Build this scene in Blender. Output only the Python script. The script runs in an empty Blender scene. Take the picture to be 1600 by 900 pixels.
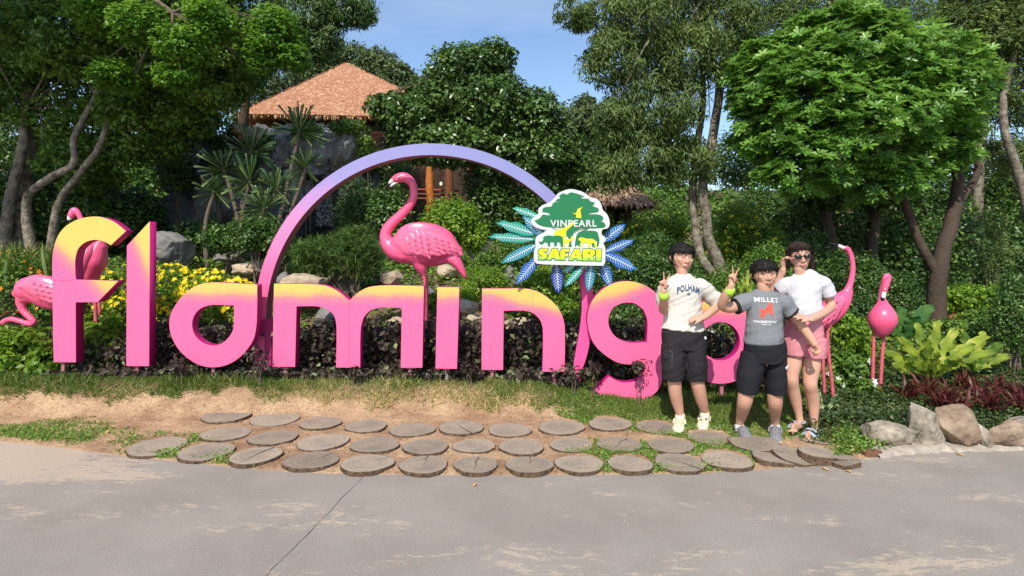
import bpy, bmesh, math, random
import numpy as np
from mathutils import Vector, Matrix
from mathutils.bvhtree import BVHTree
scene = bpy.context.scene
COL = scene.collection
random.seed(7)
# ------------------------------------------------------------------ camera, sky, sun
F = 900.0; HZ = 397.0; CH = 1.5            # focal length in photo px, horizon row, camera height
cd = bpy.data.cameras.new('camera'); cam = bpy.data.objects.new('camera', cd); COL.objects.link(cam)
cam.location = (0, 0, CH); cam.rotation_euler = (math.radians(90), 0, 0)
cd.sensor_width = 36; cd.lens = F/1600*36; cd.shift_y = -(450-HZ)/1600; cd.clip_end = 2000; cd.clip_start = .05
scene.camera = cam
EL, AZ = 45.0, 14.0
w = bpy.data.worlds.new('World'); scene.world = w; w.use_nodes = True
nt = w.node_tree; bg = nt.nodes['Background']
sky = nt.nodes.new('ShaderNodeTexSky'); sky.sky_type = 'NISHITA'; sky.sun_disc = False
sky.sun_elevation = math.radians(EL); sky.sun_rotation = math.radians(180+AZ)
sky.air_density = 1.0; sky.dust_density = .6; sky.ozone_density = 3.0
tcw = nt.nodes.new('ShaderNodeTexCoord'); mpw = nt.nodes.new('ShaderNodeMapping'); mpw.inputs['Scale'].default_value = (1.2, 1.2, 4.5); nzw = nt.nodes.new('ShaderNodeTexNoise'); nzw.inputs['Scale'].default_value = 1.6; nzw.inputs['Detail'].default_value = 7
nt.links.new(tcw.outputs['Generated'], mpw.inputs[0]); nt.links.new(mpw.outputs[0], nzw.inputs[0])
mrw = nt.nodes.new('ShaderNodeMapRange'); mrw.inputs[1].default_value = .50; mrw.inputs[2].default_value = .78; mrw.inputs[4].default_value = .22; nt.links.new(nzw.outputs[0], mrw.inputs[0])
mxw = nt.nodes.new('ShaderNodeMix'); mxw.data_type = 'RGBA'; mxw.inputs[7].default_value = (5.5, 6.0, 6.6, 1); nt.links.new(mrw.outputs[0], mxw.inputs[0]); nt.links.new(sky.outputs[0], mxw.inputs[6])
nt.links.new(mxw.outputs[2], bg.inputs[0]); bg.inputs[1].default_value = .15
sl = bpy.data.lights.new('sun', 'SUN'); sl.energy = 4.1; sl.angle = math.radians(.53); sl.color = (1, .93, .81)
so = bpy.data.objects.new('sun', sl); COL.objects.link(so)
sd = Vector((math.sin(math.radians(AZ))*math.cos(math.radians(EL)), math.cos(math.radians(AZ))*math.cos(math.radians(EL)), -math.sin(math.radians(EL))))
so.rotation_euler = sd.to_track_quat('-Z', 'Y').to_euler(); so.location = (-3, -10, 14)
scene.view_settings.view_transform = 'Standard'; scene.view_settings.look = 'None'
scene.view_settings.exposure = 0.38; scene.view_settings.gamma = 1
scene.render.engine = 'CYCLES'
try:
    scene.cycles.max_bounces = 6; scene.cycles.transparent_max_bounces = 6
except Exception: pass

# ------------------------------------------------------------------ helpers
def P(px, py, Y): return Vector(((px-800)*Y/F, Y, CH-(py-HZ)*Y/F))
def G(px, py, z=0.0):
    Y = (CH-z)*F/(py-HZ); return Vector(((px-800)*Y/F, Y, z))
def tag(o, label=None, cat=None, group=None, kind=None):
    if label: o['label'] = label
    if cat: o['category'] = cat
    if group: o['group'] = group
    if kind: o['kind'] = kind
    return o
def empty(name, loc, label=None, cat=None, group=None, kind=None):
    o = bpy.data.objects.new(name, None); COL.objects.link(o); o.location = loc
    o.empty_display_size = .1
    return tag(o, label, cat, group, kind)
def link(name, me, root=None, origin=None, kind=None):
    """me is in world coordinates; put under root or give its own origin"""
    o = bpy.data.objects.new(name, me); COL.objects.link(o)
    if root is not None:
        r = Vector((0, 0, 0)); q = root
        while q is not None: r = r+q.location; q = q.parent
        me.transform(Matrix.Translation(-r)); o.parent = root
    elif origin is not None:
        me.transform(Matrix.Translation(-Vector(origin))); o.location = origin
    if kind: o['kind'] = kind
    return o
def npmesh(name, V, Fc, mat=None, rnd=None, smooth=False):
    V = np.asarray(V, dtype=np.float32).reshape(-1, 3)
    me = bpy.data.meshes.new(name)
    Fc = np.asarray(Fc, dtype=np.int32); n, k = Fc.shape
    me.vertices.add(len(V)); me.vertices.foreach_set('co', V.ravel())
    me.loops.add(n*k); me.loops.foreach_set('vertex_index', Fc.ravel())
    me.polygons.add(n); me.polygons.foreach_set('loop_start', np.arange(0, n*k, k, dtype=np.int32))
    me.polygons.foreach_set('loop_total', np.full(n, k, dtype=np.int32))
    if rnd is not None:
        a = me.attributes.new('rnd', 'FLOAT', 'POINT'); a.data.foreach_set('value', np.asarray(rnd, dtype=np.float32))
    me.update(calc_edges=True); me.validate()
    if mat: me.materials.append(mat)
    if smooth: me.polygons.foreach_set('use_smooth', np.ones(n, dtype=bool))
    return me
class MB:
    def __init__(s): s.v = []; s.f = []; s.m = []; s.mats = []; s.sm = []
    def mi(s, mat):
        if mat not in s.mats: s.mats.append(mat)
        return s.mats.index(mat)
    def add(s, V, Fs, mat, smooth=True):
        b = len(s.v); i = s.mi(mat); s.v += [tuple(x) for x in V]
        for f in Fs: s.f.append(tuple(b+j for j in f)); s.m.append(i); s.sm.append(smooth)
    def box(s, c, h, mat, rot=None):
        V = []
        for x in (-1, 1):
            for y in (-1, 1):
                for z in (-1, 1):
                    v = Vector((x*h[0], y*h[1], z*h[2]))
                    if rot is not None: v = rot @ v
                    V.append(Vector(c)+v)
        s.add(V, [(0, 1, 3, 2), (4, 6, 7, 5), (0, 4, 5, 1), (2, 3, 7, 6), (0, 2, 6, 4), (1, 5, 7, 3)], mat, False)
    def tube(s, pts, rad, mat, seg=10, cap=True, rb=None, up=(0, -1, 0)):
        V, Fs = tube_arr(pts, rad, seg, cap, rb, up); s.add(V, Fs, mat)
    def mesh(s, name):
        me = bpy.data.meshes.new(name); me.from_pydata(s.v, [], s.f)
        for m in s.mats: me.materials.append(m)
        me.polygons.foreach_set('material_index', s.m); me.polygons.foreach_set('use_smooth', s.sm)
        me.update(); return me
def tube_arr(pts, rad, seg=10, cap=True, rb=None, up=(0, -1, 0)):
    pts = [Vector(p) for p in pts]; n = len(pts); V = []; Fs = []
    if not hasattr(rad, '__len__'): rad = [rad]*n
    if rb is None: rb = rad
    up = Vector(up)
    def ring(c, t, a, b):
        s_ = t.cross(up)
        if s_.length < 1e-4: s_ = t.cross(Vector((.13, .2, 1)))
        s_.normalize(); u = s_.cross(t).normalized()
        for k in range(seg):
            th = 2*math.pi*k/seg
            V.append(c+u*(a*math.cos(th))+s_*(b*math.sin(th)))
    nr = 0
    for i in range(n):
        t = (pts[min(i+1, n-1)]-pts[max(i-1, 0)]).normalized()
        if cap and i == 0:
            for q in (.25, .7):
                a = math.sqrt(1-(1-q)**2); ring(pts[0]-t*min(rad[0], rb[0])*(1-q), t, rad[0]*a, rb[0]*a); nr += 1
        ring(pts[i], t, rad[i], rb[i]); nr += 1
        if cap and i == n-1:
            for q in (.7, .25):
                a = math.sqrt(1-(1-q)**2); ring(pts[-1]+t*min(rad[-1], rb[-1])*(1-q), t, rad[-1]*a, rb[-1]*a); nr += 1
    for r in range(nr-1):
        for k in range(seg):
            a = r*seg+k; b = r*seg+(k+1) % seg
            Fs.append((a, b, b+seg, a+seg))
    Fs.append(tuple(range(seg-1, -1, -1))); Fs.append(tuple((nr-1)*seg+k for k in range(seg)))
    return V, Fs
def smoothpts(pts, n=5):
    """catmull-rom through 3d points (each may carry extra numbers)"""
    A = [np.array(p, dtype=float) for p in pts]; out = []
    for i in range(len(A)-1):
        p0 = A[max(i-1, 0)]; p1 = A[i]; p2 = A[i+1]; p3 = A[min(i+2, len(A)-1)]
        for k in range(n):
            t = k/n
            out.append(.5*((2*p1)+(-p0+p2)*t+(2*p0-5*p1+4*p2-p3)*t*t+(-p0+3*p1-3*p2+p3)*t**3))
    out.append(A[-1]); return out
def stube(pr, n=5):
    """list of (Vector, r) or (Vector, ra, rb) -> smooth pts, ra, rb"""
    rows = smoothpts([tuple(p[0])+(p[1], p[2] if len(p) > 2 else p[1]) for p in pr], n)
    return [Vector(r[:3]) for r in rows], [max(r[3], 1e-4) for r in rows], [max(r[4], 1e-4) for r in rows]
_rs = np.random.RandomState(3); _K = _rs.normal(size=(24, 3)); _K /= np.linalg.norm(_K, axis=1)[:, None]; _PH = _rs.rand(24)*6.28
def fn(p, freq=1.0, oct=3, seed=0):
    p = np.asarray(p, dtype=float); out = np.zeros(p.shape[:-1]); amp = 1.; f = freq
    for o in range(oct):
        for i in range(5):
            k = _K[(o*5+i+seed*3) % 24]
            out += amp*np.sin((p@k)*f*(2.1+.37*i)+_PH[(i*3+o+seed) % 24]+1.7*np.sin((p@_K[(i+7+seed) % 24])*f*1.3))/5
        amp *= .5; f *= 2.03
    return out
def ss(a, b, x):
    t = np.clip((np.asarray(x, dtype=float)-a)/(b-a), 0, 1); return t*t*(3-2*t)
def remesh(V_F_list, voxel, smooth=3, name='body'):
    v = []; f = []
    for V, Fs in V_F_list:
        b = len(v); v += [tuple(x) for x in V]; f += [tuple(b+j for j in q) for q in Fs]
    me = bpy.data.meshes.new(name); me.from_pydata(v, [], f); me.update()
    bm = bmesh.new(); bm.from_mesh(me); bmesh.ops.recalc_face_normals(bm, faces=bm.faces); bm.to_mesh(me); bm.free()
    o = bpy.data.objects.new('tmp', me); COL.objects.link(o)
    m = o.modifiers.new('r', 'REMESH'); m.mode = 'VOXEL'; m.voxel_size = voxel
    if smooth:
        s = o.modifiers.new('s', 'SMOOTH'); s.factor = .5; s.iterations = smooth
    dg = bpy.context.evaluated_depsgraph_get(); r = bpy.data.meshes.new_from_object(o.evaluated_get(dg), depsgraph=dg)
    bpy.data.objects.remove(o); bpy.data.meshes.remove(me)
    r.materials.clear(); r.polygons.foreach_set('use_smooth', np.ones(len(r.polygons), dtype=bool)); r.name = name
    return r
def co(me):
    a = np.empty(len(me.vertices)*3, dtype=np.float32); me.vertices.foreach_get('co', a); return a.reshape(-1, 3)
def setco(me, a): me.vertices.foreach_set('co', np.asarray(a, dtype=np.float32).ravel()); me.update()
def normals(me):
    a = np.empty(len(me.vertices)*3, dtype=np.float32); me.vertices.foreach_get('normal', a); return a.reshape(-1, 3)
def bvh(me): return BVHTree.FromPolygons([v.co.copy() for v in me.vertices], [tuple(p.vertices) for p in me.polygons])
def curvepoly(pts, n=5, ang=33):
    """closed 2d polygon, corners kept, gentle turns rounded"""
    A = [np.array(p, dtype=float) for p in pts]; N = len(A); out = []
    d = [A[(i+1) % N]-A[i] for i in range(N)]; L = [np.linalg.norm(x)+1e-9 for x in d]
    corner = []
    T = []
    for i in range(N):
        a = d[i-1]/L[i-1]; b = d[i]/L[i]; c = math.degrees(math.acos(max(-1, min(1, float(a@b)))))
        corner.append(c > ang); t = a*L[i]+b*L[i-1]; T.append(t/(np.linalg.norm(t)+1e-9))
    for i in range(N):
        j = (i+1) % N; p1 = A[i]; p2 = A[j]; li = L[i]
        t1 = d[i]/li if corner[i] else T[i]; t2 = d[i]/li if corner[j] else T[j]
        m = min(li, 1.6*min(L[i-1], li), 1.6*L[j]) if not (corner[i] and corner[j]) else li
        if corner[i] and corner[j]: out.append(p1); continue
        for k in range(n):
            s = k/n; h1 = 2*s**3-3*s**2+1; h2 = s**3-2*s**2+s; h3 = -2*s**3+3*s**2; h4 = s**3-s**2
            if m < li*.99:
                # straight in the middle of a long edge: use short handles
                out.append(h1*p1+h2*t1*m+h3*p2+h4*t2*m)
            else: out.append(h1*p1+h2*t1*li+h3*p2+h4*t2*li)
    return out
def extrude2d(polys, Yc, depth, bevel=0.0, name='shape', tilt=None):
    """polys in (X,Z) world metres, front face at Yc, going back by depth"""
    cu = bpy.data.curves.new('c', 'CURVE'); cu.dimensions = '2D'; cu.fill_mode = 'BOTH'
    cu.extrude = max(depth/2-bevel, 0); cu.bevel_depth = bevel; cu.bevel_resolution = 1; cu.offset = -bevel
    for p in polys:
        s = cu.splines.new('POLY'); s.points.add(len(p)-1); s.use_cyclic_u = True
        for k, q in enumerate(p): s.points[k].co = (q[0], q[1], 0, 1)
    o = bpy.data.objects.new('c', cu); COL.objects.link(o); dg = bpy.context.evaluated_depsgraph_get()
    me = bpy.data.meshes.new_from_object(o.evaluated_get(dg), depsgraph=dg); bpy.data.objects.remove(o); bpy.data.curves.remove(cu)
    c = co(me); setco(me, np.stack([c[:, 0], Yc+depth/2-c[:, 2], c[:, 1]], 1)); me.name = name; me.materials.clear()
    return me
def assign_fs(me, front, side):
    me.materials.append(front); me.materials.append(side)
    for p in me.polygons: p.material_index = 0 if abs(p.normal.y) > .9 else 1
def pxpoly(pts, Y): return [((p[0]-800)*Y/F, CH-(p[1]-HZ)*Y/F) for p in pts]
def zm(pts, x0, y0, s): return [(x0+p[0]/s, y0+p[1]/s) for p in pts]
def text_mesh(body, size=1., offset=0., spacing=1., shear=0.):
    cu = bpy.data.curves.new('t', 'FONT'); cu.body = body; cu.size = size; cu.offset = offset; cu.space_character = spacing; cu.shear = shear
    cu.align_x = 'CENTER'; cu.align_y = 'CENTER'; cu.resolution_u = 3
    o = bpy.data.objects.new('t', cu); COL.objects.link(o); dg = bpy.context.evaluated_depsgraph_get()
    me = bpy.data.meshes.new_from_object(o.evaluated_get(dg), depsgraph=dg); bpy.data.objects.remove(o); me.materials.clear()
    return me
def fit_text(me, x0, x1, z0, z1, Y):
    c = co(me); a = c.min(0); b = c.max(0)
    x = x0+(c[:, 0]-a[0])/(b[0]-a[0])*(x1-x0); z = z0+(c[:, 1]-a[1])/(b[1]-a[1])*(z1-z0)
    setco(me, np.stack([x, np.full_like(x, Y), z], 1)); return me

# ------------------------------------------------------------------ materials
def mat(name, col, rough=.6, spec=.4, metal=0, noise=None, bump=None, coat=0):
    """noise=(scale, amount, col2)  bump=(scale, strength)"""
    m = bpy.data.materials.new(name); m.use_nodes = True; t = m.node_tree; b = t.nodes['Principled BSDF']
    b.inputs['Base Color'].default_value = (*col, 1); b.inputs['Roughness'].default_value = rough
    b.inputs['Specular IOR Level'].default_value = spec; b.inputs['Metallic'].default_value = metal
    b.inputs['Coat Weight'].default_value = coat
    tc = t.nodes.new('ShaderNodeTexCoord')
    if noise:
        n = t.nodes.new('ShaderNodeTexNoise'); n.inputs['Scale'].default_value = noise[0]; n.inputs['Detail'].default_value = 8; n.inputs['Roughness'].default_value = .65
        r = t.nodes.new('ShaderNodeMapRange'); r.inputs[1].default_value = .35; r.inputs[2].default_value = .65; r.inputs[4].default_value = noise[1]
        mx = t.nodes.new('ShaderNodeMix'); mx.data_type = 'RGBA'; mx.inputs[6].default_value = (*col, 1); mx.inputs[7].default_value = (*noise[2], 1)
        t.links.new(tc.outputs['Object'], n.inputs[0]); t.links.new(n.outputs[0], r.inputs[0]); t.links.new(r.outputs[0], mx.inputs[0]); t.links.new(mx.outputs[2], b.inputs['Base Color'])
    if bump:
        n2 = t.nodes.new('ShaderNodeTexNoise'); n2.inputs['Scale'].default_value = bump[0]; n2.inputs['Detail'].default_value = 6
        bp = t.nodes.new('ShaderNodeBump'); bp.inputs['Strength'].default_value = bump[1]; bp.inputs['Distance'].default_value = .02
        t.links.new(tc.outputs['Object'], n2.inputs[0]); t.links.new(n2.outputs[0], bp.inputs['Height']); t.links.new(bp.outputs[0], b.inputs['Normal'])
    return m
def leafmat(name, c1, c2, c3=None, rough=.45, trans=.3, spec=.35):
    """colour varies leaf by leaf through the rnd attribute"""
    m = bpy.data.materials.new(name); m.use_nodes = True; t = m.node_tree; b = t.nodes['Principled BSDF']; out = t.nodes['Material Output']
    at = t.nodes.new('ShaderNodeAttribute'); at.attribute_name = 'rnd'
    cr = t.nodes.new('ShaderNodeValToRGB'); e = cr.color_ramp.elements
    e[0].color = (*c1, 1); e[1].color = (*c2, 1); e[0].position = .1; e[1].position = .85
    if c3: k = e.new(.97); k.color = (*c3, 1)
    t.links.new(at.outputs['Fac'], cr.inputs[0]); t.links.new(cr.outputs[0], b.inputs['Base Color'])
    b.inputs['Roughness'].default_value = rough; b.inputs['Specular IOR Level'].default_value = spec
    tr = t.nodes.new('ShaderNodeBsdfTranslucent'); hs = t.nodes.new('ShaderNodeHueSaturation'); hs.inputs['Value'].default_value = 1.5; hs.inputs['Hue'].default_value = .485
    t.links.new(cr.outputs[0], hs.inputs['Color']); t.links.new(hs.outputs[0], tr.inputs[0])
    mx = t.nodes.new('ShaderNodeMixShader'); mx.inputs[0].default_value = trans
    t.links.new(b.outputs[0], mx.inputs[1]); t.links.new(tr.outputs[0], mx.inputs[2]); t.links.new(mx.outputs[0], out.inputs[0])
    return m
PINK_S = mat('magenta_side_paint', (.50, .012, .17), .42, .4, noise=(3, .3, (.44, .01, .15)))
M_WHITE = mat('white_paint', (.62, .62, .60), .45)
BARK = mat('bark_grey', (.17, .135, .10), .9, .2, noise=(6, .8, (.09, .07, .05)), bump=(18, .9))
BARKL = mat('bark_pale', (.30, .26, .205), .9, .2, noise=(9, 1., (.075, .058, .042)), bump=(22, 1.))
BARKD = mat('bark_dark', (.085, .062, .046), .9, .2, noise=(5, .7, (.04, .03, .023)), bump=(18, .9))
ROCKG = mat('rock_grey', (.22, .21, .195), .9, .2, noise=(2.6, .8, (.10, .10, .095)), bump=(5, .9))
ROCKT = mat('rock_tan', (.50, .415, .30), .9, .2, noise=(3.5, .9, (.25, .17, .11)), bump=(7, .9))
ROCKC = mat('rock_kerb_grey', (.42, .37, .29), .9, .2, noise=(9, 1., (.13, .11, .08)), bump=(22, 1.))
ROCKR = mat('rock_kerb_red', (.36, .27, .195), .9, .2, noise=(7, 1., (.16, .105, .075)), bump=(22, 1.))
MORTAR = mat('mortar', (.44, .39, .33), .95, .2, noise=(14, .9, (.24, .20, .16)), bump=(30, .8))

# ------------------------------------------------------------------ instanced small geometry
LEAF = (np.array([(0, 0, 0), (.45, .30, .10), (1, 0, -.06), (.45, -.30, .10)]), [(0, 1, 2), (0, 2, 3)])
NARROW = (np.array([(0, 0, 0), (.4, .13, .05), (1, 0, -.12), (.4, -.13, .05)]), [(0, 1, 2), (0, 2, 3)])
OBOV = (np.array([(0, 0, 0), (.55, .17, .05), (.86, .15, .0), (1, 0, -.06), (.86, -.15, .0), (.55, -.17, .05)]), [(0, 1, 2), (0, 2, 3), (0, 3, 4), (0, 4, 5)])
BLADE = (np.array([(0, .035, 0), (0, -.035, 0), (.6, .022, .12), (.6, -.022, .12), (1, 0, .02)]), [(0, 1, 3), (0, 3, 2), (2, 3, 4)])
def inst(T, pos, D, N, size, rnd=None, wid=None):
    """template along D (x), N (z)"""
    TV, TF = T; n = len(pos)
    D = D/np.maximum(np.linalg.norm(D, axis=1, keepdims=True), 1e-6)
    S = np.cross(N, D); S /= np.maximum(np.linalg.norm(S, axis=1, keepdims=True), 1e-6); N2 = np.cross(D, S)
    size = np.broadcast_to(size, (n,)); wid = np.ones(n) if wid is None else wid
    V = pos[:, None, :]+size[:, None, None]*(TV[None, :, 0, None]*D[:, None, :]+TV[None, :, 1, None]*(S*wid[:, None])[:, None, :]+TV[None, :, 2, None]*N2[:, None, :])
    k = len(TV); Fc = (np.array(TF)[None]+(np.arange(n)*k)[:, None, None]).reshape(-1, 3)
    if rnd is None: rnd = np.random.rand(n)
    return V.reshape(-1, 3), Fc, np.repeat(rnd, k)
def join(arr):
    V = []; Fc = []; R = []; b = 0
    for v, f, r in arr:
        V.append(v); Fc.append(f+b); R.append(r); b += len(v)
    return np.concatenate(V), np.concatenate(Fc), np.concatenate(R)
def unit(n, rs):
    a = rs.normal(size=(n, 3)); return a/np.linalg.norm(a, axis=1)[:, None]
def cloud(blobs, n, size, seed, T=LEAF, clump=.28, up=.55, rosette=0, droop=0, spread=.8, flat=.7, perclump=60):
    """blobs: (center, (rx,ry,rz)); leaves gathered in clumps on and in each blob"""
    rs = np.random.RandomState(seed); vol = np.array([(b[1][0]*b[1][1]*b[1][2])**.667 for b in blobs]); vol /= vol.sum(); out = []
    for b, fr in zip(blobs, vol):
        nb = max(int(n*fr), 20); C = np.array(b[0]); R = np.array(b[1])
        nc = max(nb//perclump, 4)
        u = unit(nc, rs); rad = .45+.55*rs.rand(nc)**.5
        cc = C+u*R*rad[:, None]*(1-clump*.6)
        cr = clump*R.mean()*(.6+.8*rs.rand(nc)); tone = rs.rand(nc)
        idx = rs.randint(0, nc, nb)
        v = unit(nb, rs); v[:, 2] *= flat
        p = cc[idx]+v*(cr[idx]*(.35+.65*rs.rand(nb)**.4))[:, None]
        o = v*.5+u[idx]*.35; o[:, 2] += up; nrm = o+rs.normal(size=(nb, 3))*spread*.5
        nrm /= np.linalg.norm(nrm, axis=1)[:, None]
        t = np.clip(.62*tone[idx]+.38*rs.rand(nb), 0, 1)
        sz = size*(.65+.7*rs.rand(nb))
        if rosette:
            a0 = rs.rand(nb)*6.28; e1 = np.cross(nrm, unit(nb, rs)); e1 /= np.linalg.norm(e1, axis=1)[:, None]; e2 = np.cross(nrm, e1)
            for k in range(rosette):
                a = a0+6.283*k/rosette+rs.normal(size=nb)*.12
                d = e1*np.cos(a)[:, None]+e2*np.sin(a)[:, None]+nrm*(.25+.25*rs.rand(nb))[:, None]
                out.append(inst(T, p, d, nrm, sz*(.8+.35*rs.rand(nb)), np.clip(t+.08*rs.normal(size=nb), 0, 1)))
        else:
            d = np.cross(nrm, unit(nb, rs)); d /= np.linalg.norm(d, axis=1)[:, None]; d[:, 2] -= droop; d += v*.3
            out.append(inst(T, p, d, nrm, sz, t))
    return join(out)
def B(px, py, rx, ry, Y, dy=None):
    s = Y/F; return (P(px, py, Y), (rx*s, dy if dy else .5*(rx+ry)*s, ry*s))
def limb_mesh(limbs, m, seg=9):
    mb = MB()
    for l in limbs:
        p, ra, rb = stube(l, 4)
        jit = [Vector((random.uniform(-1, 1), random.uniform(-1, 1), 0))*r*.12 for r in ra]
        mb.tube([a+b for a, b in zip(p, jit)], ra, m, seg)
    return mb.mesh('trunk')
def twigs(blobs, start, r, n, seed):
    rs = random.Random(seed); out = []
    for k in range(n):
        b = rs.choice(blobs); c = Vector(b[0])+Vector([rs.uniform(-.75, .75)*b[1][i] for i in range(3)])
        s = rs.choice(start); mid = (s+c)/2+Vector((rs.uniform(-.2, .2), rs.uniform(-.2, .2), rs.uniform(0, .25)))*(c-s).length*.5
        out.append([(s, r), (mid, r*.6), (c, r*.18)])
    return out
def tree(name, label, limbs, bark, blobs, n, size, lm, seed, group=None, tw=10, twr=.03, cat='tree', base=None, **kw):
    base = base if base is not None else limbs[0][0][0]
    root = empty(name, base, label, cat, group)
    st = [Vector(l[-1][0]) for l in limbs]
    link('trunk', limb_mesh(limbs+twigs(blobs, st, twr, tw, seed), bark), root)
    V, Fc, R = cloud(blobs, n, size, seed, **kw)
    link('crown', npmesh('crown', V, Fc, lm, R), root)
    return root
def shrub(name, label, blobs, n, size, lm, seed, group=None, stem=BARK, cat='shrub', sr=1., **kw):
    c = blobs[0][0]; b0 = Vector((c[0], c[1], float(gz(c[0], c[1]))))
    root = empty(name, b0, label, cat, group)
    V, Fc, R = cloud(blobs, n, size, seed, **kw)
    link('foliage', npmesh('foliage', V, Fc, lm, R), root)
    rs = random.Random(seed); L = []
    for b in blobs:
        for k in range(3):
            e = Vector(b[0])+Vector([rs.uniform(-.5, .5)*b[1][i] for i in range(3)]); s = Vector((b[0][0]+rs.uniform(-.06, .06), b[0][1]+rs.uniform(-.06, .06), float(gz(b[0][0], b[0][1]))-.03))
            L.append([(s, .014*sr), ((s+e)/2+Vector((rs.uniform(-.05, .05), 0, 0)), .01*sr), (e, .004*sr)])
    link('stem', limb_mesh(L, stem, 6), root, kind='stuff')
    return root

# ------------------------------------------------------------------ ground
EDGE = [G(a, b) for a, b in [(0, 692), (100, 703), (210, 717), (300, 726), (400, 736), (470, 741), (600, 744), (800, 745), (960, 744), (1100, 742), (1180, 737), (1280, 729), (1350, 719), (1400, 709), (1480, 704), (1600, 702)]]
EX = np.array([-30, -8]+[e.x for e in EDGE]+[8, 30]); EY = np.array([9.5, 5.6]+[e.y for e in EDGE]+[4.7, 7.0])
def ye(x): return np.interp(x, EX, EY)
def gz0(x, y):
    x = np.asarray(x, dtype=float); y = np.asarray(y, dtype=float); e = ye(x)
    left = 1-ss(.2, 1.2, x-.06*(y-7))
    z = np.interp(x, [-5, -2, 0, .5, 1.2], [.25, .22, .19, .14, .05])*ss(5.22, 5.72, y)+left*(1.0*ss(6.5, 9.0, y)+.6*ss(9.5, 14, y))
    z += 9*ss(30, 70, y)+5*ss(60, 110, y)*ss(5, -25, x)
    return z-.055*(1-ss(e-.03, e+.03, y))+.014*ss(e, e+.12, y)
def gz(x, y): return gz0(x, y)
def build_ground():
    xs = np.concatenate([np.linspace(-160, -8, 24), np.linspace(-7.6, -4.6, 12), np.linspace(-4.5, 4.5, 360), np.linspace(4.6, 7.6, 12), np.linspace(8, 160, 24)])
    ys = np.concatenate([np.linspace(-60, 3.2, 12), np.linspace(3.4, 3.78, 4), np.linspace(3.8, 6.4, 150), np.linspace(6.5, 10, 30), np.linspace(10.5, 30, 30), np.linspace(33, 220, 34)])
    X, Y = np.meshgrid(xs, ys); Z = gz(X, Y); p = np.stack([X, Y, X*0], -1)
    soil = ss(0, .25, Y-ye(X))
    near = ss(9, 6, Y)
    Z = Z+soil*(.009*fn(p, 3.2, 3)+.0045*fn(p, 18, 2, 4))*near+(1-near)*.06*fn(p, .7, 2)
    Z = Z+.05*np.exp(-((Y-4.9)/.18)**2)*ss(.5, -3, X-.0)*soil*0
    V = np.stack([X, Y, Z], -1).reshape(-1, 3); nx = len(xs); ny = len(ys)
    i = np.arange(nx*ny).reshape(ny, nx); Fc = np.stack([i[:-1, :-1], i[:-1, 1:], i[1:, 1:], i[1:, :-1]], -1).reshape(-1, 4)
    # paint weight: bare soil near the path and trodden strip, darker earth further back
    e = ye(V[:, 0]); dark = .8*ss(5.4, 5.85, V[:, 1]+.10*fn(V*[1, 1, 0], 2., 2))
    m = bpy.data.materials.new('earth'); m.use_nodes = True; t = m.node_tree; b = t.nodes['Principled BSDF']; b.inputs['Roughness'].default_value = .95; b.inputs['Specular IOR Level'].default_value = .15
    at = t.nodes.new('ShaderNodeAttribute'); at.attribute_name = 'rnd'; tc = t.nodes.new('ShaderNodeTexCoord')
    n1 = t.nodes.new('ShaderNodeTexNoise'); n1.inputs['Scale'].default_value = 2.2; n1.inputs['Detail'].default_value = 9; n1.inputs['Roughness'].default_value = .7
    n2 = t.nodes.new('ShaderNodeTexNoise'); n2.inputs['Scale'].default_value = 45; n2.inputs['Detail'].default_value = 6; n2.inputs['Roughness'].default_value = .75
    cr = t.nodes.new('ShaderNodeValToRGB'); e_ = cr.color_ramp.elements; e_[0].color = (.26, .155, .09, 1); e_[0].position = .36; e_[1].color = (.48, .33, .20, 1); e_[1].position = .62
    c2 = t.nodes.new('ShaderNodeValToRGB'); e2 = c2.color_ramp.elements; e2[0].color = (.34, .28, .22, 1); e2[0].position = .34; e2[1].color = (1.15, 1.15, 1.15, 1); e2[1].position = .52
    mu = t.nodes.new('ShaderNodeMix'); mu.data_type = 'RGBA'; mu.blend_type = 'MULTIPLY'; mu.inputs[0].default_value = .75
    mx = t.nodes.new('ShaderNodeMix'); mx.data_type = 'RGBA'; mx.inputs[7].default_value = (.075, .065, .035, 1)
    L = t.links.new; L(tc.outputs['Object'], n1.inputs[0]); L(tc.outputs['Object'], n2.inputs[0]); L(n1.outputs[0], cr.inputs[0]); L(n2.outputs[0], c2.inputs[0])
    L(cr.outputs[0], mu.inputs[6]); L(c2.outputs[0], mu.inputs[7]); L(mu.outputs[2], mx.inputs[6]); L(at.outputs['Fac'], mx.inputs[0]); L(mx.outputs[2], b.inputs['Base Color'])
    bp = t.nodes.new('ShaderNodeBump'); bp.inputs['Strength'].default_value = .8; bp.inputs['Distance'].default_value = .012; L(n2.outputs[0], bp.inputs['Height']); L(bp.outputs[0], b.inputs['Normal'])
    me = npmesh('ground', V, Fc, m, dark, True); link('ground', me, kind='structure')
build_ground()

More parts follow.
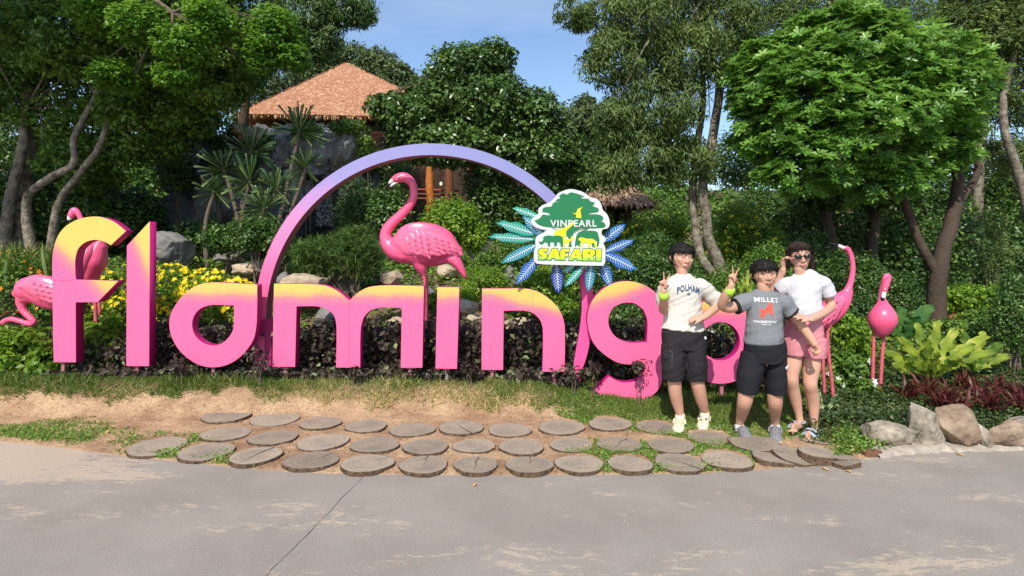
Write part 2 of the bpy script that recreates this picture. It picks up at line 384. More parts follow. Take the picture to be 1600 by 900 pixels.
def path_mat():
    m = bpy.data.materials.new('worn_concrete'); m.use_nodes = True; t = m.node_tree; b = t.nodes['Principled BSDF']; L = t.links.new
    b.inputs['Roughness'].default_value = .82; b.inputs['Specular IOR Level'].default_value = .25
    tc = t.nodes.new('ShaderNodeTexCoord'); mp = t.nodes.new('ShaderNodeMapping'); mp.inputs['Scale'].default_value = (.42, 1.35, 1); mp.inputs['Rotation'].default_value = (0, 0, .18)
    def nz(s, d=8, r=.65, src=None):
        n = t.nodes.new('ShaderNodeTexNoise'); n.inputs['Scale'].default_value = s; n.inputs['Detail'].default_value = d; n.inputs['Roughness'].default_value = r
        L((src or tc.outputs['Object']), n.inputs[0]); return n.outputs[0]
    L(tc.outputs['Object'], mp.inputs[0])
    base = t.nodes.new('ShaderNodeValToRGB'); e = base.color_ramp.elements; e[0].color = (.265, .233, .200, 1); e[0].position = .3; e[1].color = (.345, .308, .268, 1); e[1].position = .7
    L(nz(1.3, 6), base.inputs[0])
    # sand worn in patches: broad areas broken up by fine grain; more of it towards the left end
    sx = t.nodes.new('ShaderNodeSeparateXYZ'); L(tc.outputs['Object'], sx.inputs[0])
    lf = t.nodes.new('ShaderNodeMapRange'); lf.inputs[1].default_value = -3.2; lf.inputs[2].default_value = -1.7; lf.inputs[3].default_value = .20; lf.inputs[4].default_value = 0; 
    av = t.nodes.new('ShaderNodeMath'); av.operation = 'MULTIPLY_ADD'; av.inputs[1].default_value = -.75; L(sx.outputs[1], av.inputs[0]); L(sx.outputs[0], av.inputs[2])
    ofs = t.nodes.new('ShaderNodeMath'); ofs.operation = 'ADD'; ofs.inputs[1].default_value = 2.6-1.2; L(av.outputs[0], ofs.inputs[0]); L(ofs.outputs[0], lf.inputs[0])
    a = t.nodes.new('ShaderNodeMath'); a.operation = 'ADD'; L(nz(1.7, 12, .78, mp.outputs[0]), a.inputs[0]); L(lf.outputs[0], a.inputs[1])
    g = t.nodes.new('ShaderNodeMath'); g.operation = 'MULTIPLY_ADD'; g.inputs[1].default_value = .55; L(nz(30, 8, .8, mp.outputs[0]), g.inputs[0]); L(a.outputs[0], g.inputs[2])
    r = t.nodes.new('ShaderNodeMapRange'); r.inputs[1].default_value = .845; r.inputs[2].default_value = .885; L(g.outputs[0], r.inputs[0])
    mx = t.nodes.new('ShaderNodeMix'); mx.data_type = 'RGBA'; mx.inputs[7].default_value = (.56, .45, .33, 1)
    rr = t.nodes.new('ShaderNodeMath'); rr.operation = 'MULTIPLY'; rr.inputs[1].default_value = .62; L(r.outputs[0], rr.inputs[0]); L(rr.outputs[0], mx.inputs[0]); L(base.outputs[0], mx.inputs[6])
    fg = t.nodes.new('ShaderNodeValToRGB'); e = fg.color_ramp.elements; e[0].color = (.58, .57, .56, 1); e[0].position = .34; e[1].color = (1.1, 1.1, 1.1, 1); e[1].position = .58
    L(nz(120, 4, .8), fg.inputs[0]); mu = t.nodes.new('ShaderNodeMix'); mu.data_type = 'RGBA'; mu.blend_type = 'MULTIPLY'; mu.inputs[0].default_value = .8
    L(mx.outputs[2], mu.inputs[6]); L(fg.outputs[0], mu.inputs[7])
    # pale chips
    ch = t.nodes.new('ShaderNodeMapRange'); ch.inputs[1].default_value = .735; ch.inputs[2].default_value = .76; L(nz(26, 3, .5), ch.inputs[0])
    mc = t.nodes.new('ShaderNodeMix'); mc.data_type = 'RGBA'; mc.inputs[7].default_value = (.6, .52, .42, 1); L(ch.outputs[0], mc.inputs[0]); L(mu.outputs[2], mc.inputs[6]); L(mc.outputs[2], b.inputs['Base Color'])
    bp = t.nodes.new('ShaderNodeBump'); bp.inputs['Strength'].default_value = .35; bp.inputs['Distance'].default_value = .006; L(nz(90, 4, .7), bp.inputs['Height']); L(bp.outputs[0], b.inputs['Normal'])
    return m
PATH = path_mat()
def build_path():
    pr = empty('path', (0, 3, 0), kind='structure')
    j0 = G(569, 744); j1 = G(415, 900); d = (j1-j0)
    def jx(y): return j0.x+(y-j0.y)/d.y*d.x if False else j0.x+(j0.y-y)/(j0.y-j1.y)*(j1.x-j0.x)
    ysamp = list(np.linspace(4.15, 1.5, 60))+[0, -3, -8, -30]
    jl = []; jr = []
    rs = random.Random(4); wob = 0
    for y in ysamp:
        wob = .8*wob+rs.uniform(-.004, .004); x = jx(max(y, 1.0)); g = .0016+abs(wob)*.22
        jl.append((x+wob-g, y)); jr.append((x+wob+g, y))
    def slab(pts, name):
        bm = bmesh.new(); vs = [bm.verts.new((p[0], p[1], 0)) for p in pts]; f = bm.faces.new(vs)
        if f.normal.z < 0: f.normal_flip()
        bm.normal_update()
        if f.normal.z < 0: f.normal_flip()
        r = bmesh.ops.extrude_face_region(bm, geom=[f]); bmesh.ops.translate(bm, verts=[v for v in r['geom'] if isinstance(v, bmesh.types.BMVert)], vec=(0, 0, -.04))
        bmesh.ops.recalc_face_normals(bm, faces=bm.faces); me = bpy.data.meshes.new(name); bm.to_mesh(me); bm.free(); me.materials.append(PATH)
        link(name, me, pr)
    xs1 = list(np.linspace(-30, jl[0][0], 80)); xs2 = list(np.linspace(jr[0][0], 30, 110))
    def top(x): return float(ye(x))+.06+.012*math.sin(x*9)+.01*math.sin(x*23)
    slab([(x, top(x)) for x in xs1[:-1]]+[(jl[0][0], top(jl[0][0]))]+[q for q in jl if q[1] < top(q[0])-.01]+[(-30, -30)], 'concrete_slab')
    slab([q for q in reversed(jr) if q[1] < top(q[0])-.01]+[(jr[0][0], top(jr[0][0]))]+[(x, top(x)) for x in xs2[1:]]+[(30, -30)], 'concrete_slab')
build_path()
# ------------------------------------------------------------------ letters
def sunset_paint(name, planes, soft=.10, yellow=(.66, .475, .11), pink=(.82, .13, .30)):
    """sprayed fade: pink body, yellow where any a*x+b*z > c (object metres)"""
    m = bpy.data.materials.new(name); m.use_nodes = True; t = m.node_tree; b = t.nodes['Principled BSDF']; L = t.links.new
    b.inputs['Roughness'].default_value = .45; b.inputs['Specular IOR Level'].default_value = .35
    tc = t.nodes.new('ShaderNodeTexCoord'); n = t.nodes.new('ShaderNodeTexNoise'); n.inputs['Scale'].default_value = 3.5; n.inputs['Detail'].default_value = 3
    L(tc.outputs['Object'], n.inputs[0]); last = None
    for a, c, k in planes:
        d = t.nodes.new('ShaderNodeVectorMath'); d.operation = 'DOT_PRODUCT'; d.inputs[1].default_value = (a, 0, c); L(tc.outputs['Object'], d.inputs[0])
        w_ = t.nodes.new('ShaderNodeMath'); w_.operation = 'MULTIPLY_ADD'; w_.inputs[1].default_value = .10; L(n.outputs[0], w_.inputs[0]); L(d.outputs['Value'], w_.inputs[2])
        r = t.nodes.new('ShaderNodeMapRange'); r.interpolation_type = 'SMOOTHSTEP'; r.inputs[1].default_value = k-soft+.05; r.inputs[2].default_value = k+soft+.05; L(w_.outputs[0], r.inputs[0])
        if last is None: last = r.outputs[0]
        else:
            q = t.nodes.new('ShaderNodeMath'); q.operation = 'MAXIMUM'; L(last, q.inputs[0]); L(r.outputs[0], q.inputs[1]); last = q.outputs[0]
    cr = t.nodes.new('ShaderNodeValToRGB'); e = cr.color_ramp.elements; e[0].color = (*pink, 1); e[1].color = (*yellow, 1)
    k = e.new(.42); k.color = (.82, .21, .22, 1); k = e.new(.66); k.color = (.76, .36, .15, 1)
    L(last, cr.inputs[0])
    n3 = t.nodes.new('ShaderNodeTexNoise'); n3.inputs['Scale'].default_value = 5; n3.inputs['Detail'].default_value = 9; n3.inputs['Roughness'].default_value = .7
    mp = t.nodes.new('ShaderNodeMapping'); mp.inputs['Scale'].default_value = (3, 1, .7); L(tc.outputs['Object'], mp.inputs[0]); L(mp.outputs[0], n3.inputs[0])
    r3 = t.nodes.new('ShaderNodeValToRGB'); q = r3.color_ramp.elements; q[0].position = .25; q[0].color = (.74, .70, .74, 1); q[1].position = .6; q[1].color = (1, 1, 1, 1); L(n3.outputs[0], r3.inputs[0])
    mu = t.nodes.new('ShaderNodeMix'); mu.data_type = 'RGBA'; mu.blend_type = 'MULTIPLY'; mu.inputs[0].default_value = .3; L(cr.outputs[0], mu.inputs[6]); L(r3.outputs[0], mu.inputs[7]); L(mu.outputs[2], b.inputs['Base Color'])
    return m
STAKE = mat('stake_pink', (.42, .12, .17), .7, noise=(9, .8, (.25, .16, .13)))
STAKEG = mat('stake_bare', (.36, .30, .27), .7, noise=(9, .8, (.25, .16, .13)))
LY = 5.75
def letter(ch, polys, Y, base, planes, label, stakes=(), soft=.095, depth=.112):
    org = P(base[0], base[1], Y); org.z = 0
    root = empty('sign_letter', org, label, 'sign letter', 'large painted letters of the word sign')
    me = extrude2d([pxpoly(curvepoly(p, 6), Y) for p in polys], Y, depth, .004, 'letter_face')
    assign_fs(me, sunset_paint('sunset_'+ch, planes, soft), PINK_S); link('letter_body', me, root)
    if ch in 'mnf':
        for qx, qa, qb in {'m': [(545.5, 471, 574)], 'n': [(832, 455, 484)], 'f': [(100, 437.5, 437.9)]}[ch]:
            a = P(qx, qa, Y-.001); b = P(qx, qb, Y-.001); mb = MB(); mb.box(((a.x+b.x)/2, Y-.0008, (a.z+b.z)/2), (.0012 if ch != 'f' else .11, .0012, max((a.z-b.z)/2, .0012)), mat('seam', (.45, .06, .16), .6)); link('seam', mb.mesh('seam'), root)
    for sx, sz in stakes:
        a = P(sx, sz, Y+depth*.45); mb = MB(); z0 = float(gz(a.x, a.y))-.1
        mb.box(((a.x), a.y, (a.z+.02+z0)/2), (.016, .016, (a.z+.02-z0)/2), STAKE if sx != 698 and sx != 864 else STAKEG)
        mb.box((a.x, a.y, a.z-.006), (.035, .03, .006), STAKE)
        link('stake', mb.mesh('stake'), root)
    return root
zf = lambda py: CH-(py-HZ)*LY/F
s5 = LY/F
f_out = [(83.5, 566), (82, 480), (82.1, 396.4), (86, 378.7), (96.7, 359), (114.4, 345.8), (135.8, 339.2), (155.3, 338.7), (176.6, 345.8), (197.1, 360.9), (173.1, 383.6), (166, 379.5), (150, 375.1), (135.8, 377.8), (123.3, 387.5), (118.3, 401.8), (118.3, 436.8), (185, 438.7), (152.6, 472.5), (118.3, 472.5), (118.8, 566.5)]
letter('f', [f_out], LY, (100, 566), [(-.35, 1, zf(358)+.0), (.9, .95, zf(466)*.95+68*s5*.9+.02)], 'tall pink letter f with a yellow fading top, standing leftmost in the word sign', [(100, 565)], .17)
letter('l', [[(197, 572), (198, 384), (233.9, 345.8), (233.2, 572.5)]], LY, (215, 572), [(2.2, .9, zf(405)*.9+6*s5*2.2)], 'tall pink letter l with a slanted yellow upper tip, right of the letter f', [(215, 571)], .24)
a_out = [(402, 444.6), (365, 442.6), (330, 441.6), (312.2, 444.2), (294.4, 454), (276.7, 472.7), (266.9, 490.4), (264.2, 506.4), (267.8, 526), (278.4, 545.5), (296.2, 562.4), (315.8, 572.2), (331.8, 574.3), (349.5, 572.2), (370.9, 561.5), (386.9, 545.5), (396.6, 529.5), (400.2, 513.5), (402, 480)]
a_in = [(365.2, 477.6), (326.4, 477.6), (312.2, 483.3), (303.3, 494), (300.3, 508.2), (305.1, 524.2), (318, 536.2), (333.5, 540), (346, 536.6), (356.6, 527.8), (363.8, 515.3), (365.2, 501)]
letter('a', [a_out, a_in], LY, (334, 573), [(0, 1, zf(461))], 'round pink letter a with a teardrop hole, before the left foot of the arch', [(334, 572)])
m_out = [(427.9, 443.3), (460, 443.6), (492.4, 444.2), (510.2, 446.9), (528, 454.9), (545.8, 469.5), (560, 456.7), (574.2, 449.2), (592, 446.4), (662.2, 446.9), (660.1, 574.9), (625.8, 574.9), (627.6, 481.6), (592, 481.2), (579.6, 485.1), (568.9, 495.8), (564.4, 510), (563, 574.9), (525, 574.5), (525.3, 508.2), (522.7, 495.8), (513.8, 485.1), (499.6, 479.8), (463.5, 478.9), (461.3, 573.6), (425.4, 573.1)]
letter('m', [m_out], LY, (544, 574), [(0, 1, zf(463))], 'wide pink letter m with yellow shoulders, below the legs of the large flamingo', [(447, 573), (641, 574)])
letter('i', [[(683.3, 448.7), (717.6, 448.7), (714.4, 576.7), (680.1, 576.1)]], LY, (698, 576), [(0, 1, zf(465))], 'narrow upright pink letter i with yellow top, between m and n', [(698, 576)])
n_out = [(753.2, 451), (790, 451), (824.7, 451.3), (840.7, 455.8), (856.7, 465.6), (870.9, 479.8), (878.9, 494), (882.4, 508.2), (882.4, 581.1), (847.4, 581.1), (847.8, 511.8), (844.2, 501.1), (835.3, 491.3), (824.7, 486.5), (787.3, 486), (786.4, 578.4), (752.1, 578.4)]
letter('n', [n_out], LY, (817, 579), [(.25, 1, zf(474))], 'pink letter n with yellow curved shoulder, left of the pink sign trunk', [(769, 578), (865, 580)])
GY = 5.68
g_out = [(979.3, 439.3), (958.3, 442.8), (937.3, 455.7), (922.2, 476.7), (917.5, 497.7), (919.8, 516.3), (928, 537.3), (946.7, 556), (967.7, 567.7), (986.3, 570), (1008.5, 571.2), (1007, 580), (1001.5, 590), (991, 596), (977, 597.8), (963, 594.5), (952.5, 588.2), (928, 609.7), (939.7, 617.8), (958.3, 622.5), (980, 624.5), (1002.7, 624), (1021.3, 616.7), (1033, 601.5), (1036, 584), (1036, 520), (1036, 480), (1030.7, 465), (1016.7, 451), (1000.3, 442.8)]
g_in = [(1010.8, 535), (979.3, 534.5), (963, 526.8), (952.5, 511.7), (951.3, 495.3), (958.3, 480.2), (974.7, 473.6), (991, 474.3), (1005, 483.7), (1010.8, 497.7)]
letter('g', [g_out, g_in], GY, (980, 622), [(-.3, 1, CH-(458-HZ)*GY/F)], 'pink letter g with a hooked tail resting on the grass behind the boy in white', [(985, 615)])
OY = 5.66
circ = lambda cx, cy, rx, ry, n=40: [(cx+rx*math.cos(2*math.pi*k/n), cy+ry*math.sin(2*math.pi*k/n)) for k in range(n)]
letter('o', [circ(1126, 533, 67, 67), circ(1126, 533.5, 30, 30)], OY, (1127, 600), [(0, 1, CH-(487-HZ)*OY/F)], 'ring shaped pink letter o with orange top, between the two boys', [(1127, 599)])

# ------------------------------------------------------------------ arch
def build_arch():
    Y = 6.0; s = Y/F; c = P(673, 500, Y); r1 = 276*s; r0 = 257.5*s; z0 = float(gz(c.x, Y))
    outer = []; inner = []
    for k in range(53):
        a = math.pi*k/62; outer.append((c.x-r1*math.cos(a), c.z+r1*math.sin(a))); inner.append((c.x-r0*math.cos(a), c.z+r0*math.sin(a)))
    poly = [(outer[0][0], z0-.1)]+outer+inner[::-1]+[(inner[0][0], z0-.1)]
    a_ = (outer[-1][0]+inner[-1][0])/2; b_ = (outer[-1][1]+inner[-1][1])/2
    m = bpy.data.materials.new('arch_fade'); m.use_nodes = True; t = m.node_tree; b = t.nodes['Principled BSDF']; L = t.links.new; b.inputs['Roughness'].default_value = .5
    tc = t.nodes.new('ShaderNodeTexCoord'); sx = t.nodes.new('ShaderNodeSeparateXYZ'); L(tc.outputs['Object'], sx.inputs[0])
    n = t.nodes.new('ShaderNodeTexNoise'); n.inputs['Scale'].default_value = 7; n.inputs['Detail'].default_value = 8; L(tc.outputs['Object'], n.inputs[0])
    ad = t.nodes.new('ShaderNodeMath'); ad.operation = 'MULTIPLY_ADD'; ad.inputs[1].default_value = .35; L(n.outputs[0], ad.inputs[0]); mxx = t.nodes.new('ShaderNodeMath'); mxx.operation = 'MAXIMUM'; mxx.inputs[1].default_value = 0; L(sx.outputs[0], mxx.inputs[0]); ax2 = t.nodes.new('ShaderNodeMath'); ax2.operation = 'MULTIPLY_ADD'; ax2.inputs[1].default_value = .38; L(mxx.outputs[0], ax2.inputs[0]); L(sx.outputs[2], ax2.inputs[2]); L(ax2.outputs[0], ad.inputs[2])
    r = t.nodes.new('ShaderNodeMapRange'); r.inputs[1].default_value = .9; r.inputs[2].default_value = 2.75; L(ad.outputs[0], r.inputs[0])
    cr = t.nodes.new('ShaderNodeValToRGB'); e = cr.color_ramp.elements
    e[0].color = (.80, .12, .30, 1); e[0].position = .18; e[1].color = (.20, .22, .45, 1); e[1].position = .97
    for pos, c_ in ((.42, (.66, .19, .40)), (.58, (.47, .22, .47)), (.72, (.28, .235, .50))): k = e.new(pos); k.color = (*c_, 1)
    L(r.outputs[0], cr.inputs[0]); L(cr.outputs[0], b.inputs['Base Color'])
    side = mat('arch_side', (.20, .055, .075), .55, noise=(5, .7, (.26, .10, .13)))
    root = empty('arch', (c.x, Y, z0), 'half round arch painted from pink feet to lavender blue crown behind the letters', 'arch')
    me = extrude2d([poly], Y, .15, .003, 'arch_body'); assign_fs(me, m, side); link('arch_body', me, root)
    mb = MB(); q = P(416, 510, Y); mb.box((q.x, Y-.012, q.z), (.068, .012, .075), mat('foot_plate', (.36, .02, .14), .5)); mb.box((q.x+.03, Y+.0, (q.z+z0)/2-.05), (.035, .03, (q.z-z0)/2), mat('foot_post', (.36, .02, .14), .5)); link('base_plate', mb.mesh('base_plate'), root)
    mb = MB(); mb.box((a_-.03, 5.83, b_+.06), (.03, .175, .03), side); link('bracket', mb.mesh('bracket'), root)
build_arch()

# ------------------------------------------------------------------ palm shaped logo sign
def build_sign():
    Y = 5.60; Yl = Y+.05
    z7 = lambda pts: zm(pts, 760, 290, 5.296); z8 = lambda pts: zm(pts, 830, 290, 6.923)
    q = P(905, 588, 5.82); root = empty('logo_sign', (q.x, q.y, 0), 'palm shaped sign with white logo board and blue green fronds on a pink trunk', 'sign')
    tr = [(904.4, 420), (904.7, 435), (907.3, 462), (907.3, 488.7), (902.9, 522.4), (897.6, 550.9), (894.5, 572), (893, 600), (906, 600), (908, 577.6), (913.6, 561.6), (919, 540), (923, 515), (926, 483), (925, 453), (923, 420)]
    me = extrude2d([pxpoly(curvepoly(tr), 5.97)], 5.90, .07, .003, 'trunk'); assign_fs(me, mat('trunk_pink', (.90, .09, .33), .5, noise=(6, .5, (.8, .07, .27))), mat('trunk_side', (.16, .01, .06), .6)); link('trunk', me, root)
    mb = MB(); a = P(913, 430, 5.9); mb.box((a.x, 5.82, a.z+.10), (.03, .13, .03), M_WHITE); link('bracket', mb.mesh('bracket'), root)
    white = mat('board_white', (.56, .57, .56), .4); edge = mat('board_edge', (.6, .6, .6), .5)
    out = [(0, 375), (20, 345), (75, 310), (80, 250), (120, 215), (200, 180), (250, 135), (290, 85), (340, 60), (420, 38), (500, 50), (560, 70), (600, 95), (640, 125), (700, 140), (735, 165), (760, 210), (775, 260), (820, 310), (845, 370), (850, 420), (830, 460), (770, 480), (765, 530), (800, 560), (802, 600), (783, 625), (800, 660), (798, 840), (780, 865), (740, 868), (60, 845), (35, 820), (35, 700), (50, 660), (45, 610), (60, 550), (130, 510), (165, 482), (100, 470), (50, 450), (10, 420)]
    me = extrude2d([pxpoly(curvepoly(z8(out), 5, 75), Y)], Y, .045, .002, 'board'); assign_fs(me, white, edge); bd = link('board', me, root)
    green = mat('logo_green', (.006, .155, .055), .5); yel = mat('logo_yellow', (.80, .62, .01), .5)
    def flat(pts, m, name, dy, ang=75, th=.004):
        me = extrude2d([pxpoly(curvepoly(z8(pts), 5, ang), Y)], Y-dy, th, 0, name); me.materials.append(m); return link(name, me, bd)
    can = [(35, 380), (95, 350), (125, 315), (165, 318), (208, 322), (190, 300), (120, 285), (125, 250), (165, 230), (215, 225), (240, 185), (320, 175), (260, 165), (285, 145), (315, 140), (300, 115), (340, 85), (390, 95), (420, 75), (470, 80), (530, 100), (575, 120), (525, 130), (560, 140), (620, 145), (640, 170), (685, 180), (680, 205), (650, 215), (700, 235), (730, 255), (720, 285), (630, 300), (625, 310), (700, 310), (760, 325), (780, 350), (770, 375), (730, 385), (780, 395), (808, 430), (790, 450), (700, 460), (600, 462), (500, 458), (300, 455), (130, 440), (70, 415)]
    flat(can, green, 'tree_canopy', .004)
    flat([(395, 465), (440, 452), (545, 455), (500, 480), (462, 510), (445, 550), (432, 600), (440, 662), (405, 662), (412, 600), (385, 545), (345, 520), (330, 500), (380, 500)], green, 'tree_trunk', .0035)
    for br in ([(215, 448), (240, 468), (300, 478), (335, 500), (318, 470), (300, 455), (318, 480), (255, 465)], [(455, 520), (520, 475), (590, 458), (635, 456), (600, 480), (540, 492), (600, 466), (530, 480)]): flat(br, green, 'branch', .003)
    flat([(78, 600), (100, 608), (128, 590), (130, 560), (180, 540), (240, 545), (300, 543), (335, 560), (347, 600), (342, 662), (318, 662), (313, 625), (285, 605), (272, 655), (250, 655), (245, 612), (205, 612), (205, 655), (185, 655), (175, 622), (150, 612), (125, 632), (105, 638), (85, 615)], green, 'rhino', .0045)
    flat([(470, 662), (478, 600), (490, 540), (515, 505), (600, 488), (660, 488), (710, 500), (730, 550), (737, 600), (722, 664), (710, 655), (716, 600), (692, 600), (690, 664), (660, 664), (655, 610), (560, 600), (535, 615), (520, 662), (500, 640)], green, 'elephant', .0045)
    flat([(515, 570), (550, 562), (600, 575), (670, 580), (700, 610), (708, 662), (690, 662), (680, 625), (650, 622), (632, 662), (615, 660), (612, 625), (560, 615), (545, 660), (530, 655), (538, 600), (512, 590)], yel, 'lion', .0065)
    flat([(245, 520), (270, 490), (330, 468), (440, 400), (452, 383), (472, 402), (455, 420), (405, 465), (380, 490), (376, 540), (355, 570), (340, 560), (318, 542), (250, 536)], yel, 'giraffe', .0065)
    flat([(345, 560), (400, 580), (428, 572), (432, 545), (458, 572), (432, 600), (407, 612), (407, 655), (395, 655), (388, 615), (366, 615), (362, 658), (348, 658)], yel, 'fawn', .0065)
    flat([(438, 292), (486, 303), (500, 255), (558, 230), (530, 262), (542, 352), (482, 346), (490, 318)], yel, 'crane_bird', .0065, 45)
    def txt(s, m, name, x0, x1, y0, y1, dy, off, extra=0, sp=1.):
        me = text_mesh(s, 1, off, sp); a = pxpoly(z8([(x0-extra, y1+extra), (x1+extra, y0-extra)]), Y); fit_text(me, a[0][0], a[1][0], a[0][1], a[1][1], Y-dy); me.materials.append(m); return link(name, me, bd)
    txt('VINPEARL', white, 'lettering', 205, 708, 372, 446, .0078, .025, 0, 1.15)
    def fat(ch, x0, x1, y0, y1):
        # heavy display capitals, unit box
        g = {'S': [[(0, 1), (.02, .72), (.45, .72), (.0, .45), (.05, .12), (.3, 0), (1, 0), (.86, .26), (.42, .26), (.9, .55), (.86, .85), (.6, 1)]],
             'A': [[(-.06, 1), (.42, 0), (.78, 0), (1.06, 1), (.62, 1), (.60, .84), (.36, .84), (.30, 1)], [(.44, .60), (.57, .60), (.545, .36)]],
             'F': [[(0, 1), (.05, .2), (.25, 0), (1, 0), (.94, .27), (.5, .27), (.5, .42), (.9, .42), (.84, .68), (.5, .68), (.5, 1)]],
             'R': [[(0, 1), (.04, 0), (.7, 0), (.98, .16), (.98, .46), (.78, .62), (1.05, 1), (.6, 1), (.44, .72), (.44, 1)], [(.44, .27), (.44, .45), (.58, .45), (.62, .36), (.58, .27)]],
             'I': [[(0, 1), (.08, 0), (1, 0), (.95, 1)]]}[ch]
        return [[(x0+u*(x1-x0), y0+v*(y1-y0)) for u, v in p] for p in g]
    lay = [('S', 78, 182), ('A', 172, 310), ('F', 312, 412), ('A', 412, 548), ('R', 556, 690), ('I', 700, 756)]
    m = bpy.data.materials.new('lime_fade'); m.use_nodes = True; t = m.node_tree; b = t.nodes['Principled BSDF']; b.inputs['Roughness'].default_value = .5
    tc = t.nodes.new('ShaderNodeTexCoord'); sx = t.nodes.new('ShaderNodeSeparateXYZ'); mr = t.nodes.new('ShaderNodeMapRange'); cr = t.nodes.new('ShaderNodeValToRGB')
    z1 = CH-(290+820/6.923-HZ)*Y/F; z2 = CH-(290+685/6.923-HZ)*Y/F
    mr.inputs[1].default_value = z1; mr.inputs[2].default_value = z2; e = cr.color_ramp.elements; e[0].color = (.30, .58, .05, 1); e[0].position = .2; e[1].color = (.78, .66, .0, 1); e[1].position = .6
    t.links.new(tc.outputs['Object'], sx.inputs[0]); t.links.new(sx.outputs[2], mr.inputs[0]); t.links.new(mr.outputs[0], cr.inputs[0]); t.links.new(cr.outputs[0], b.inputs['Base Color'])
    for ch, x0, x1 in lay:
        y0, y1 = 682+(x0-78)*.008, 800+(x0-78)*.022
        for poly, mm, grow, dy in ((0, green, 11, .004), (1, m, 0, .0065)):
            P2 = fat(ch, x0, x1, y0, y1)
            def gr(p, g):
                n = len(p); o = []; ar = sum(p[i][0]*p[(i+1) % n][1]-p[(i+1) % n][0]*p[i][1] for i in range(n)); sg = 1 if ar > 0 else -1
                for i in range(n):
                    a = np.array(p[i-1]); b_ = np.array(p[i]); c = np.array(p[(i+1) % n]); d1 = (b_-a)/np.linalg.norm(b_-a); d2 = (c-b_)/np.linalg.norm(c-b_)
                    nn = np.array([d1[1]+d2[1], -d1[0]-d2[0]]); nn = nn/(np.linalg.norm(nn)+1e-6); o.append(tuple(b_+sg*nn*g))
                return o
            if grow: polys = [gr(P2[0], grow)]+[gr(p, -grow*.6) for p in P2[1:] if False]
            else: polys = P2
            me = extrude2d([pxpoly(z8(p), Y) for p in polys], Y-dy, .004, 0, 'lettering'); me.materials.append(mm); link('lettering' if not grow else 'lettering_outline', me, bd)
    cols = {'g': [(.008, .27, .14), (.008, .24, .22)], 't': [(.008, .21, .23), (.008, .13, .28)], 'b': [(.012, .12, .36), (.015, .07, .32)], 'd': [(.015, .045, .28), (.01, .025, .22)]}
    mats = {k: mat('frond_'+k, v[0], .45, noise=(4, .9, v[1])) for k, v in cols.items()}
    dark = mat('frond_edge', (.01, .05, .10), .6); vein = mat('vein_white', (.58, .72, .78), .5)
    LV = [((440, 262), (210, 183), 62, 'g', 1), ((430, 405), (75, 303), 88, 'g', 1), ((405, 445), (12, 422), 78, 'g', 1), ((425, 485), (120, 643), 84, 't', 0), ((440, 580), (245, 818), 92, 'b', 1), ((578, 630), (598, 898), 100, 'd', 0), ((810, 660), (645, 842), 62, 'g', 0), ((870, 640), (842, 882), 84, 't', 0), ((960, 640), (1028, 838), 88, 'b', 0), ((975, 565), (1247, 695), 96, 'b', 1), ((975, 550), (1228, 445), 74, 'b', 1), ((955, 465), (1152, 318), 88, 'b', 0), ((300, 250), (480, 420), 90, 't', 1), ((735, 655), (635, 715), 60, 'g', 0), ((800, 640), (760, 720), 60, 'd', 0)]
    for i, (b0, b1, wd, c, zig) in enumerate(LV):
        a = np.array(z7([b0])[0]); bt = np.array(z7([b1])[0]); wv = wd/5.296/2; d = bt-a; ln = np.linalg.norm(d); d /= ln; nn = np.array([-d[1], d[0]])
        if i == 12: a, bt = bt, a; d = -d; nn = -nn
        prof = [(0, .25), (.12, .62), (.3, .92), (.5, 1), (.68, .85), (.84, .5), (.95, .18)]
        L_ = []; R_ = []
        for k, (u, w_) in enumerate(prof):
            sft = (.18 if (k % 2) else -.10)*zig
            L_.append(tuple(a+d*ln*(u+.03*(k % 2))+nn*wv*(w_+sft*(k > 0)))); R_.append(tuple(a+d*ln*u-nn*wv*(w_-sft*(k > 0)*.6)))
        poly = L_+[tuple(bt)]+R_[::-1]; dy = .02*(i % 3)
        me = extrude2d([pxpoly(curvepoly(poly, 4, 50), Yl+dy)], Yl+dy, .02, .001, 'frond'); assign_fs(me, mats[c], dark); fr = link('frond', me, root)
        strips = []
        def strip(p, q, t0, t1):
            e = np.array(q)-np.array(p); l = np.linalg.norm(e); e /= l; m_ = np.array([-e[1], e[0]])
            strips.append([tuple(np.array(p)+m_*t0), tuple(np.array(q)+m_*t1), tuple(np.array(q)-m_*t1), tuple(np.array(p)-m_*t0)])
        strip(a+d*ln*.05, a+d*ln*.9, .7, .3)
        nv = max(int(ln/5.4), 4)
        for k in range(nv):
            u = .1+.75*k/nv; wl = np.interp(u, [x[0] for x in prof], [x[1] for x in prof])*wv*.72
            for sg in (1, -1): strip(a+d*ln*u, a+d*(ln*u+wl*.75)+nn*sg*wl, .36, .22)
        mbv = MB()
        for k, s_ in enumerate(strips):
            pw = pxpoly(s_, Yl+dy); yy = Yl+dy-.004-.0006*(k % 3)
            top = [(x, yy, z) for x, z in pw]; bot = [(x, Yl+dy-.0005, z) for x, z in pw]
            mbv.add(top+bot, [(0, 1, 2, 3), (0, 4, 5, 1), (1, 5, 6, 2), (2, 6, 7, 3), (3, 7, 4, 0)], vein, False)
        link('vein', mbv.mesh('vein'), fr)
build_sign()

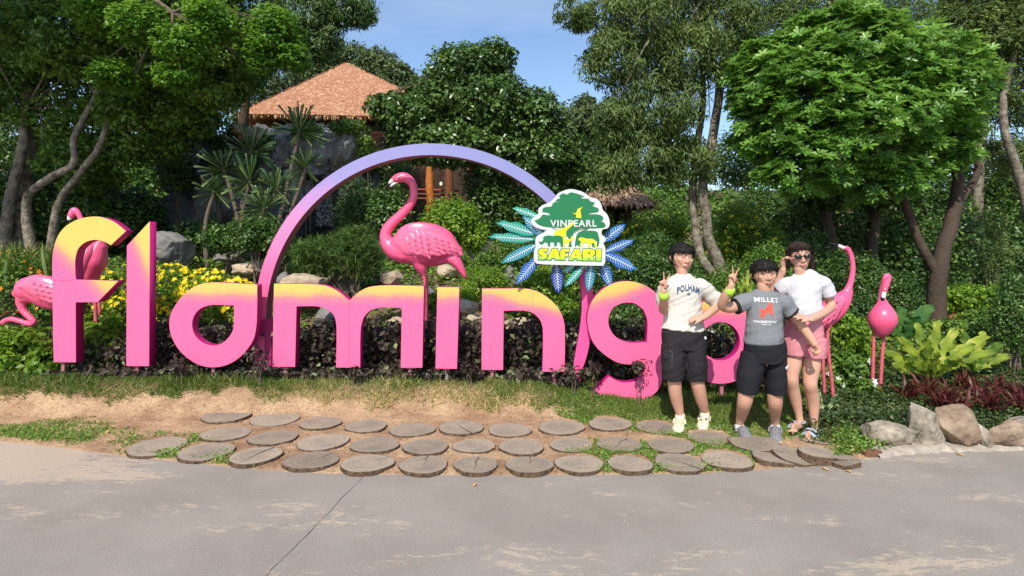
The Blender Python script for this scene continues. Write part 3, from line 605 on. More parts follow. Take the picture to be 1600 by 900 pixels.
# ------------------------------------------------------------------ flamingo statues
FP = mat('flamingo_pink', (.80, .095, .215), .36, .5, noise=(7, .5, (.88, .12, .27)), coat=.25)
FPL = mat('flamingo_wing_pink', (.80, .15, .27), .3, .5, noise=(14, .5, (.80, .10, .24)), coat=.25)
FLEG = mat('flamingo_leg', (.66, .12, .17), .5, noise=(25, .8, (.42, .06, .09)))
BLK = mat('beak_black', (.012, .012, .012), .35); BWH = mat('beak_white', (.78, .74, .72), .35); EYEY = mat('eye_dark', (.03, .02, .02), .2)
def chain(pr, n=5, seg=12, up=(0, -1, 0)):
    p, a, b = stube(pr, n); return tube_arr(p, a, seg, True, b, up)
def feathers(root, me, px_rows, Y, m, size):
    """raised overlapping feathers laid on the camera side of a wing mesh"""
    T = bpy.data.meshes.new('feather')
    V = []; Fs = []
    prof = [(0, .25), (.2, .42), (.45, .5), (.7, .45), (.88, .28), (1, .02)]
    for u, w_ in prof:
        for k in (-1, 0, 1): V.append((u, k*w_*.5, (.07 if k == 0 else 0)+.10*u))
    for i in range(len(prof)-1):
        for k in (0, 1):
            a = i*3+k; Fs.append((a, a+3, a+4, a+1))
    T.from_pydata(V, [], Fs); T.materials.append(m); T.polygons.foreach_set('use_smooth', [True]*len(T.polygons))
    bv = bvh(me); r = Vector((0, 0, 0)); q = root
    while q is not None: r = r+q.location; q = q.parent
    for x, y, ang, s in px_rows:
        p = P(x, y, 1.0); d = (p-Vector((0, 0, CH))).normalized()
        h, nrm, _, _ = bv.ray_cast(Vector((0, 0, CH)), d)
        if h is None: continue
        if nrm.dot(d) > 0: nrm = -nrm
        dx = Vector((math.cos(ang), 0, -math.sin(ang))); dx = (dx-nrm*dx.dot(nrm)).normalized(); sy = nrm.cross(dx)
        o = bpy.data.objects.new('feather', T); COL.objects.link(o); o.parent = root
        M = Matrix((dx*s, sy*s*.75, nrm*s)).transposed().to_4x4(); M.translation = h+nrm*.002-r; o.matrix_local = M
def flamingo_big():
    Y = 6.45; s = Y/F; z = lambda x, y, dy=0: P(580+x/5, 260+y/5, Y+dy); k = s/5
    root = empty('flamingo_statue', (z(430, 0).x, Y, float(gz(z(430, 0).x, Y))), 'large glossy pink flamingo statue standing under the arch, looking left', 'statue')
    neck = [(z(185, 100), 30*k), (z(225, 88), 40*k), (z(270, 90), 40*k), (z(315, 125), 34*k), (z(332, 180), 33*k), (z(328, 245), 33*k), (z(295, 310), 34*k), (z(235, 375), 36*k), (z(175, 430), 39*k), (z(125, 490), 43*k), (z(112, 550), 47*k), (z(135, 610), 60*k), (z(190, 655), 80*k), (z(260, 670), 95*k)]
    body = []
    for x, cy, ry in [(120, 590, 45), (150, 612, 75), (200, 622, 112), (260, 618, 145), (330, 610, 168), (400, 608, 173), (480, 610, 163), (560, 622, 136), (630, 645, 88), (690, 662, 34)]:
        body.append((z(x, cy), ry*k, ry*k*.72))
    V1 = chain(neck); V2 = chain(body, 4, 20, (0, 0, 1))
    thigh = chain([(z(370, 740), 75*k, 60*k), (z(395, 800), 52*k, 45*k), (z(410, 850), 20*k, 18*k), (z(412, 880), 12*k, 12*k)]); 
    belly = chain([(z(300, 700), 70*k), (z(450, 735), 50*k), (z(570, 725), 40*k), (z(610, 705), 25*k)])
    tail = chain([(z(600, 690), 46*k, 60*k), (z(655, 735), 58*k, 50*k), (z(700, 800), 44*k, 32*k), (z(728, 850), 28*k, 20*k), (z(736, 876), 12*k, 10*k)], 5, 14)
    me = remesh([V1, V2, thigh, belly, tail], .011, 4, 'body'); me.materials.append(FP); bo = link('body', me, root)
    # wing: a plate over the upper flank on each side
    for sg in (-1, 1):
        w_ = []
        for x, cy, ry in [(215, 590, 50), (250, 585, 98), (310, 578, 125), (390, 570, 130), (470, 582, 122), (550, 600, 98), (620, 622, 62), (680, 645, 22), (698, 652, 6)]:
            c = z(x, cy); dep = np.interp(x, [215, 300, 400, 500, 620, 700], [70, 92, 98, 88, 45, 12])*k
            w_.append((c+Vector((0, sg*dep, 0)), ry*k, 34*k*(ry/130)**.4))
        W = chain(w_, 4, 18, (0, 0, 1)); wm = remesh([W], .011, 2, 'wing'); wm.materials.append(FPL)
        wo = link('wing', wm, root)
        if sg < 0:
            w2 = wm.copy(); r = root.location; w2.transform(Matrix.Translation(r)); rows = []; rs = random.Random(2)
            for i in range(9):
                for j in range(7):
                    x = 255+i*46+j*6; y = 480+j*37+i*9
                    up = np.interp(x, [230, 310, 400, 500, 600, 690], [520, 460, 445, 465, 535, 640]); lo = np.interp(x, [230, 310, 400, 500, 600, 690], [640, 690, 698, 695, 680, 655])
                    if up+32 < y < lo-22 and x < 640: rows.append((580+x/5, 260+y/5, math.radians(22+24*(i < 4)+rs.uniform(-5, 5)+(7-j)*2), (62+i*6)*k))
            for i in range(8):
                x = 330+i*40; rows.append((580+x/5, 260+np.interp(x, [330, 460, 620], [672, 678, 652])/5, math.radians(4+rs.uniform(-4, 4)), 82*k))
            feathers(wo, w2, rows, Y, FPL, 1)
    mb = MB(); 
    p, a, b = stube([(z(196, 98), 24*k, 22*k), (z(165, 112), 22*k, 18*k), (z(145, 132), 15*k, 13*k)], 4); mb.tube(p, a, BWH, 12, True, b)
    p, a, b = stube([(z(205, 118), 12*k, 14*k), (z(180, 135), 14*k, 12*k), (z(155, 155), 11*k, 10*k)], 4); mb.tube(p, a, BWH, 12, True, b)
    p, a, b = stube([(z(148, 134), 15*k, 13*k), (z(128, 155), 15*k, 12*k), (z(113, 182), 6*k, 5*k)], 4); mb.tube(p, a, BLK, 12, True, b)
    p, a, b = stube([(z(190, 112), 4*k), (z(165, 140), 5*k), (z(140, 165), 5*k)], 4); mb.tube(p, [q+.001 for q in a], BLK, 8, True, [22*k]*len(a))
    link('beak', mb.mesh('beak'), root)
    mb = MB(); mb.tube([z(213, 86, -41*k), z(213, 86, -36*k)], 9*k, BWH, 12); mb.tube([z(214, 86, -45*k), z(214, 86, -41*k)], 5.5*k, EYEY, 10); link('eye', mb.mesh('eye'), root)
    for lx, dy, top in ((418, 0, 870), (436, .10, 860)):
        pts = [(z(lx, top, dy), 10*k), (z(lx+2, 1100, dy), 9*k), (z(lx+8, 1230, dy), 13*k), (z(lx+10, 1260, dy), 10*k), (z(lx+14, 1500, dy), 9*k)]
        g0 = z(lx+14, 1500, dy); pts.append((Vector((g0.x, g0.y, float(gz(g0.x, g0.y))-.05)), 10*k))
        mb = MB(); p, a, b = stube(pts, 4); mb.tube(p, a, FLEG, 10); link('leg', mb.mesh('leg'), root)
flamingo_big()
def flamingo(label, Y, neck, body, beak, legs, eye=None, wing=None, tail=None, up=(0, 0, 1), plates=()):
    """px tuples: neck (x,y,r[,dy]); body (x,y,ry,rdepth[,dy]); beak (x,y,r[,dy]) from base to tip; legs [(x,y[,dy])...]"""
    k = Y/F; J = lambda q, i: P(q[0], q[1], Y+(q[i] if len(q) > i else 0))
    lx, ly = legs[0][-1][0], legs[0][-1][1]
    b0 = P(lx, ly, Y); root = empty('flamingo_statue', (b0.x, b0.y, float(gz(b0.x, b0.y))), label, 'statue', 'pink flamingo statues around the letters')
    L = [chain([(J(q, 3), q[2]*k) for q in neck]), chain([(J(q, 4), q[2]*k, q[3]*k) for q in body], 4, 18, up)]
    for l in legs: L.append(chain([(J(l[0], 2)+Vector((0, 0, 6*k)), 6*k), (J(l[0], 2), 4.5*k), (J(l[0], 2)-Vector((0, 0, 8*k)), 2*k)]))
    if tail: L.append(chain([(J(q, 4), q[2]*k, q[3]*k) for q in tail], 4, 12, up))
    me = remesh(L, .009, 3, 'body'); me.materials.append(FP); bo = link('body', me, root)
    if wing:
        W = chain([(J(q, 4), q[2]*k, q[3]*k) for q in wing], 4, 14, up); wm = remesh([W], .009, 2, 'wing'); wm.materials.append(FPL); wo = link('wing', wm, root)
        w2 = wm.copy(); w2.transform(Matrix.Translation(root.location)); feathers(wo, w2, [(x, y, math.radians(a), s*k) for x, y, a, s in plates], Y, FPL, 1)
    mb = MB(); n = len(beak); p, a, b = stube([(J(q, 3), q[2]*k) for q in beak], 4); h = int(len(p)*.55)
    mb.tube(p[:h+1], a[:h+1], BWH, 9); mb.tube(p[h:], a[h:], BLK, 9); link('beak', mb.mesh('beak'), root)
    if eye: mb = MB(); q = J(eye, 2); mb.tube([q, q+Vector((0, -.006, 0))], 1.1*k, BWH, 8); mb.tube([q+Vector((0, -.006, 0)), q+Vector((0, -.009, 0))], .6*k, EYEY, 8); link('eye', mb.mesh('eye'), root)
    for l in legs:
        pts = [(J(q, 2), 2.1*k) for q in l]; e = pts[-1][0]; pts.append((Vector((e.x, e.y, float(gz(e.x, e.y))-.04)), 2.1*k))
        for i in range(1, len(pts)-1): pts[i] = (pts[i][0], 2.6*k)
        mb = MB(); p, a, b = stube(pts, 3); mb.tube(p, a, FLEG, 9); link('leg', mb.mesh('leg'), root)
    return root
flamingo('pink flamingo statue bending its head to the ground, left of the letter f', 6.25,
    [(48, 462, 12), (34, 468, 8.5), (36, 484, 5.5), (46, 495, 5), (53, 503, 4.5), (46, 506.5, 4.2), (32, 502, 4.2), (18, 499, 4.4), (8, 502, 5), (3, 509, 5.5)],
    [(28, 458, 8, 8), (36, 455, 17, 14), (50, 451, 20, 18), (70, 455, 25, 20), (92, 463, 24, 19), (112, 474, 15, 14), (125, 484, 6, 6)],
    [(3, 511, 4.6), (0, 517, 3.6), (-1, 523, 2)], [[(88, 484), (90, 520), (88, 560)], [(96, 482, .1), (99, 520, .1), (98, 560, .1)]], None,
    [(38, 446, 8, 8, -.09), (52, 446, 17, 10, -.10), (74, 452, 20, 10, -.105), (96, 464, 17, 8, -.09), (116, 477, 6, 4, -.05)],
    plates=[(46+i*9+j*2, 438+j*8+i*2.4, 28, 12) for i in range(7) for j in range(4)])
flamingo('pink flamingo statue seen from behind through the bowl of the letter f', 6.3,
    [(112, 336, 5.5), (116, 329, 5.5), (122, 333, 4.2), (128, 346, 4), (134, 357, 4.2), (143, 366, 5), (153, 374, 6.5), (157, 386, 10)],
    [(158, 372, 6, 6), (156, 382, 10, 10), (151, 396, 16, 15), (147, 410, 19, 17), (143, 424, 15, 13), (138, 436, 9, 8)],
    [(110, 338, 4), (108.5, 343, 3), (110, 348, 2)], [[(147, 436), (149, 480), (151, 560)], [(152, 432, .1), (156, 485, .1), (158, 560, .1)]], None,
    [(140, 386, 7, 8, -.07), (138, 398, 11, 8, -.09), (135, 412, 10, 7, -.09), (132, 425, 6, 5, -.07), (131, 436, 2, 2, -.05)], up=(0, -1, 0))
flamingo('tall pink flamingo statue stretching its neck upward behind the woman', 5.6,
    [(1318, 388, 3.2), (1323, 388, 3.9), (1327.5, 394, 3.8), (1331, 405, 3.8), (1332.5, 420, 4), (1330, 438, 4.4), (1325, 452, 5.5), (1317, 464, 8), (1308, 474, 12)],
    [(1326, 456, 7, 6), (1318, 466, 13, 11), (1306, 478, 18, 16), (1294, 490, 18, 17), (1282, 503, 15, 13), (1272, 514, 8, 7)],
    [(1317, 387, 3), (1309, 383.5, 2.4), (1296, 380, 1.1)], [[(1288, 505), (1286, 560), (1288, 605)], [(1296, 505, -.06), (1293, 535, -.06), (1303, 626, -.06)]], (1321, 387, -.02),
    [(1316, 468, 8, 6, -.08), (1304, 478, 14, 8, -.10), (1290, 492, 13, 7, -.10), (1276, 508, 5, 4, -.06)], up=(0, 0, 1),
    plates=[(1312-i*8-j*1, 466+j*8+i*6.5, 130, 12) for i in range(5) for j in range(4)])
flamingo('pink flamingo statue facing forward with its neck folded down, right of the woman', 5.75,
    [(1381, 458, 3.8), (1384, 447, 4.6), (1387.5, 436, 4.6), (1387, 430, 4), (1383, 434, 4), (1380, 446, 4.2, .03), (1378, 460, 4.8, .03), (1378, 474, 7, .03), (1379, 484, 12, .02)],
    [(1379, 474, 8, 8), (1379, 482, 15, 13, -.02), (1379, 494, 20, 20, -.04), (1379, 506, 18, 20, -.04), (1379, 516, 12, 14, -.03), (1379, 522, 6, 8)],
    [(1381, 459, 3.4, -.02), (1380, 465, 3, -.03), (1378.5, 472, 1.6, -.03)], [[(1365, 512), (1364.5, 560), (1363, 606)], [(1383, 516), (1378, 560), (1375, 626)]], (1382.5, 452, -.035), up=(0, -1, 0))
# ------------------------------------------------------------------ people
SKIN = mat('skin_light', (.58, .335, .24), .5, .3, noise=(14, .8, (.52, .27, .19)))
SKIN2 = mat('skin_warm', (.55, .315, .215), .5, .3, noise=(14, .8, (.50, .26, .175)))
for m_ in (SKIN, SKIN2):
    b_ = m_.node_tree.nodes['Principled BSDF']; b_.inputs['Roughness'].default_value = .62; b_.inputs['Subsurface Weight'].default_value = .12; b_.inputs['Subsurface Radius'].default_value = (.012, .005, .003); b_.inputs['Subsurface Scale'].default_value = 1
LIP = mat('lips', (.50, .17, .15), .45); EYEW = mat('eye_white', (.42, .39, .37), .3); IRIS = mat('iris_dark', (.02, .012, .01), .15)
HAIRB = mat('hair_black', (.012, .010, .010), .6, .25, bump=(60, .5)); HAIRD = mat('hair_dark_brown', (.035, .02, .015), .6, .25, bump=(60, .5))
def cloth(name, col, col2, sc=5, fine=260, rough=.85):
    m = mat(name, col, rough, .2, noise=(sc, .5, col2), bump=(40, .22)); return m
def chainflat(pr, n=5, seg=12):
    p, a, b = stube(pr, n); return tube_arr(p, a, seg, False, b)
class Person:
    def __init__(s, label, base, D, skin, hair):
        s.D = D; s.root = empty('person', (base.x, base.y, 0), label, 'person', 'family of three posing beside the letters'); s.skin = skin; s.hair = hair; s.L = []; s.k = D/F
    def J(s, x, y, dy=0): return P(x, y, s.D+dy) if True else None
    def limb(s, rows, seg=14, n=4):
        """rows (px,py,dy,r px[, r2 px])"""
        k = s.k*.93; s.L.append(chain([(s.J(r[0], r[1], r[2]), r[3]*k, (r[4] if len(r) > 4 else r[3])*k) for r in rows], n, seg))
    def hand(s, wrist, axis, palm, curls, spreads, side=1, sc=1., thumb=(.9, .5, .2)):
        """axis along the fingers, palm = direction the palm faces, side +1: thumb on axis x palm side"""
        ax = Vector(axis).normalized(); pn = Vector(palm); pn = (pn-ax*pn.dot(ax)).normalized(); sd_ = ax.cross(pn)*side
        W = Vector(wrist); out = []
        for i in range(4):   # palm bones
            o = sd_*(.027-.018*i)*sc
            out.append(chain([(W+o*.45-ax*.012*sc, .0135*sc), (W+o*.8+ax*.04*sc, .0125*sc), (W+o+ax*(.082-.004*abs(i-1))*sc, .0105*sc)], 3, 8))
        ln = [.070, .078, .072, .056]
        for i in range(4):
            b = W+sd_*(.027-.018*i)*sc+ax*(.080-.004*abs(i-1))*sc; sp = math.radians(spreads[i]); a0 = (ax*math.cos(sp)+sd_*math.sin(sp)).normalized()
            pts = [(b-ax*.01*sc, .0092*sc)]; cu = 0; p = b
            for j, fr in enumerate((.45, .30, .25)):
                cu += math.radians(curls[i])*(1.0, 1.15, .8)[j]
                d = a0*math.cos(cu)+pn*math.sin(cu); q = p+d*ln[i]*fr*sc; pts.append((q, (.0082, .0075, .0062)[j]*sc)); p = q
            out.append(chain(pts, 2, 8))
        t0 = W+sd_*.022*sc+ax*.018*sc; d1 = (sd_*thumb[0]+ax*thumb[1]+pn*thumb[2]).normalized(); t1 = t0+d1*.034*sc
        d2 = (ax*.8+pn*(.25+thumb[2])+sd_*(thumb[0]*.45)).normalized() if thumb[2] < .6 else (pn*.6-sd_*.65+ax*.4).normalized()
        t2 = t1+d2*.03*sc; t3 = t2+(d2 if thumb[2] < .6 else (-sd_*.9+pn*.1+ax*.1)).normalized()*.024*sc
        out.append(chain([(t0, .0125*sc), (t1, .0105*sc), (t2, .009*sc), (t3, .0072*sc)], 3, 8)); s.L += out
    def head(s, cx, cy, hw, hh, yaw=0, tilt=0):
        """cx,cy px centre of the face; hw half width, hh half height in px"""
        k = s.k; c = s.J(cx, cy, .02); R = Matrix.Rotation(math.radians(tilt), 3, 'Y') @ Matrix.Rotation(math.radians(yaw), 3, 'Z'); a, h = hw*k, hh*k; s.hc = c; s.hR = R; s.ha = a; s.hh = h
        T = lambda x, y, z: c+R @ Vector((x*a, y*a, z*h)); s.T = T
        s.L.append(chain([(T(0, .1, -.55), .55*a, .62*a), (T(0, .12, -.2), .98*a, .93*a), (T(0, .18, .2), 1.12*a, 1.0*a), (T(0, .22, .45), 1.0*a, .92*a), (T(0, .25, .64), .62*a, .6*a)], 4, 18))
        s.L.append(chain([(T(0, -.25, -.2), .70*a, .80*a), (T(0, -.34, -.5), .52*a, .66*a), (T(0, -.42, -.76), .30*a, .42*a), (T(0, -.45, -.88), .18*a, .24*a)], 4, 14))
        s.L.append(chain([(T(0, -.86, .15), .09*a), (T(0, -1.0, -.10), .13*a), (T(0, -1.08, -.22), .15*a), (T(0, -.95, -.30), .12*a)], 3, 8))
        s.L.append(chain([(T(-.5, -.72, .22), .14*a), (T(0, -.86, .26), .12*a), (T(.5, -.72, .22), .14*a)], 3, 8))
        s.L.append(chain([(T(-.28, -.78, -.50), .07*a), (T(0, -.90, -.50), .11*a), (T(.28, -.78, -.50), .07*a)], 3, 8))
        for e in (-1, 1):
            s.L.append(chain([(T(e*.16, -.98, -.25), .08*a), (T(e*.2, -.92, -.25), .07*a)], 2, 6))
            s.L.append(chain([(T(e*.97, .05, .14), .10*a, .16*a), (T(e*1.06, .12, 0), .09*a, .19*a), (T(e*.98, .04, -.2), .07*a, .12*a)], 3, 8))
            s.L.append(chain([(T(e*.5, -.62, -.12), .26*a), (T(e*.42, -.62, -.3), .2*a)], 2, 8))
    def face(s, glasses=False, smile=True):
        a = s.ha; T = s.T; mb = MB()
        for e in (-1, 1):
            mb = MB(); mb.tube([T(e*.36, -.80, .06), T(e*.38, -.86, .06)], .15*a, EYEW, 12, True, [.085*a]*2, (0, 0, 1)) if False else mb.tube([T(e*.30, -.83, .06), T(e*.48, -.78, .06)], .042*a, EYEW, 10); mb.tube([T(e*.37, -.85, .06), T(e*.40, -.845, .06)], .052*a, IRIS, 10); link('eye', mb.mesh('eye'), s.root)
            mb = MB(); mb.tube([T(e*.18, -.92, .27), T(e*.4, -.90, .32), T(e*.62, -.78, .27)], .032*a, s.hair, 8); link('eyebrow', mb.mesh('eyebrow'), s.root)
        mb = MB(); mb.tube([T(-.27, -.84, -.47), T(-.12, -.97, -.505), T(.12, -.97, -.505), T(.27, -.84, -.47)], .05*a, LIP, 8, True, [.03*a, .05*a, .05*a, .03*a]); mb.tube([T(-.2, -.86, -.53), T(0, -.97, -.575), T(.2, -.86, -.53)], .05*a, LIP, 8); link('lips', mb.mesh('lips'), s.root)
        if glasses:
            m = mat('lens_dark', (.012, .01, .012), .08, .6); mb = MB()
            for e in (-1, 1):
                mb.tube([T(e*.42, -.98, .06), T(e*.42, -1.03, .06)], .24*a, m, 16, True, [.36*a]*2, (0, 0, 1)); mb.tube([T(e*.74, -.92, .12), T(e*1.1, .1, .10)], .03*a, m, 6)
            mb.tube([T(-.14, -1.06, .1), T(.14, -1.06, .1)], .035*a, m, 6); link('sunglasses', mb.mesh('sunglasses'), s.root)
    def hairdo(s, extra=(), fringe=.42, side=-.05, seed=1, n=1800):
        a = s.ha; T = s.T
        H = [chainflat([(T(0, .35, -.35), .70*a, .88*a), (T(0, .36, .0), .98*a, 1.06*a), (T(0, .30, .4), 1.04*a, 1.10*a), (T(0, .24, .70), .92*a, .95*a), (T(0, .2, .93), .68*a, .68*a), (T(0, .18, 1.06), .34*a, .34*a)], 4, 18)]
        H.append(chain([(T(-.72, -.46, fringe+.12), .22*a, .28*a), (T(-.3, -.78, fringe+.10), .22*a, .3*a), (T(.3, -.78, fringe+.14), .22*a, .3*a), (T(.72, -.46, fringe+.12), .22*a, .28*a)], 4, 10))
        H.append(chain([(T(-.5, -.3, .62), .42*a), (T(0, -.42, .70), .46*a), (T(.5, -.3, .62), .42*a)], 4, 12))
        for e in (-1, 1): H.append(chain([(T(e*.86, -.2, .5), .22*a), (T(e*1.0, .0, .18), .15*a), (T(e*1.0, .0, side), .08*a)], 3, 8))
        H += [chain([(T(*q[0]), q[1]*a) for q in e]) for e in extra]
        me = remesh(H, .006, 2, 'hair'); c = co(me); nn = normals(me); c = c+nn*(.0028*fn(c*[1, 1, .25], 55, 2, 3))[:, None]; setco(me, c); me.materials.append(s.hair)
        rs = np.random.RandomState(seed); idx = rs.randint(0, len(c), n); p = c[idx]; nv = nn[idx]; d = np.stack([rs.normal(size=n)*.35, -.25+rs.normal(size=n)*.3, -np.ones(n)*.9], 1); d -= nv*(d*nv).sum(1)[:, None]*.8
        V, Fc, R = inst(NARROW, p-nv*.001, d+nv*.12, nv, .038*(.4+.9*rs.rand(n)), None, np.ones(n)*.6)
        me2 = npmesh('strands', V, Fc, s.hair); h = link('hair', me, s.root); link('strands', me2, h)
    def finish(s, voxel=.005, clothes=()):
        me = remesh(s.L, voxel, 3, 'body'); me.materials.append(s.skin); s.body = link('body', me, s.root)
    def garment(s, name, chains, m, voxel=.006, sm=2, folds=.004, fr=9, seed=0, hem=None, mat2=None, par=None):
        me = remesh(chains, voxel, sm, name); c = co(me); nn = normals(me)
        q = np.stack([c[:, 0]*1.0, c[:, 1]*.8, c[:, 2]*1.0], 1)
        f = fn(q, fr, 3, seed); r = 1-np.abs(f)*1.6
        q2 = np.stack([c[:, 0]+.55*c[:, 2], c[:, 1], -.55*c[:, 0]+c[:, 2]], 1)*[.30, .5, 1.9]; r2 = 1-np.abs(fn(q2, fr*.9, 2, seed+5))*2
        c = c+nn*((folds*.35*r+folds*.8*r2))[:, None]; setco(me, c); me.materials.append(m); s.last = me.copy()
        return link(name, me, par or s.root)
    def decal(s, me, bv, name, m, par, th=.0025):
        """wrap a flat mesh (XZ at camera side) onto the garment"""
        c = co(me); out = []
        for v in c:
            h, n_, _, _ = bv.ray_cast(Vector((v[0], s.D-1.0, v[2])), Vector((0, 1, 0)))
            out.append((v[0], (h.y if h is not None else s.D-.1)-th, v[2]))
        setco(me, out); me.materials.clear(); me.materials.append(m); return link(name, me, par)
    def band(s, a, b, r, m):
        mb = MB(); mb.tube([a, b], r, m, 16, True); return link('wristband', mb.mesh('wristband'), s.root)
def subdiv(me, n=1):
    bm = bmesh.new(); bm.from_mesh(me); bmesh.ops.triangulate(bm, faces=bm.faces)
    bmesh.ops.subdivide_edges(bm, edges=[e for e in bm.edges if e.calc_length() > .008], cuts=n); bmesh.ops.triangulate(bm, faces=bm.faces); bm.to_mesh(me); bm.free(); return me
def clog(root, heel, toe, m, ms, mh, sc=1., sock=None):
    """heel and toe on the ground"""
    H = Vector(heel); T = Vector(toe); d = (T-H); L = d.length; d.normalize(); sd_ = Vector((0, 0, 1)).cross(d); U = Vector((0, 0, 1))
    q = lambda u, v, z: H+d*(u*L)+sd_*v+U*z
    up = [chain([(q(.16, 0, .045), .045*sc, .036*sc), (q(.30, 0, .05), .042*sc, .040*sc), (q(.5, 0, .046), .048*sc, .044*sc), (q(.68, 0, .036), .040*sc, .049*sc), (q(.84, 0, .030), .030*sc, .047*sc), (q(.93, 0, .027), .020*sc, .034*sc)], 4, 16, (0, 0, 1))]
    me = remesh(up, .005, 3, 'upper'); c = co(me); c[:, 2] = np.maximum(c[:, 2], .012); setco(me, c); me.materials.append(m)
    sh = empty('shoe', (H.x, H.y, 0)); sh.parent = root; sh.location = Vector((H.x, H.y, 0))-root.location
    bv = bvh(me); link('upper', me, sh)
    mb = MB(); n = 28; rim = []
    for i in range(n):
        a = 2*math.pi*i/n; u = .5-.5*math.cos(a); w_ = (.038+.016*ss(.2, .75, u))*sc*abs(math.sin(a))**.6*(1 if math.sin(a) > 0 else -1); rim.append((u, w_))
    V = [q(u*1.0+.0, w_, .002) for u, w_ in rim]+[q(.5+(u-.5)*1.03, w_*1.05, .012) for u, w_ in rim]+[q(.5+(u-.5)*1.0, w_, .027) for u, w_ in rim]
    Fs = [tuple(range(n-1, -1, -1)), tuple(2*n+i for i in range(n))]+[(r*n+i, r*n+(i+1) % n, (r+1)*n+(i+1) % n, (r+1)*n+i) for r in (0, 1) for i in range(n)]
    mb.add(V, Fs, ms, False); link('sole', mb.mesh('sole'), sh)
    mb = MB(); mb.tube([q(.44, .047*sc, .05), q(.30, .047*sc, .066), q(.08, .035*sc, .07), q(.0, 0, .07), q(.08, -.035*sc, .07), q(.30, -.047*sc, .066), q(.44, -.047*sc, .05)], .0045, m, 8, True, [.009]*7, (0, 0, 1)); link('strap', mb.mesh('strap'), sh)
    mb = MB()
    for u, v in [(.56, -.02), (.56, .02), (.64, 0), (.64, .032), (.64, -.032), (.72, -.018), (.72, .018), (.8, 0), (.8, .03), (.8, -.03)]:
        p = q(u, v*sc, .2); h, nn, _, _ = bv.ray_cast(p, Vector((0, 0, -1)))
        if h is not None: mb.tube([h-nn*.003, h+nn*.0006], .0048, mh, 8, False)
    link('vent_hole', mb.mesh('vent_hole'), sh, kind='stuff')
    return sh, q, bv
LIME = mat('lime_band', (.42, .68, .06), .5)
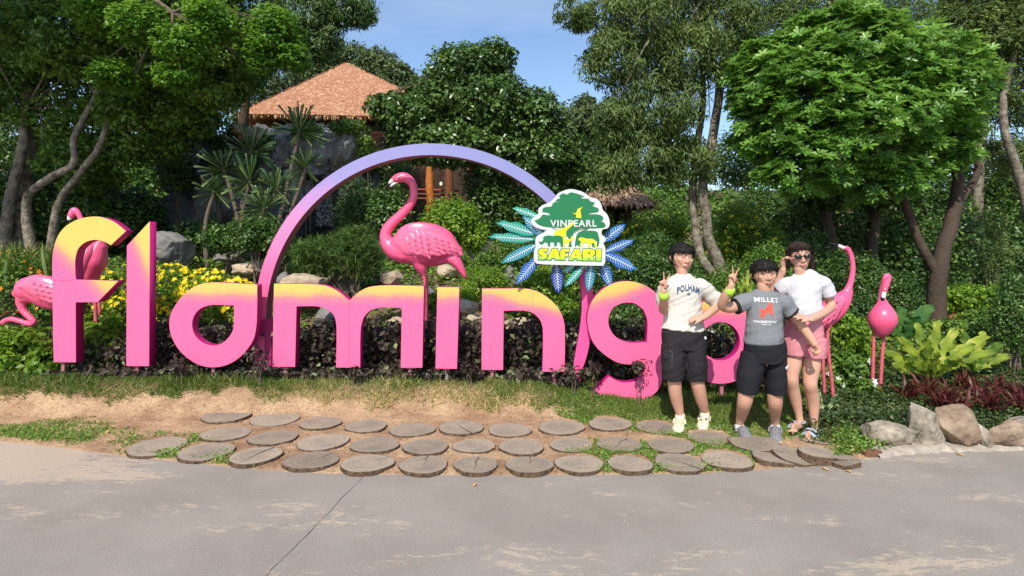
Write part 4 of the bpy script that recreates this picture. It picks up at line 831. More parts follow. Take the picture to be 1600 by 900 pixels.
# ---- boy in white
def boy_white():
    D = 4.92; p = Person('boy in white shirt and black cargo shorts making a V sign by the letter g', P(1080, 672, D), D, SKIN, HAIRB); J = p.J; k = p.k
    # trunk, legs
    p.limb([(1068, 540, .01, 14, 24), (1068, 510, .01, 14, 24), (1068, 480, .01, 13, 22), (1067, 455, .01, 13, 23), (1067, 446, 0, 10, 20)], 18)
    p.limb([(1067, 450, .01, 10), (1066, 438, .01, 9), (1066, 422, .0, 9)])
    p.head(1066, 403.5, 16.6, 23, yaw=12, tilt=3)
    p.limb([(1055, 542, .01, 12), (1052, 580, -.01, 13.5), (1054, 598, -.02, 11.5), (1055, 612, .0, 11), (1058, 628, .03, 9.8), (1062, 645, .05, 7), (1063, 655, .06, 6.4), (1062, 661, .06, 6)])
    p.limb([(1062, 662, .05, 4, 5), (1061, 668, -.03, 3, 5)])
    p.limb([(1080, 542, .01, 12), (1087, 580, -.01, 13.5), (1090, 598, -.02, 11.8), (1093, 612, .0, 11), (1097, 628, .04, 9.6), (1101, 642, .08, 7), (1101, 651, .09, 6.4), (1101, 657, .09, 6)])
    p.limb([(1101, 658, .08, 4, 5), (1099, 664, .0, 3, 5)])
    # viewer left arm raised, V sign
    p.limb([(1048, 447, 0, 9), (1041, 460, .0, 9), (1037, 478, -.02, 8.2), (1036, 484, -.05, 7.6), (1037, 478, -.13, 7.6), (1037, 465, -.2, 6.2), (1037, 455, -.23, 5.2)])
    p.hand(J(1037, 453, -.235), (-.06, -.05, 1), (.12, -1, 0), [6, 4, 95, 100], [28, -4, 0, 0], side=1, sc=.92, thumb=(.4, .6, .9))
    # viewer right arm on the hip
    p.limb([(1090, 447, 0, 9), (1104, 457, .02, 9), (1118, 471, .03, 7.8), (1123, 476, .02, 7.2), (1117, 482, -.03, 7.2), (1104, 493, -.10, 6.0), (1098, 497, -.125, 5.4)])
    p.hand(J(1098, 497, -.128), (-1, -.15, .05), (.0, .45, -.9), [28, 30, 34, 38], [6, 2, -2, -8], side=1, sc=.92, thumb=(.6, .8, .1))
    p.finish()
    white = cloth('shirt_offwhite', (.58, .555, .50), (.53, .50, .45)); C = []
    def ch(rows, seg=18): C.append(chainflat([(J(r[0], r[1], r[2]), r[3]*k, r[4]*k) for r in rows], 4, seg))
    ch([(1067, 515, 0, 22, 34), (1068, 500, -.0, 20, 30.5), (1069, 478, -.0, 18, 27), (1068, 458, 0, 18, 28), (1067, 446, 0, 16, 28), (1067, 437, .0, 12, 24), (1067, 431, .01, 9, 14), (1067, 428, .01, 8, 11)])
    ch([(1050, 444, 0, 9, 9), (1043, 450, 0, 12, 12), (1038, 464, .03, 13, 12), (1037, 477, .035, 13, 10)], 14)
    ch([(1084, 444, 0, 9, 9), (1096, 448, .01, 12, 12), (1111, 462, .02, 12, 12.5), (1120, 469, .025, 12.5, 12)], 14)
    sh = p.garment('shirt', C, white, folds=.009, fr=9, seed=2); bv = bvh(p.last)
    navy = mat('print_navy', (.03, .075, .16), .7)
    me = text_mesh('POLHAM', 1, .045, 1.15); c = co(me); a, b = c.min(0), c.max(0); u = (c[:, 0]-a[0])/(b[0]-a[0]); v = (c[:, 1]-a[1])/(b[1]-a[1])
    x = 1053+u*35.5; y = 448.0+9.5*(2*u-1)**2*.78-v*10.5+ (u*0)
    y = 459.5-v*10.5-5.6*(1-(2*u-1)**2)+(u-.5)*1.5
    w_ = np.array([tuple(J(xx, yy)) for xx, yy in zip(x, y)]); setco(me, w_); subdiv(me); p.decal(me, bv, 'lettering', navy, sh)
    # serifs: short bars at the feet and heads of the letters
    me = text_mesh('O', 1, .08); a_, b_ = J(1067.5, 460.2), J(1073, 456); fit_text(me, a_.x, b_.x, a_.z, b_.z, D); p.decal(me, bv, 'emblem', navy, sh)
    blk = cloth('shorts_black', (.018, .017, .019), (.026, .024, .028)); C = []
    ch([(1068, 513, .0, 21, 32), (1068, 530, 0, 23, 33.5), (1068, 545, 0, 22, 32)])
    ch([(1055, 532, 0, 20, 20), (1052, 560, -.01, 20, 18), (1052, 580, -.01, 19, 17), (1052, 592, -.01, 18, 16)], 16)
    ch([(1082, 532, 0, 20, 20), (1085, 560, -.01, 20, 18), (1087, 580, -.01, 19, 17), (1088, 594, -.01, 18, 16)], 16)
    so_ = p.garment('shorts', C, blk, folds=.008, fr=8, seed=4)
    stitch = mat('stitch_grey', (.10, .10, .10), .8); mb = MB()
    for dz in (0, 5): pass
    bvs = bvh(p.last)
    def on(x, y):
        q = J(x, y); h, n_, _, _ = bvs.ray_cast(Vector((q.x, D-1, q.z)), Vector((0, 1, 0))); return (h if h is not None else q)+Vector((0, -.003, 0))
    for path in ([(1036, 546), (1043, 545), (1045, 549), (1045, 556)], [(1036, 552), (1044, 553), (1044, 569), (1036, 568)], [(1069, 563), (1080, 565), (1090, 563)], [(1069, 566), (1072, 580)]):
        mb.tube([on(*q) for q in path], .0018, stitch, 5)
    link('stitching', mb.mesh('stitching'), so_)
    mb = MB(); q = on(1098.5, 527); mb.tube([q+Vector((.0, .0, 0)), q+Vector((.002, -.004, 0))], .010, mat('patch_white', (.7, .7, .7), .6), 12, True, [.014]*2); link('label_patch', mb.mesh('label_patch'), so_)
    p.hairdo(fringe=.40, seed=3); p.face()
    w1 = J(1037, 463, -.21); p.band(w1, w1+Vector((0, 0, .016)), .041, LIME)
    cr = mat('clog_cream', (.68, .66, .43), .55); crs = mat('clog_sole_cream', (.66, .62, .48), .6); hole = mat('clog_hole', (.05, .045, .03), .8)
    clog(p.root, G(1063, 664), G(1059, 679.5), cr, crs, hole); _, q, bv3 = clog(p.root, G(1102, 659), G(1097, 674), cr, crs, hole)
    for (u, v) in ((.6, -.01), (.66, .02), (.73, -.012), (.58, .03)): 
        h, nn, _, _ = bv3.ray_cast(q(u, v, .2), Vector((0, 0, -1)))
        if h is not None: mb = MB(); mb.tube([h, h+nn*.007], .0085, mat('charm_brown', (.12, .08, .04), .5), 8); link('charm', mb.mesh('charm'), p.root)
    sock = mat('sock_cream', (.68, .62, .50), .8)
    for x, y, dy in ((1062.5, 652, .058), (1101, 648, .088)):
        mb = MB(); mb.tube([J(x, y+8, dy), J(x, y, dy), J(x, y-3, dy)], [8*k, 7.8*k, 7.6*k], sock, 14); link('sock', mb.mesh('sock'), p.root)
boy_white()
def boy_grey():
    D = 4.62; p = Person('boy in a grey printed shirt making a V sign in front of the woman', P(1188, 688, D), D, SKIN2, HAIRB); J = p.J; k = p.k
    p.limb([(1194, 560, .01, 18, 24), (1195, 535, .01, 20, 24), (1194, 505, .0, 19, 23), (1194, 480, 0, 15, 24), (1194, 467, 0, 11, 22)], 18)
    p.limb([(1195, 474, .02, 12), (1194, 460, .01, 11), (1193, 446, .0, 10.5)])
    p.head(1195, 429.5, 17.6, 23.5, yaw=-4, tilt=-3)
    p.limb([(1179, 562, .01, 13), (1170, 595, -.01, 15.5), (1166, 615, -.02, 13), (1163, 630, .0, 12), (1159, 648, .10, 9), (1156, 660, .14, 6.8), (1156, 669, .15, 6.2)])
    p.limb([(1156, 671, .14, 4, 5), (1159, 676, .06, 3, 4)])
    p.limb([(1208, 562, .01, 13), (1211, 595, -.01, 15.5), (1211, 615, -.02, 13), (1211, 630, .0, 12), (1211, 645, .09, 9.6), (1211, 658, .13, 6.8), (1211, 669, .15, 6.2)])
    p.limb([(1211, 672, .14, 4, 5), (1211.5, 677, .06, 3, 4)])
    p.limb([(1172, 474, .03, 7.5), (1160, 475, .0, 9), (1143, 480, -.02, 9.6), (1131, 479, -.04, 8.8), (1129, 474, -.07, 8.4), (1134, 462, -.12, 7.6), (1141, 450, -.16, 5.8), (1143, 445, -.17, 5.2)])
    p.hand(J(1143.5, 443, -.172), (.06, -.05, 1), (.1, -1, 0), [5, 4, 95, 98], [18, -16, 0, 0], side=1, sc=.86, thumb=(.4, .6, .9))
    p.limb([(1216, 475, .03, 7.5), (1226, 479, .0, 9), (1242, 495, -.01, 9.4), (1252, 509, -.02, 8.2), (1261, 521, -.04, 7.6), (1270, 534, -.07, 5.9), (1273, 538, -.08, 5.8)])
    p.hand(J(1273, 539, -.08), (.42, -.12, -1), (-.85, -.5, -.3), [72, 74, 76, 78], [2, 1, -1, -3], side=1, sc=.86, thumb=(.5, .8, .7))
    p.finish()
    grey = cloth('shirt_grey', (.19, .20, .21), (.155, .165, .18), 14); C = []
    def ch(rows, seg=18): C.append(chainflat([(J(r[0], r[1], r[2]), r[3]*k, r[4]*k) for r in rows], 4, seg))
    ch([(1194, 536, -.01, 26, 30), (1194, 515, -.01, 25.5, 27.5), (1194, 492, -.01, 22, 26), (1194, 475, 0, 19, 27.5), (1194, 464, 0, 15, 27), (1193, 457, .01, 11, 18), (1193, 453, .01, 9, 13)])
    ch([(1176, 470, 0, 11, 11), (1166, 471, 0, 12.5, 12.5), (1157, 474, -.005, 12.5, 12.5), (1151, 477.5, -.01, 12.5, 12.5)], 14)
    ch([(1212, 469, 0, 11, 11), (1222, 472, 0, 12.5, 12.5), (1231, 482, 0, 12.5, 12.5), (1236, 487.5, 0, 12.5, 12.5)], 14)
    sh = p.garment('shirt', C, grey, folds=.010, fr=9, seed=7); bv = bvh(p.last)
    blk = cloth('cuff_black', (.015, .015, .017), (.02, .02, .022))
    for c0, c1 in ((J(1151.5, 478, -.01), J(1148, 479.3, -.012)), (J(1235.5, 488.5, -.003), J(1238, 491, -.005))):
        mb = MB(); mb.tube([c0, c1], [13.2*k, 13*k], blk, 20, False); link('sleeve_cuff', mb.mesh('sleeve_cuff'), sh)
    wh = mat('print_white', (.72, .72, .74), .7); red = mat('print_red', (.72, .07, .04), .7)
    me = text_mesh('MILLET', 1, .018, 1.12); a, b = J(1173, 469.8), J(1209, 463); fit_text(me, a.x, b.x, a.z, b.z, D); c = co(me); u = (c[:, 0]-a.x)/(b.x-a.x); c[:, 2] -= (u-.4)**2*.016+(u)*.006; setco(me, c); subdiv(me); p.decal(me, bv, 'lettering', wh, sh)
    for s_, x0, x1, y0, y1 in (('CHALLENGE YOURSELF', 1170.5, 1202, 501.5, 498.2), ('SINCE 1921', 1180, 1192, 505, 502.6)):
        me = text_mesh(s_, 1, .02); a, b = J(x0, y0), J(x1, y1); fit_text(me, a.x, b.x, a.z, b.z, D); subdiv(me); p.decal(me, bv, 'lettering', wh, sh)
    def dec(pts, m, nm, x0=1140, y0=450, s_=7.5):
        me = extrude2d([pxpoly(zm(pts, x0, y0, s_), D)], D, 0, 0, nm); subdiv(me, 2); p.decal(me, bv, nm, m, sh, .003)
    thin = mat('print_thin_red', (.42, .13, .12), .7)
    for r in ([(288, 160), (442, 160), (442, 163), (288, 163)], [(288, 163), (291, 163), (291, 345), (288, 345)], [(439, 163), (442, 163), (432, 345), (429, 345)], [(291, 342), (432, 342), (432, 345), (291, 345)]): dec(r, thin, 'print_frame')
    dec([(292, 235), (330, 228), (345, 240), (375, 205), (395, 175), (420, 165), (435, 172), (420, 195), (440, 200), (425, 225), (428, 255), (420, 300), (400, 290), (385, 265), (350, 285), (330, 300), (335, 320), (305, 330), (292, 310), (290, 290), (320, 282), (300, 262)], red, 'animal_print')
    blks = cloth('shorts_black_plain', (.013, .013, .016), (.02, .02, .024)); C = []
    ch([(1194, 534, -.005, 28, 30.5), (1195, 552, 0, 29, 31.5), (1195, 565, 0, 27, 31)])
    ch([(1179, 555, 0, 21, 20), (1171, 585, -.01, 20, 17.5), (1168, 605, -.01, 19, 15.5), (1167, 613, -.01, 18.5, 14.5)], 16)
    ch([(1209, 555, 0, 21, 19), (1211, 585, -.01, 20, 16), (1212, 605, -.01, 19, 14.5), (1212, 615, -.01, 18.5, 13.5)], 16)
    so_ = p.garment('shorts', C, blks, folds=.008, fr=8, seed=9); bvs = bvh(p.last)
    me = text_mesh('JDX', 1, .05); me2 = None
    a, b = J(1218.5, 573), J(1225, 568); fit_text(me, a.x, b.x, a.z, b.z, D); c = co(me); c[:, 2] += (c[:, 0]-a.x)*.5; setco(me, c); bpy.data.meshes.remove(me)
    mb = MB()
    for i in range(3):
        q = J(1219.5+i*1.9, 571.5-i*1.1); h, n_, _, _ = bvs.ray_cast(Vector((q.x, D-1, q.z)), Vector((0, 1, 0)))
        if h is not None: mb.box(h+Vector((0, -.003, 0)), (.0042, .0015, .009), wh, Matrix.Rotation(.4*(i-1), 3, 'Y'))
    link('side_mark', mb.mesh('side_mark'), so_)
    p.hairdo(fringe=.38, seed=5); p.face()
    w1 = J(1139.5, 456, -.145); w2 = J(1141, 453, -.15); p.band(w1, w2, .038, LIME)
    gr = mat('clog_grey', (.20, .205, .215), .55); gs = mat('clog_sole_pale', (.66, .62, .5), .6); hole = mat('clog_hole_dark', (.03, .03, .035), .8)
    clog(p.root, G(1153, 676), G(1171, 693), gr, gs, hole); clog(p.root, G(1211, 677), G(1212.5, 695), gr, gs, hole)
    sock = mat('sock_white', (.70, .68, .66), .8)
    for x, y, dy in ((1156, 668, .145), (1211, 667, .145)):
        mb = MB(); mb.tube([J(x, y+5, dy), J(x, y, dy), J(x, y-2, dy)], [8*k, 7.6*k, 7.4*k], sock, 14); link('sock', mb.mesh('sock'), p.root)
boy_grey()
def woman():
    D = 4.78; p = Person('woman in a white shirt and pink shorts resting a hand on the boy in grey', P(1256, 684, D), D, SKIN, HAIRD); J = p.J; k = p.k
    p.limb([(1255, 535, .01, 15, 22), (1256, 515, .01, 15, 22), (1256, 495, 0, 13, 19), (1256, 470, 0, 13, 19), (1256, 450, 0, 12, 22), (1256, 438, .01, 9, 20)], 18)
    p.limb([(1254, 446, .02, 10), (1251, 434, .01, 8.6), (1249, 420, .0, 8.6)])
    p.head(1249, 402, 16, 23.5, yaw=-8, tilt=-5)
    p.limb([(1242, 538, .01, 12), (1238, 565, -.01, 14.5), (1236, 586, -.03, 11.6), (1237, 594, -.035, 10.8), (1239, 606, -.01, 10), (1243, 624, .02, 9.6), (1247, 642, .03, 6.8), (1249, 652, .03, 5.9), (1250, 659, .03, 6.4), (1250, 664, .035, 6.8)])
    p.limb([(1250, 664, .03, 6.5, 6.5), (1245, 666, -.02, 5.5, 7), (1240, 669, -.09, 4, 8.6), (1238.5, 671.5, -.13, 3, 8)])
    p.limb([(1268, 538, .01, 12), (1268, 568, -.01, 14.8), (1266, 592, -.03, 11.8), (1266, 601, -.035, 11), (1268, 612, -.01, 10.6), (1271, 630, .02, 10), (1272, 650, .02, 7), (1272, 662, .02, 6), (1272, 669, .02, 6.5), (1272, 675, .025, 7)])
    p.limb([(1272, 675, .0, 6.5, 6.5), (1268, 678, -.06, 5.5, 7), (1263, 682, -.13, 4, 9), (1261, 685, -.17, 3, 8.4)])
    # toes
    for cx, cy, dy, sx in ((1238.5, 672.5, -.14, 3.3), (1261, 686, -.18, 3.6)):
        for i in range(5):
            x = cx+(i-2)*sx*.95; r = (1.9, 1.8, 1.8, 2.0, 2.6)[i]*.75; p.L.append(chain([(J(x, cy, dy+.03), r*k), (J(x-.5, cy+1.2, dy-.004*abs(i-2)), r*k)], 3, 8))
    # viewer right arm, hand laid on the boy's arm
    p.limb([(1278, 444, 0, 9), (1289, 453, .02, 8.6), (1297, 470, .03, 7.8), (1298, 479, .01, 7.4), (1290, 487, -.08, 6.8), (1274, 496, -.19, 6.2), (1266, 499, -.235, 5.2)])
    p.hand(J(1266, 499, -.238), (-1, -.10, .32), (-.1, .5, -1), [14, 12, 14, 18], [8, 2, -3, -9], side=1, sc=.9, thumb=(.5, .9, .1))
    # viewer left arm raised behind the boy's head
    p.limb([(1232, 449, .02, 11), (1222, 456, .06, 10), (1212, 462, .10, 9), (1208, 458, .12, 8.4), (1214, 440, .1, 7.6), (1222, 426, .06, 5.6), (1223, 421, .05, 5.2)])
    p.hand(J(1223, 419, .05), (.12, -.1, 1), (.5, -.8, 0), [40, 38, 42, 46], [4, 1, -3, -7], side=-1, sc=.9, thumb=(.7, .8, .1))
    p.finish()
    wh = cloth('shirt_white', (.55, .55, .59), (.50, .50, .54)); C = []
    def ch(rows, seg=18): C.append(chainflat([(J(r[0], r[1], r[2]), r[3]*k, r[4]*k) for r in rows], 4, seg))
    ch([(1256, 497, 0, 20, 27), (1256, 487, 0, 21.5, 29), (1256, 468, -.005, 18, 25), (1256, 448, 0, 16, 27.5), (1256, 436, .01, 13, 28), (1255, 429, .015, 9.5, 20), (1254, 424, .015, 8, 12)])
    ch([(1274, 440, 0, 10, 10), (1284, 443, .01, 12, 12), (1291, 454, .02, 12, 11.5), (1294, 462, .022, 12, 11.5)], 14)
    ch([(1238, 441, .01, 10, 10), (1228, 446, .03, 12, 12), (1219, 454, .06, 11.5, 11.5)], 14)
    sh = p.garment('shirt', C, wh, folds=.009, fr=9, seed=11)
    pk = cloth('shorts_pink', (.60, .235, .27), (.55, .20, .24), 30); C = []
    ch([(1256, 492, 0, 18, 24), (1256, 500, 0, 19, 26.5), (1256, 518, 0, 21.5, 29.5), (1256, 535, 0, 21, 30.5)])
    ch([(1240, 528, 0, 21, 18), (1239, 545, 0, 20.5, 16.5), (1238.5, 554, -.0, 20, 15.5)], 16)
    ch([(1271, 528, 0, 21, 18), (1271, 548, 0, 21, 18), (1271, 558, -.0, 20.5, 17)], 16)
    so_ = p.garment('shorts', C, pk, folds=.0045, fr=9, seed=12)
    p.hairdo(extra=([((.95, .45, .3), .35), ((1.2, .5, -.15), .34), ((1.28, .45, -.6), .26), ((1.15, .4, -.95), .12)], [((-.95, .3, .2), .25), ((-1.05, .3, -.3), .2), ((-1.0, .3, -.6), .1)]), fringe=.62, side=-.5, seed=6); p.face(glasses=True)
    so = mat('sandal_sole', (.03, .03, .035), .7); st = mat('sandal_strap_blue_grey', (.36, .44, .50), .7); st2 = mat('sandal_strap_dark', (.05, .055, .07), .7)
    for hx, hy, tx, ty, ax, ay, ady in ((1251, 667, 1237, 677.5, 1249.5, 655, .03), (1273.5, 678, 1259.5, 691.5, 1272, 667, .02)):
        H = G(hx, hy); T = G(tx, ty); d = T-H; L = d.length; d.normalize(); sd_ = Vector((0, 0, 1)).cross(d); q = lambda u, v, z: H+d*(u*L)+sd_*v+Vector((0, 0, z))
        s_ = empty('sandal', (H.x, H.y, 0)); s_.parent = p.root; s_.location = Vector((H.x, H.y, 0))-p.root.location
        mb = MB(); n = 28; rim = []
        for i in range(n):
            a = 2*math.pi*i/n; u = .5-.5*math.cos(a); w_ = (.033+.016*ss(.2, .75, u))*abs(math.sin(a))**.6*(1 if math.sin(a) > 0 else -1); rim.append((u, w_))
        V = [q(-.05+u*1.10, w_, .001) for u, w_ in rim]+[q(-.06+u*1.12, w_*1.06, .02) for u, w_ in rim]
        mb.add(V, [tuple(range(n-1, -1, -1)), tuple(n+i for i in range(n))]+[(i, (i+1) % n, n+(i+1) % n, n+i) for i in range(n)], so, False); link('sole', mb.mesh('sole'), s_)
        for u, hgt, m_ in ((.70, .052, st), (.58, .062, st2), (.50, .068, st)):
            mb = MB(); mb.tube([q(u, .05, .012), q(u, .043, hgt*.7), q(u, .02, hgt), q(u, -.02, hgt), q(u, -.043, hgt*.7), q(u, -.05, .012)], .003, m_, 8, True, [.014]*6, (0, 0, 1) if False else d); link('strap', mb.mesh('strap'), s_)
        c = J(ax, ay+4, ady); mb = MB(); n = 14; ring = [c+Vector((math.cos(2*math.pi*i/n)*.040, math.sin(2*math.pi*i/n)*.043, .004*math.cos(2*math.pi*i/n))) for i in range(n+1)]; mb.tube(ring, .003, st, 6, False, [.011]*(n+1), (0, 0, 1)); 
        for e in (-1, 1): mb.tube([c+Vector((e*.038, 0, 0)), q(.12, e*.034, .015)], .003, st, 6, True, [.01, .01])
        link('ankle_strap', mb.mesh('ankle_strap'), s_)
woman()

# ------------------------------------------------------------------ log slices sunk in the path border
def wood_mat():
    m = bpy.data.materials.new('weathered_end_grain'); m.use_nodes = True; t = m.node_tree; b = t.nodes['Principled BSDF']; L = t.links.new; b.inputs['Roughness'].default_value = .85; b.inputs['Specular IOR Level'].default_value = .2
    tc = t.nodes.new('ShaderNodeTexCoord'); oi = t.nodes.new('ShaderNodeObjectInfo'); sx = t.nodes.new('ShaderNodeVectorMath'); sx.operation = 'MULTIPLY'; sx.inputs[1].default_value = (1, 1, 0)
    L(tc.outputs['Object'], sx.inputs[0]); n = t.nodes.new('ShaderNodeTexNoise'); n.inputs['Scale'].default_value = 9; n.inputs['Detail'].default_value = 4; L(tc.outputs['Object'], n.inputs[0])
    ln = t.nodes.new('ShaderNodeVectorMath'); ln.operation = 'LENGTH'; L(sx.outputs[0], ln.inputs[0])
    a = t.nodes.new('ShaderNodeMath'); a.operation = 'MULTIPLY_ADD'; a.inputs[1].default_value = .045; L(n.outputs[0], a.inputs[0]); L(ln.outputs['Value'], a.inputs[2])
    sn = t.nodes.new('ShaderNodeMath'); sn.operation = 'MULTIPLY'; sn.inputs[1].default_value = 520; L(a.outputs[0], sn.inputs[0]); s2 = t.nodes.new('ShaderNodeMath'); s2.operation = 'SINE'; L(sn.outputs[0], s2.inputs[0])
    s3 = t.nodes.new('ShaderNodeMath'); s3.operation = 'SINE'; sm = t.nodes.new('ShaderNodeMath'); sm.operation = 'MULTIPLY'; sm.inputs[1].default_value = 150; L(a.outputs[0], sm.inputs[0]); L(sm.outputs[0], s3.inputs[0])
    ad = t.nodes.new('ShaderNodeMath'); ad.operation = 'ADD'; L(s2.outputs[0], ad.inputs[0]); L(s3.outputs[0], ad.inputs[1])
    r = t.nodes.new('ShaderNodeMapRange'); r.inputs[1].default_value = -2; r.inputs[2].default_value = 2; L(ad.outputs[0], r.inputs[0])
    cr = t.nodes.new('ShaderNodeValToRGB'); e = cr.color_ramp.elements; e[0].color = (.27, .228, .178, 1); e[1].color = (.37, .315, .25, 1); L(r.outputs[0], cr.inputs[0])
    # dirt blotches and a paler sapwood ring
    n2 = t.nodes.new('ShaderNodeTexNoise'); n2.inputs['Scale'].default_value = 5; n2.inputs['Detail'].default_value = 8; n2.inputs['Roughness'].default_value = .7
    of = t.nodes.new('ShaderNodeVectorMath'); of.operation = 'ADD'; L(tc.outputs['Object'], of.inputs[0]); L(oi.outputs['Location'], of.inputs[1]); L(of.outputs[0], n2.inputs[0])
    c2 = t.nodes.new('ShaderNodeValToRGB'); e = c2.color_ramp.elements; e[0].color = (.72, .72, .74, 1); e[0].position = .35; e[1].color = (1.1, 1.05, .98, 1); e[1].position = .65; L(n2.outputs[0], c2.inputs[0])
    mu = t.nodes.new('ShaderNodeMix'); mu.data_type = 'RGBA'; mu.blend_type = 'MULTIPLY'; mu.inputs[0].default_value = 1; L(cr.outputs[0], mu.inputs[6]); L(c2.outputs[0], mu.inputs[7])
    rg = t.nodes.new('ShaderNodeMapRange'); rg.interpolation_type = 'SMOOTHSTEP'; rg.inputs[1].default_value = .145; rg.inputs[2].default_value = .165; L(a.outputs[0], rg.inputs[0])
    rm = t.nodes.new('ShaderNodeMath'); rm.operation = 'MULTIPLY'; rm.inputs[1].default_value = .45; L(rg.outputs[0], rm.inputs[0])
    m3 = t.nodes.new('ShaderNodeMix'); m3.data_type = 'RGBA'; m3.inputs[7].default_value = (.34, .29, .225, 1); L(rm.outputs[0], m3.inputs[0]); L(mu.outputs[2], m3.inputs[6])
    hs = t.nodes.new('ShaderNodeHueSaturation'); vr = t.nodes.new('ShaderNodeMapRange'); vr.inputs[3].default_value = .8; vr.inputs[4].default_value = 1.15; L(oi.outputs['Random'], vr.inputs[0]); L(vr.outputs[0], hs.inputs['Value']); L(m3.outputs[2], hs.inputs['Color']); L(hs.outputs[0], b.inputs['Base Color'])
    bp = t.nodes.new('ShaderNodeBump'); bp.inputs['Strength'].default_value = .5; bp.inputs['Distance'].default_value = .004; L(r.outputs[0], bp.inputs['Height']); L(bp.outputs[0], b.inputs['Normal'])
    return m
WOOD = wood_mat(); LBARK = mat('slice_bark', (.17, .115, .075), .95, .1, noise=(22, .9, (.05, .032, .022)), bump=(40, 1.))
BURIED = mat('dusty_end_grain', (.46, .33, .225), .9, .1, noise=(7, .9, (.30, .24, .19)), bump=(50, .6))
CRK = mat('crack_dark', (.03, .024, .018), .9)
def slice_mesh(R, seed, crack, th=.07, top=None, cut=None):
    rs = random.Random(seed); n = 56; a1, a2, a3 = rs.uniform(0, 6.28), rs.uniform(0, 6.28), rs.uniform(0, 6.28)
    def rad(t): return R*(1+.035*math.sin(2*t+a1)+.028*math.sin(3*t+a2)+.012*math.sin(7*t+a3)+rs.uniform(-.006, .006))
    ca = crack[0] if crack else None; out = []
    ts = [2*math.pi*i/n+(ca or 0) for i in range(n)]
    if crack:
        depth, width = crack[1], crack[2]; out = []
        r0 = rad(ts[0]); d = Vector((math.cos(ts[0]), math.sin(ts[0]), 0)); s_ = Vector((-d.y, d.x, 0)); line = []
        for i in range(6): line.append(d*(r0*(1-depth*i/5))+s_*(rs.uniform(-.014, .014) if 0 < i < 5 else 0))
        left = [p+s_*width*(1-i/5.2)*.5 for i, p in enumerate(line)]; right = [p-s_*width*(1-i/5.2)*.5 for i, p in enumerate(line)]
        pts = left[::-1]; 
        pts = [Vector((rad(t)*math.cos(t), rad(t)*math.sin(t), 0)) for t in ts[1:]]
        pts = pts+right+left[::-1][0:]
    else: pts = [Vector((rad(t)*math.cos(t), rad(t)*math.sin(t), 0)) for t in ts]
    if cut: 
        q = []
        for p in pts:
            if p.x*cut[0]+p.y*cut[1] > cut[2]: dd = p.x*cut[0]+p.y*cut[1]-cut[2]; p = p-Vector((cut[0], cut[1], 0))*dd
            q.append(p)
        pts = q
    bm = bmesh.new(); vs = [bm.verts.new(p) for p in pts]; bmesh.ops.remove_doubles(bm, verts=bm.verts, dist=.0004); bm.verts.ensure_lookup_table()
    vs = list(bm.verts); f = bm.faces.new(vs); f.normal_update()
    if f.normal.z < 0: f.normal_flip()
    r = bmesh.ops.extrude_face_region(bm, geom=[f]); bmesh.ops.translate(bm, verts=[v for v in r['geom'] if isinstance(v, bmesh.types.BMVert)], vec=(0, 0, -th)); bmesh.ops.recalc_face_normals(bm, faces=bm.faces)
    ed = [e for e in bm.edges if all(abs(v.co.z) < 1e-6 and v.co.length > .9*R for v in e.verts) and e.calc_length() > .012]
    bmesh.ops.bevel(bm, geom=ed, offset=.004, segments=1, affect='EDGES')
    me = bpy.data.meshes.new('log_slice'); bm.to_mesh(me); bm.free()
    me.materials.append(WOOD); me.materials.append(LBARK)
    for p in me.polygons: p.material_index = 0 if p.normal.z > .9 else 1
    return me
SLC = []
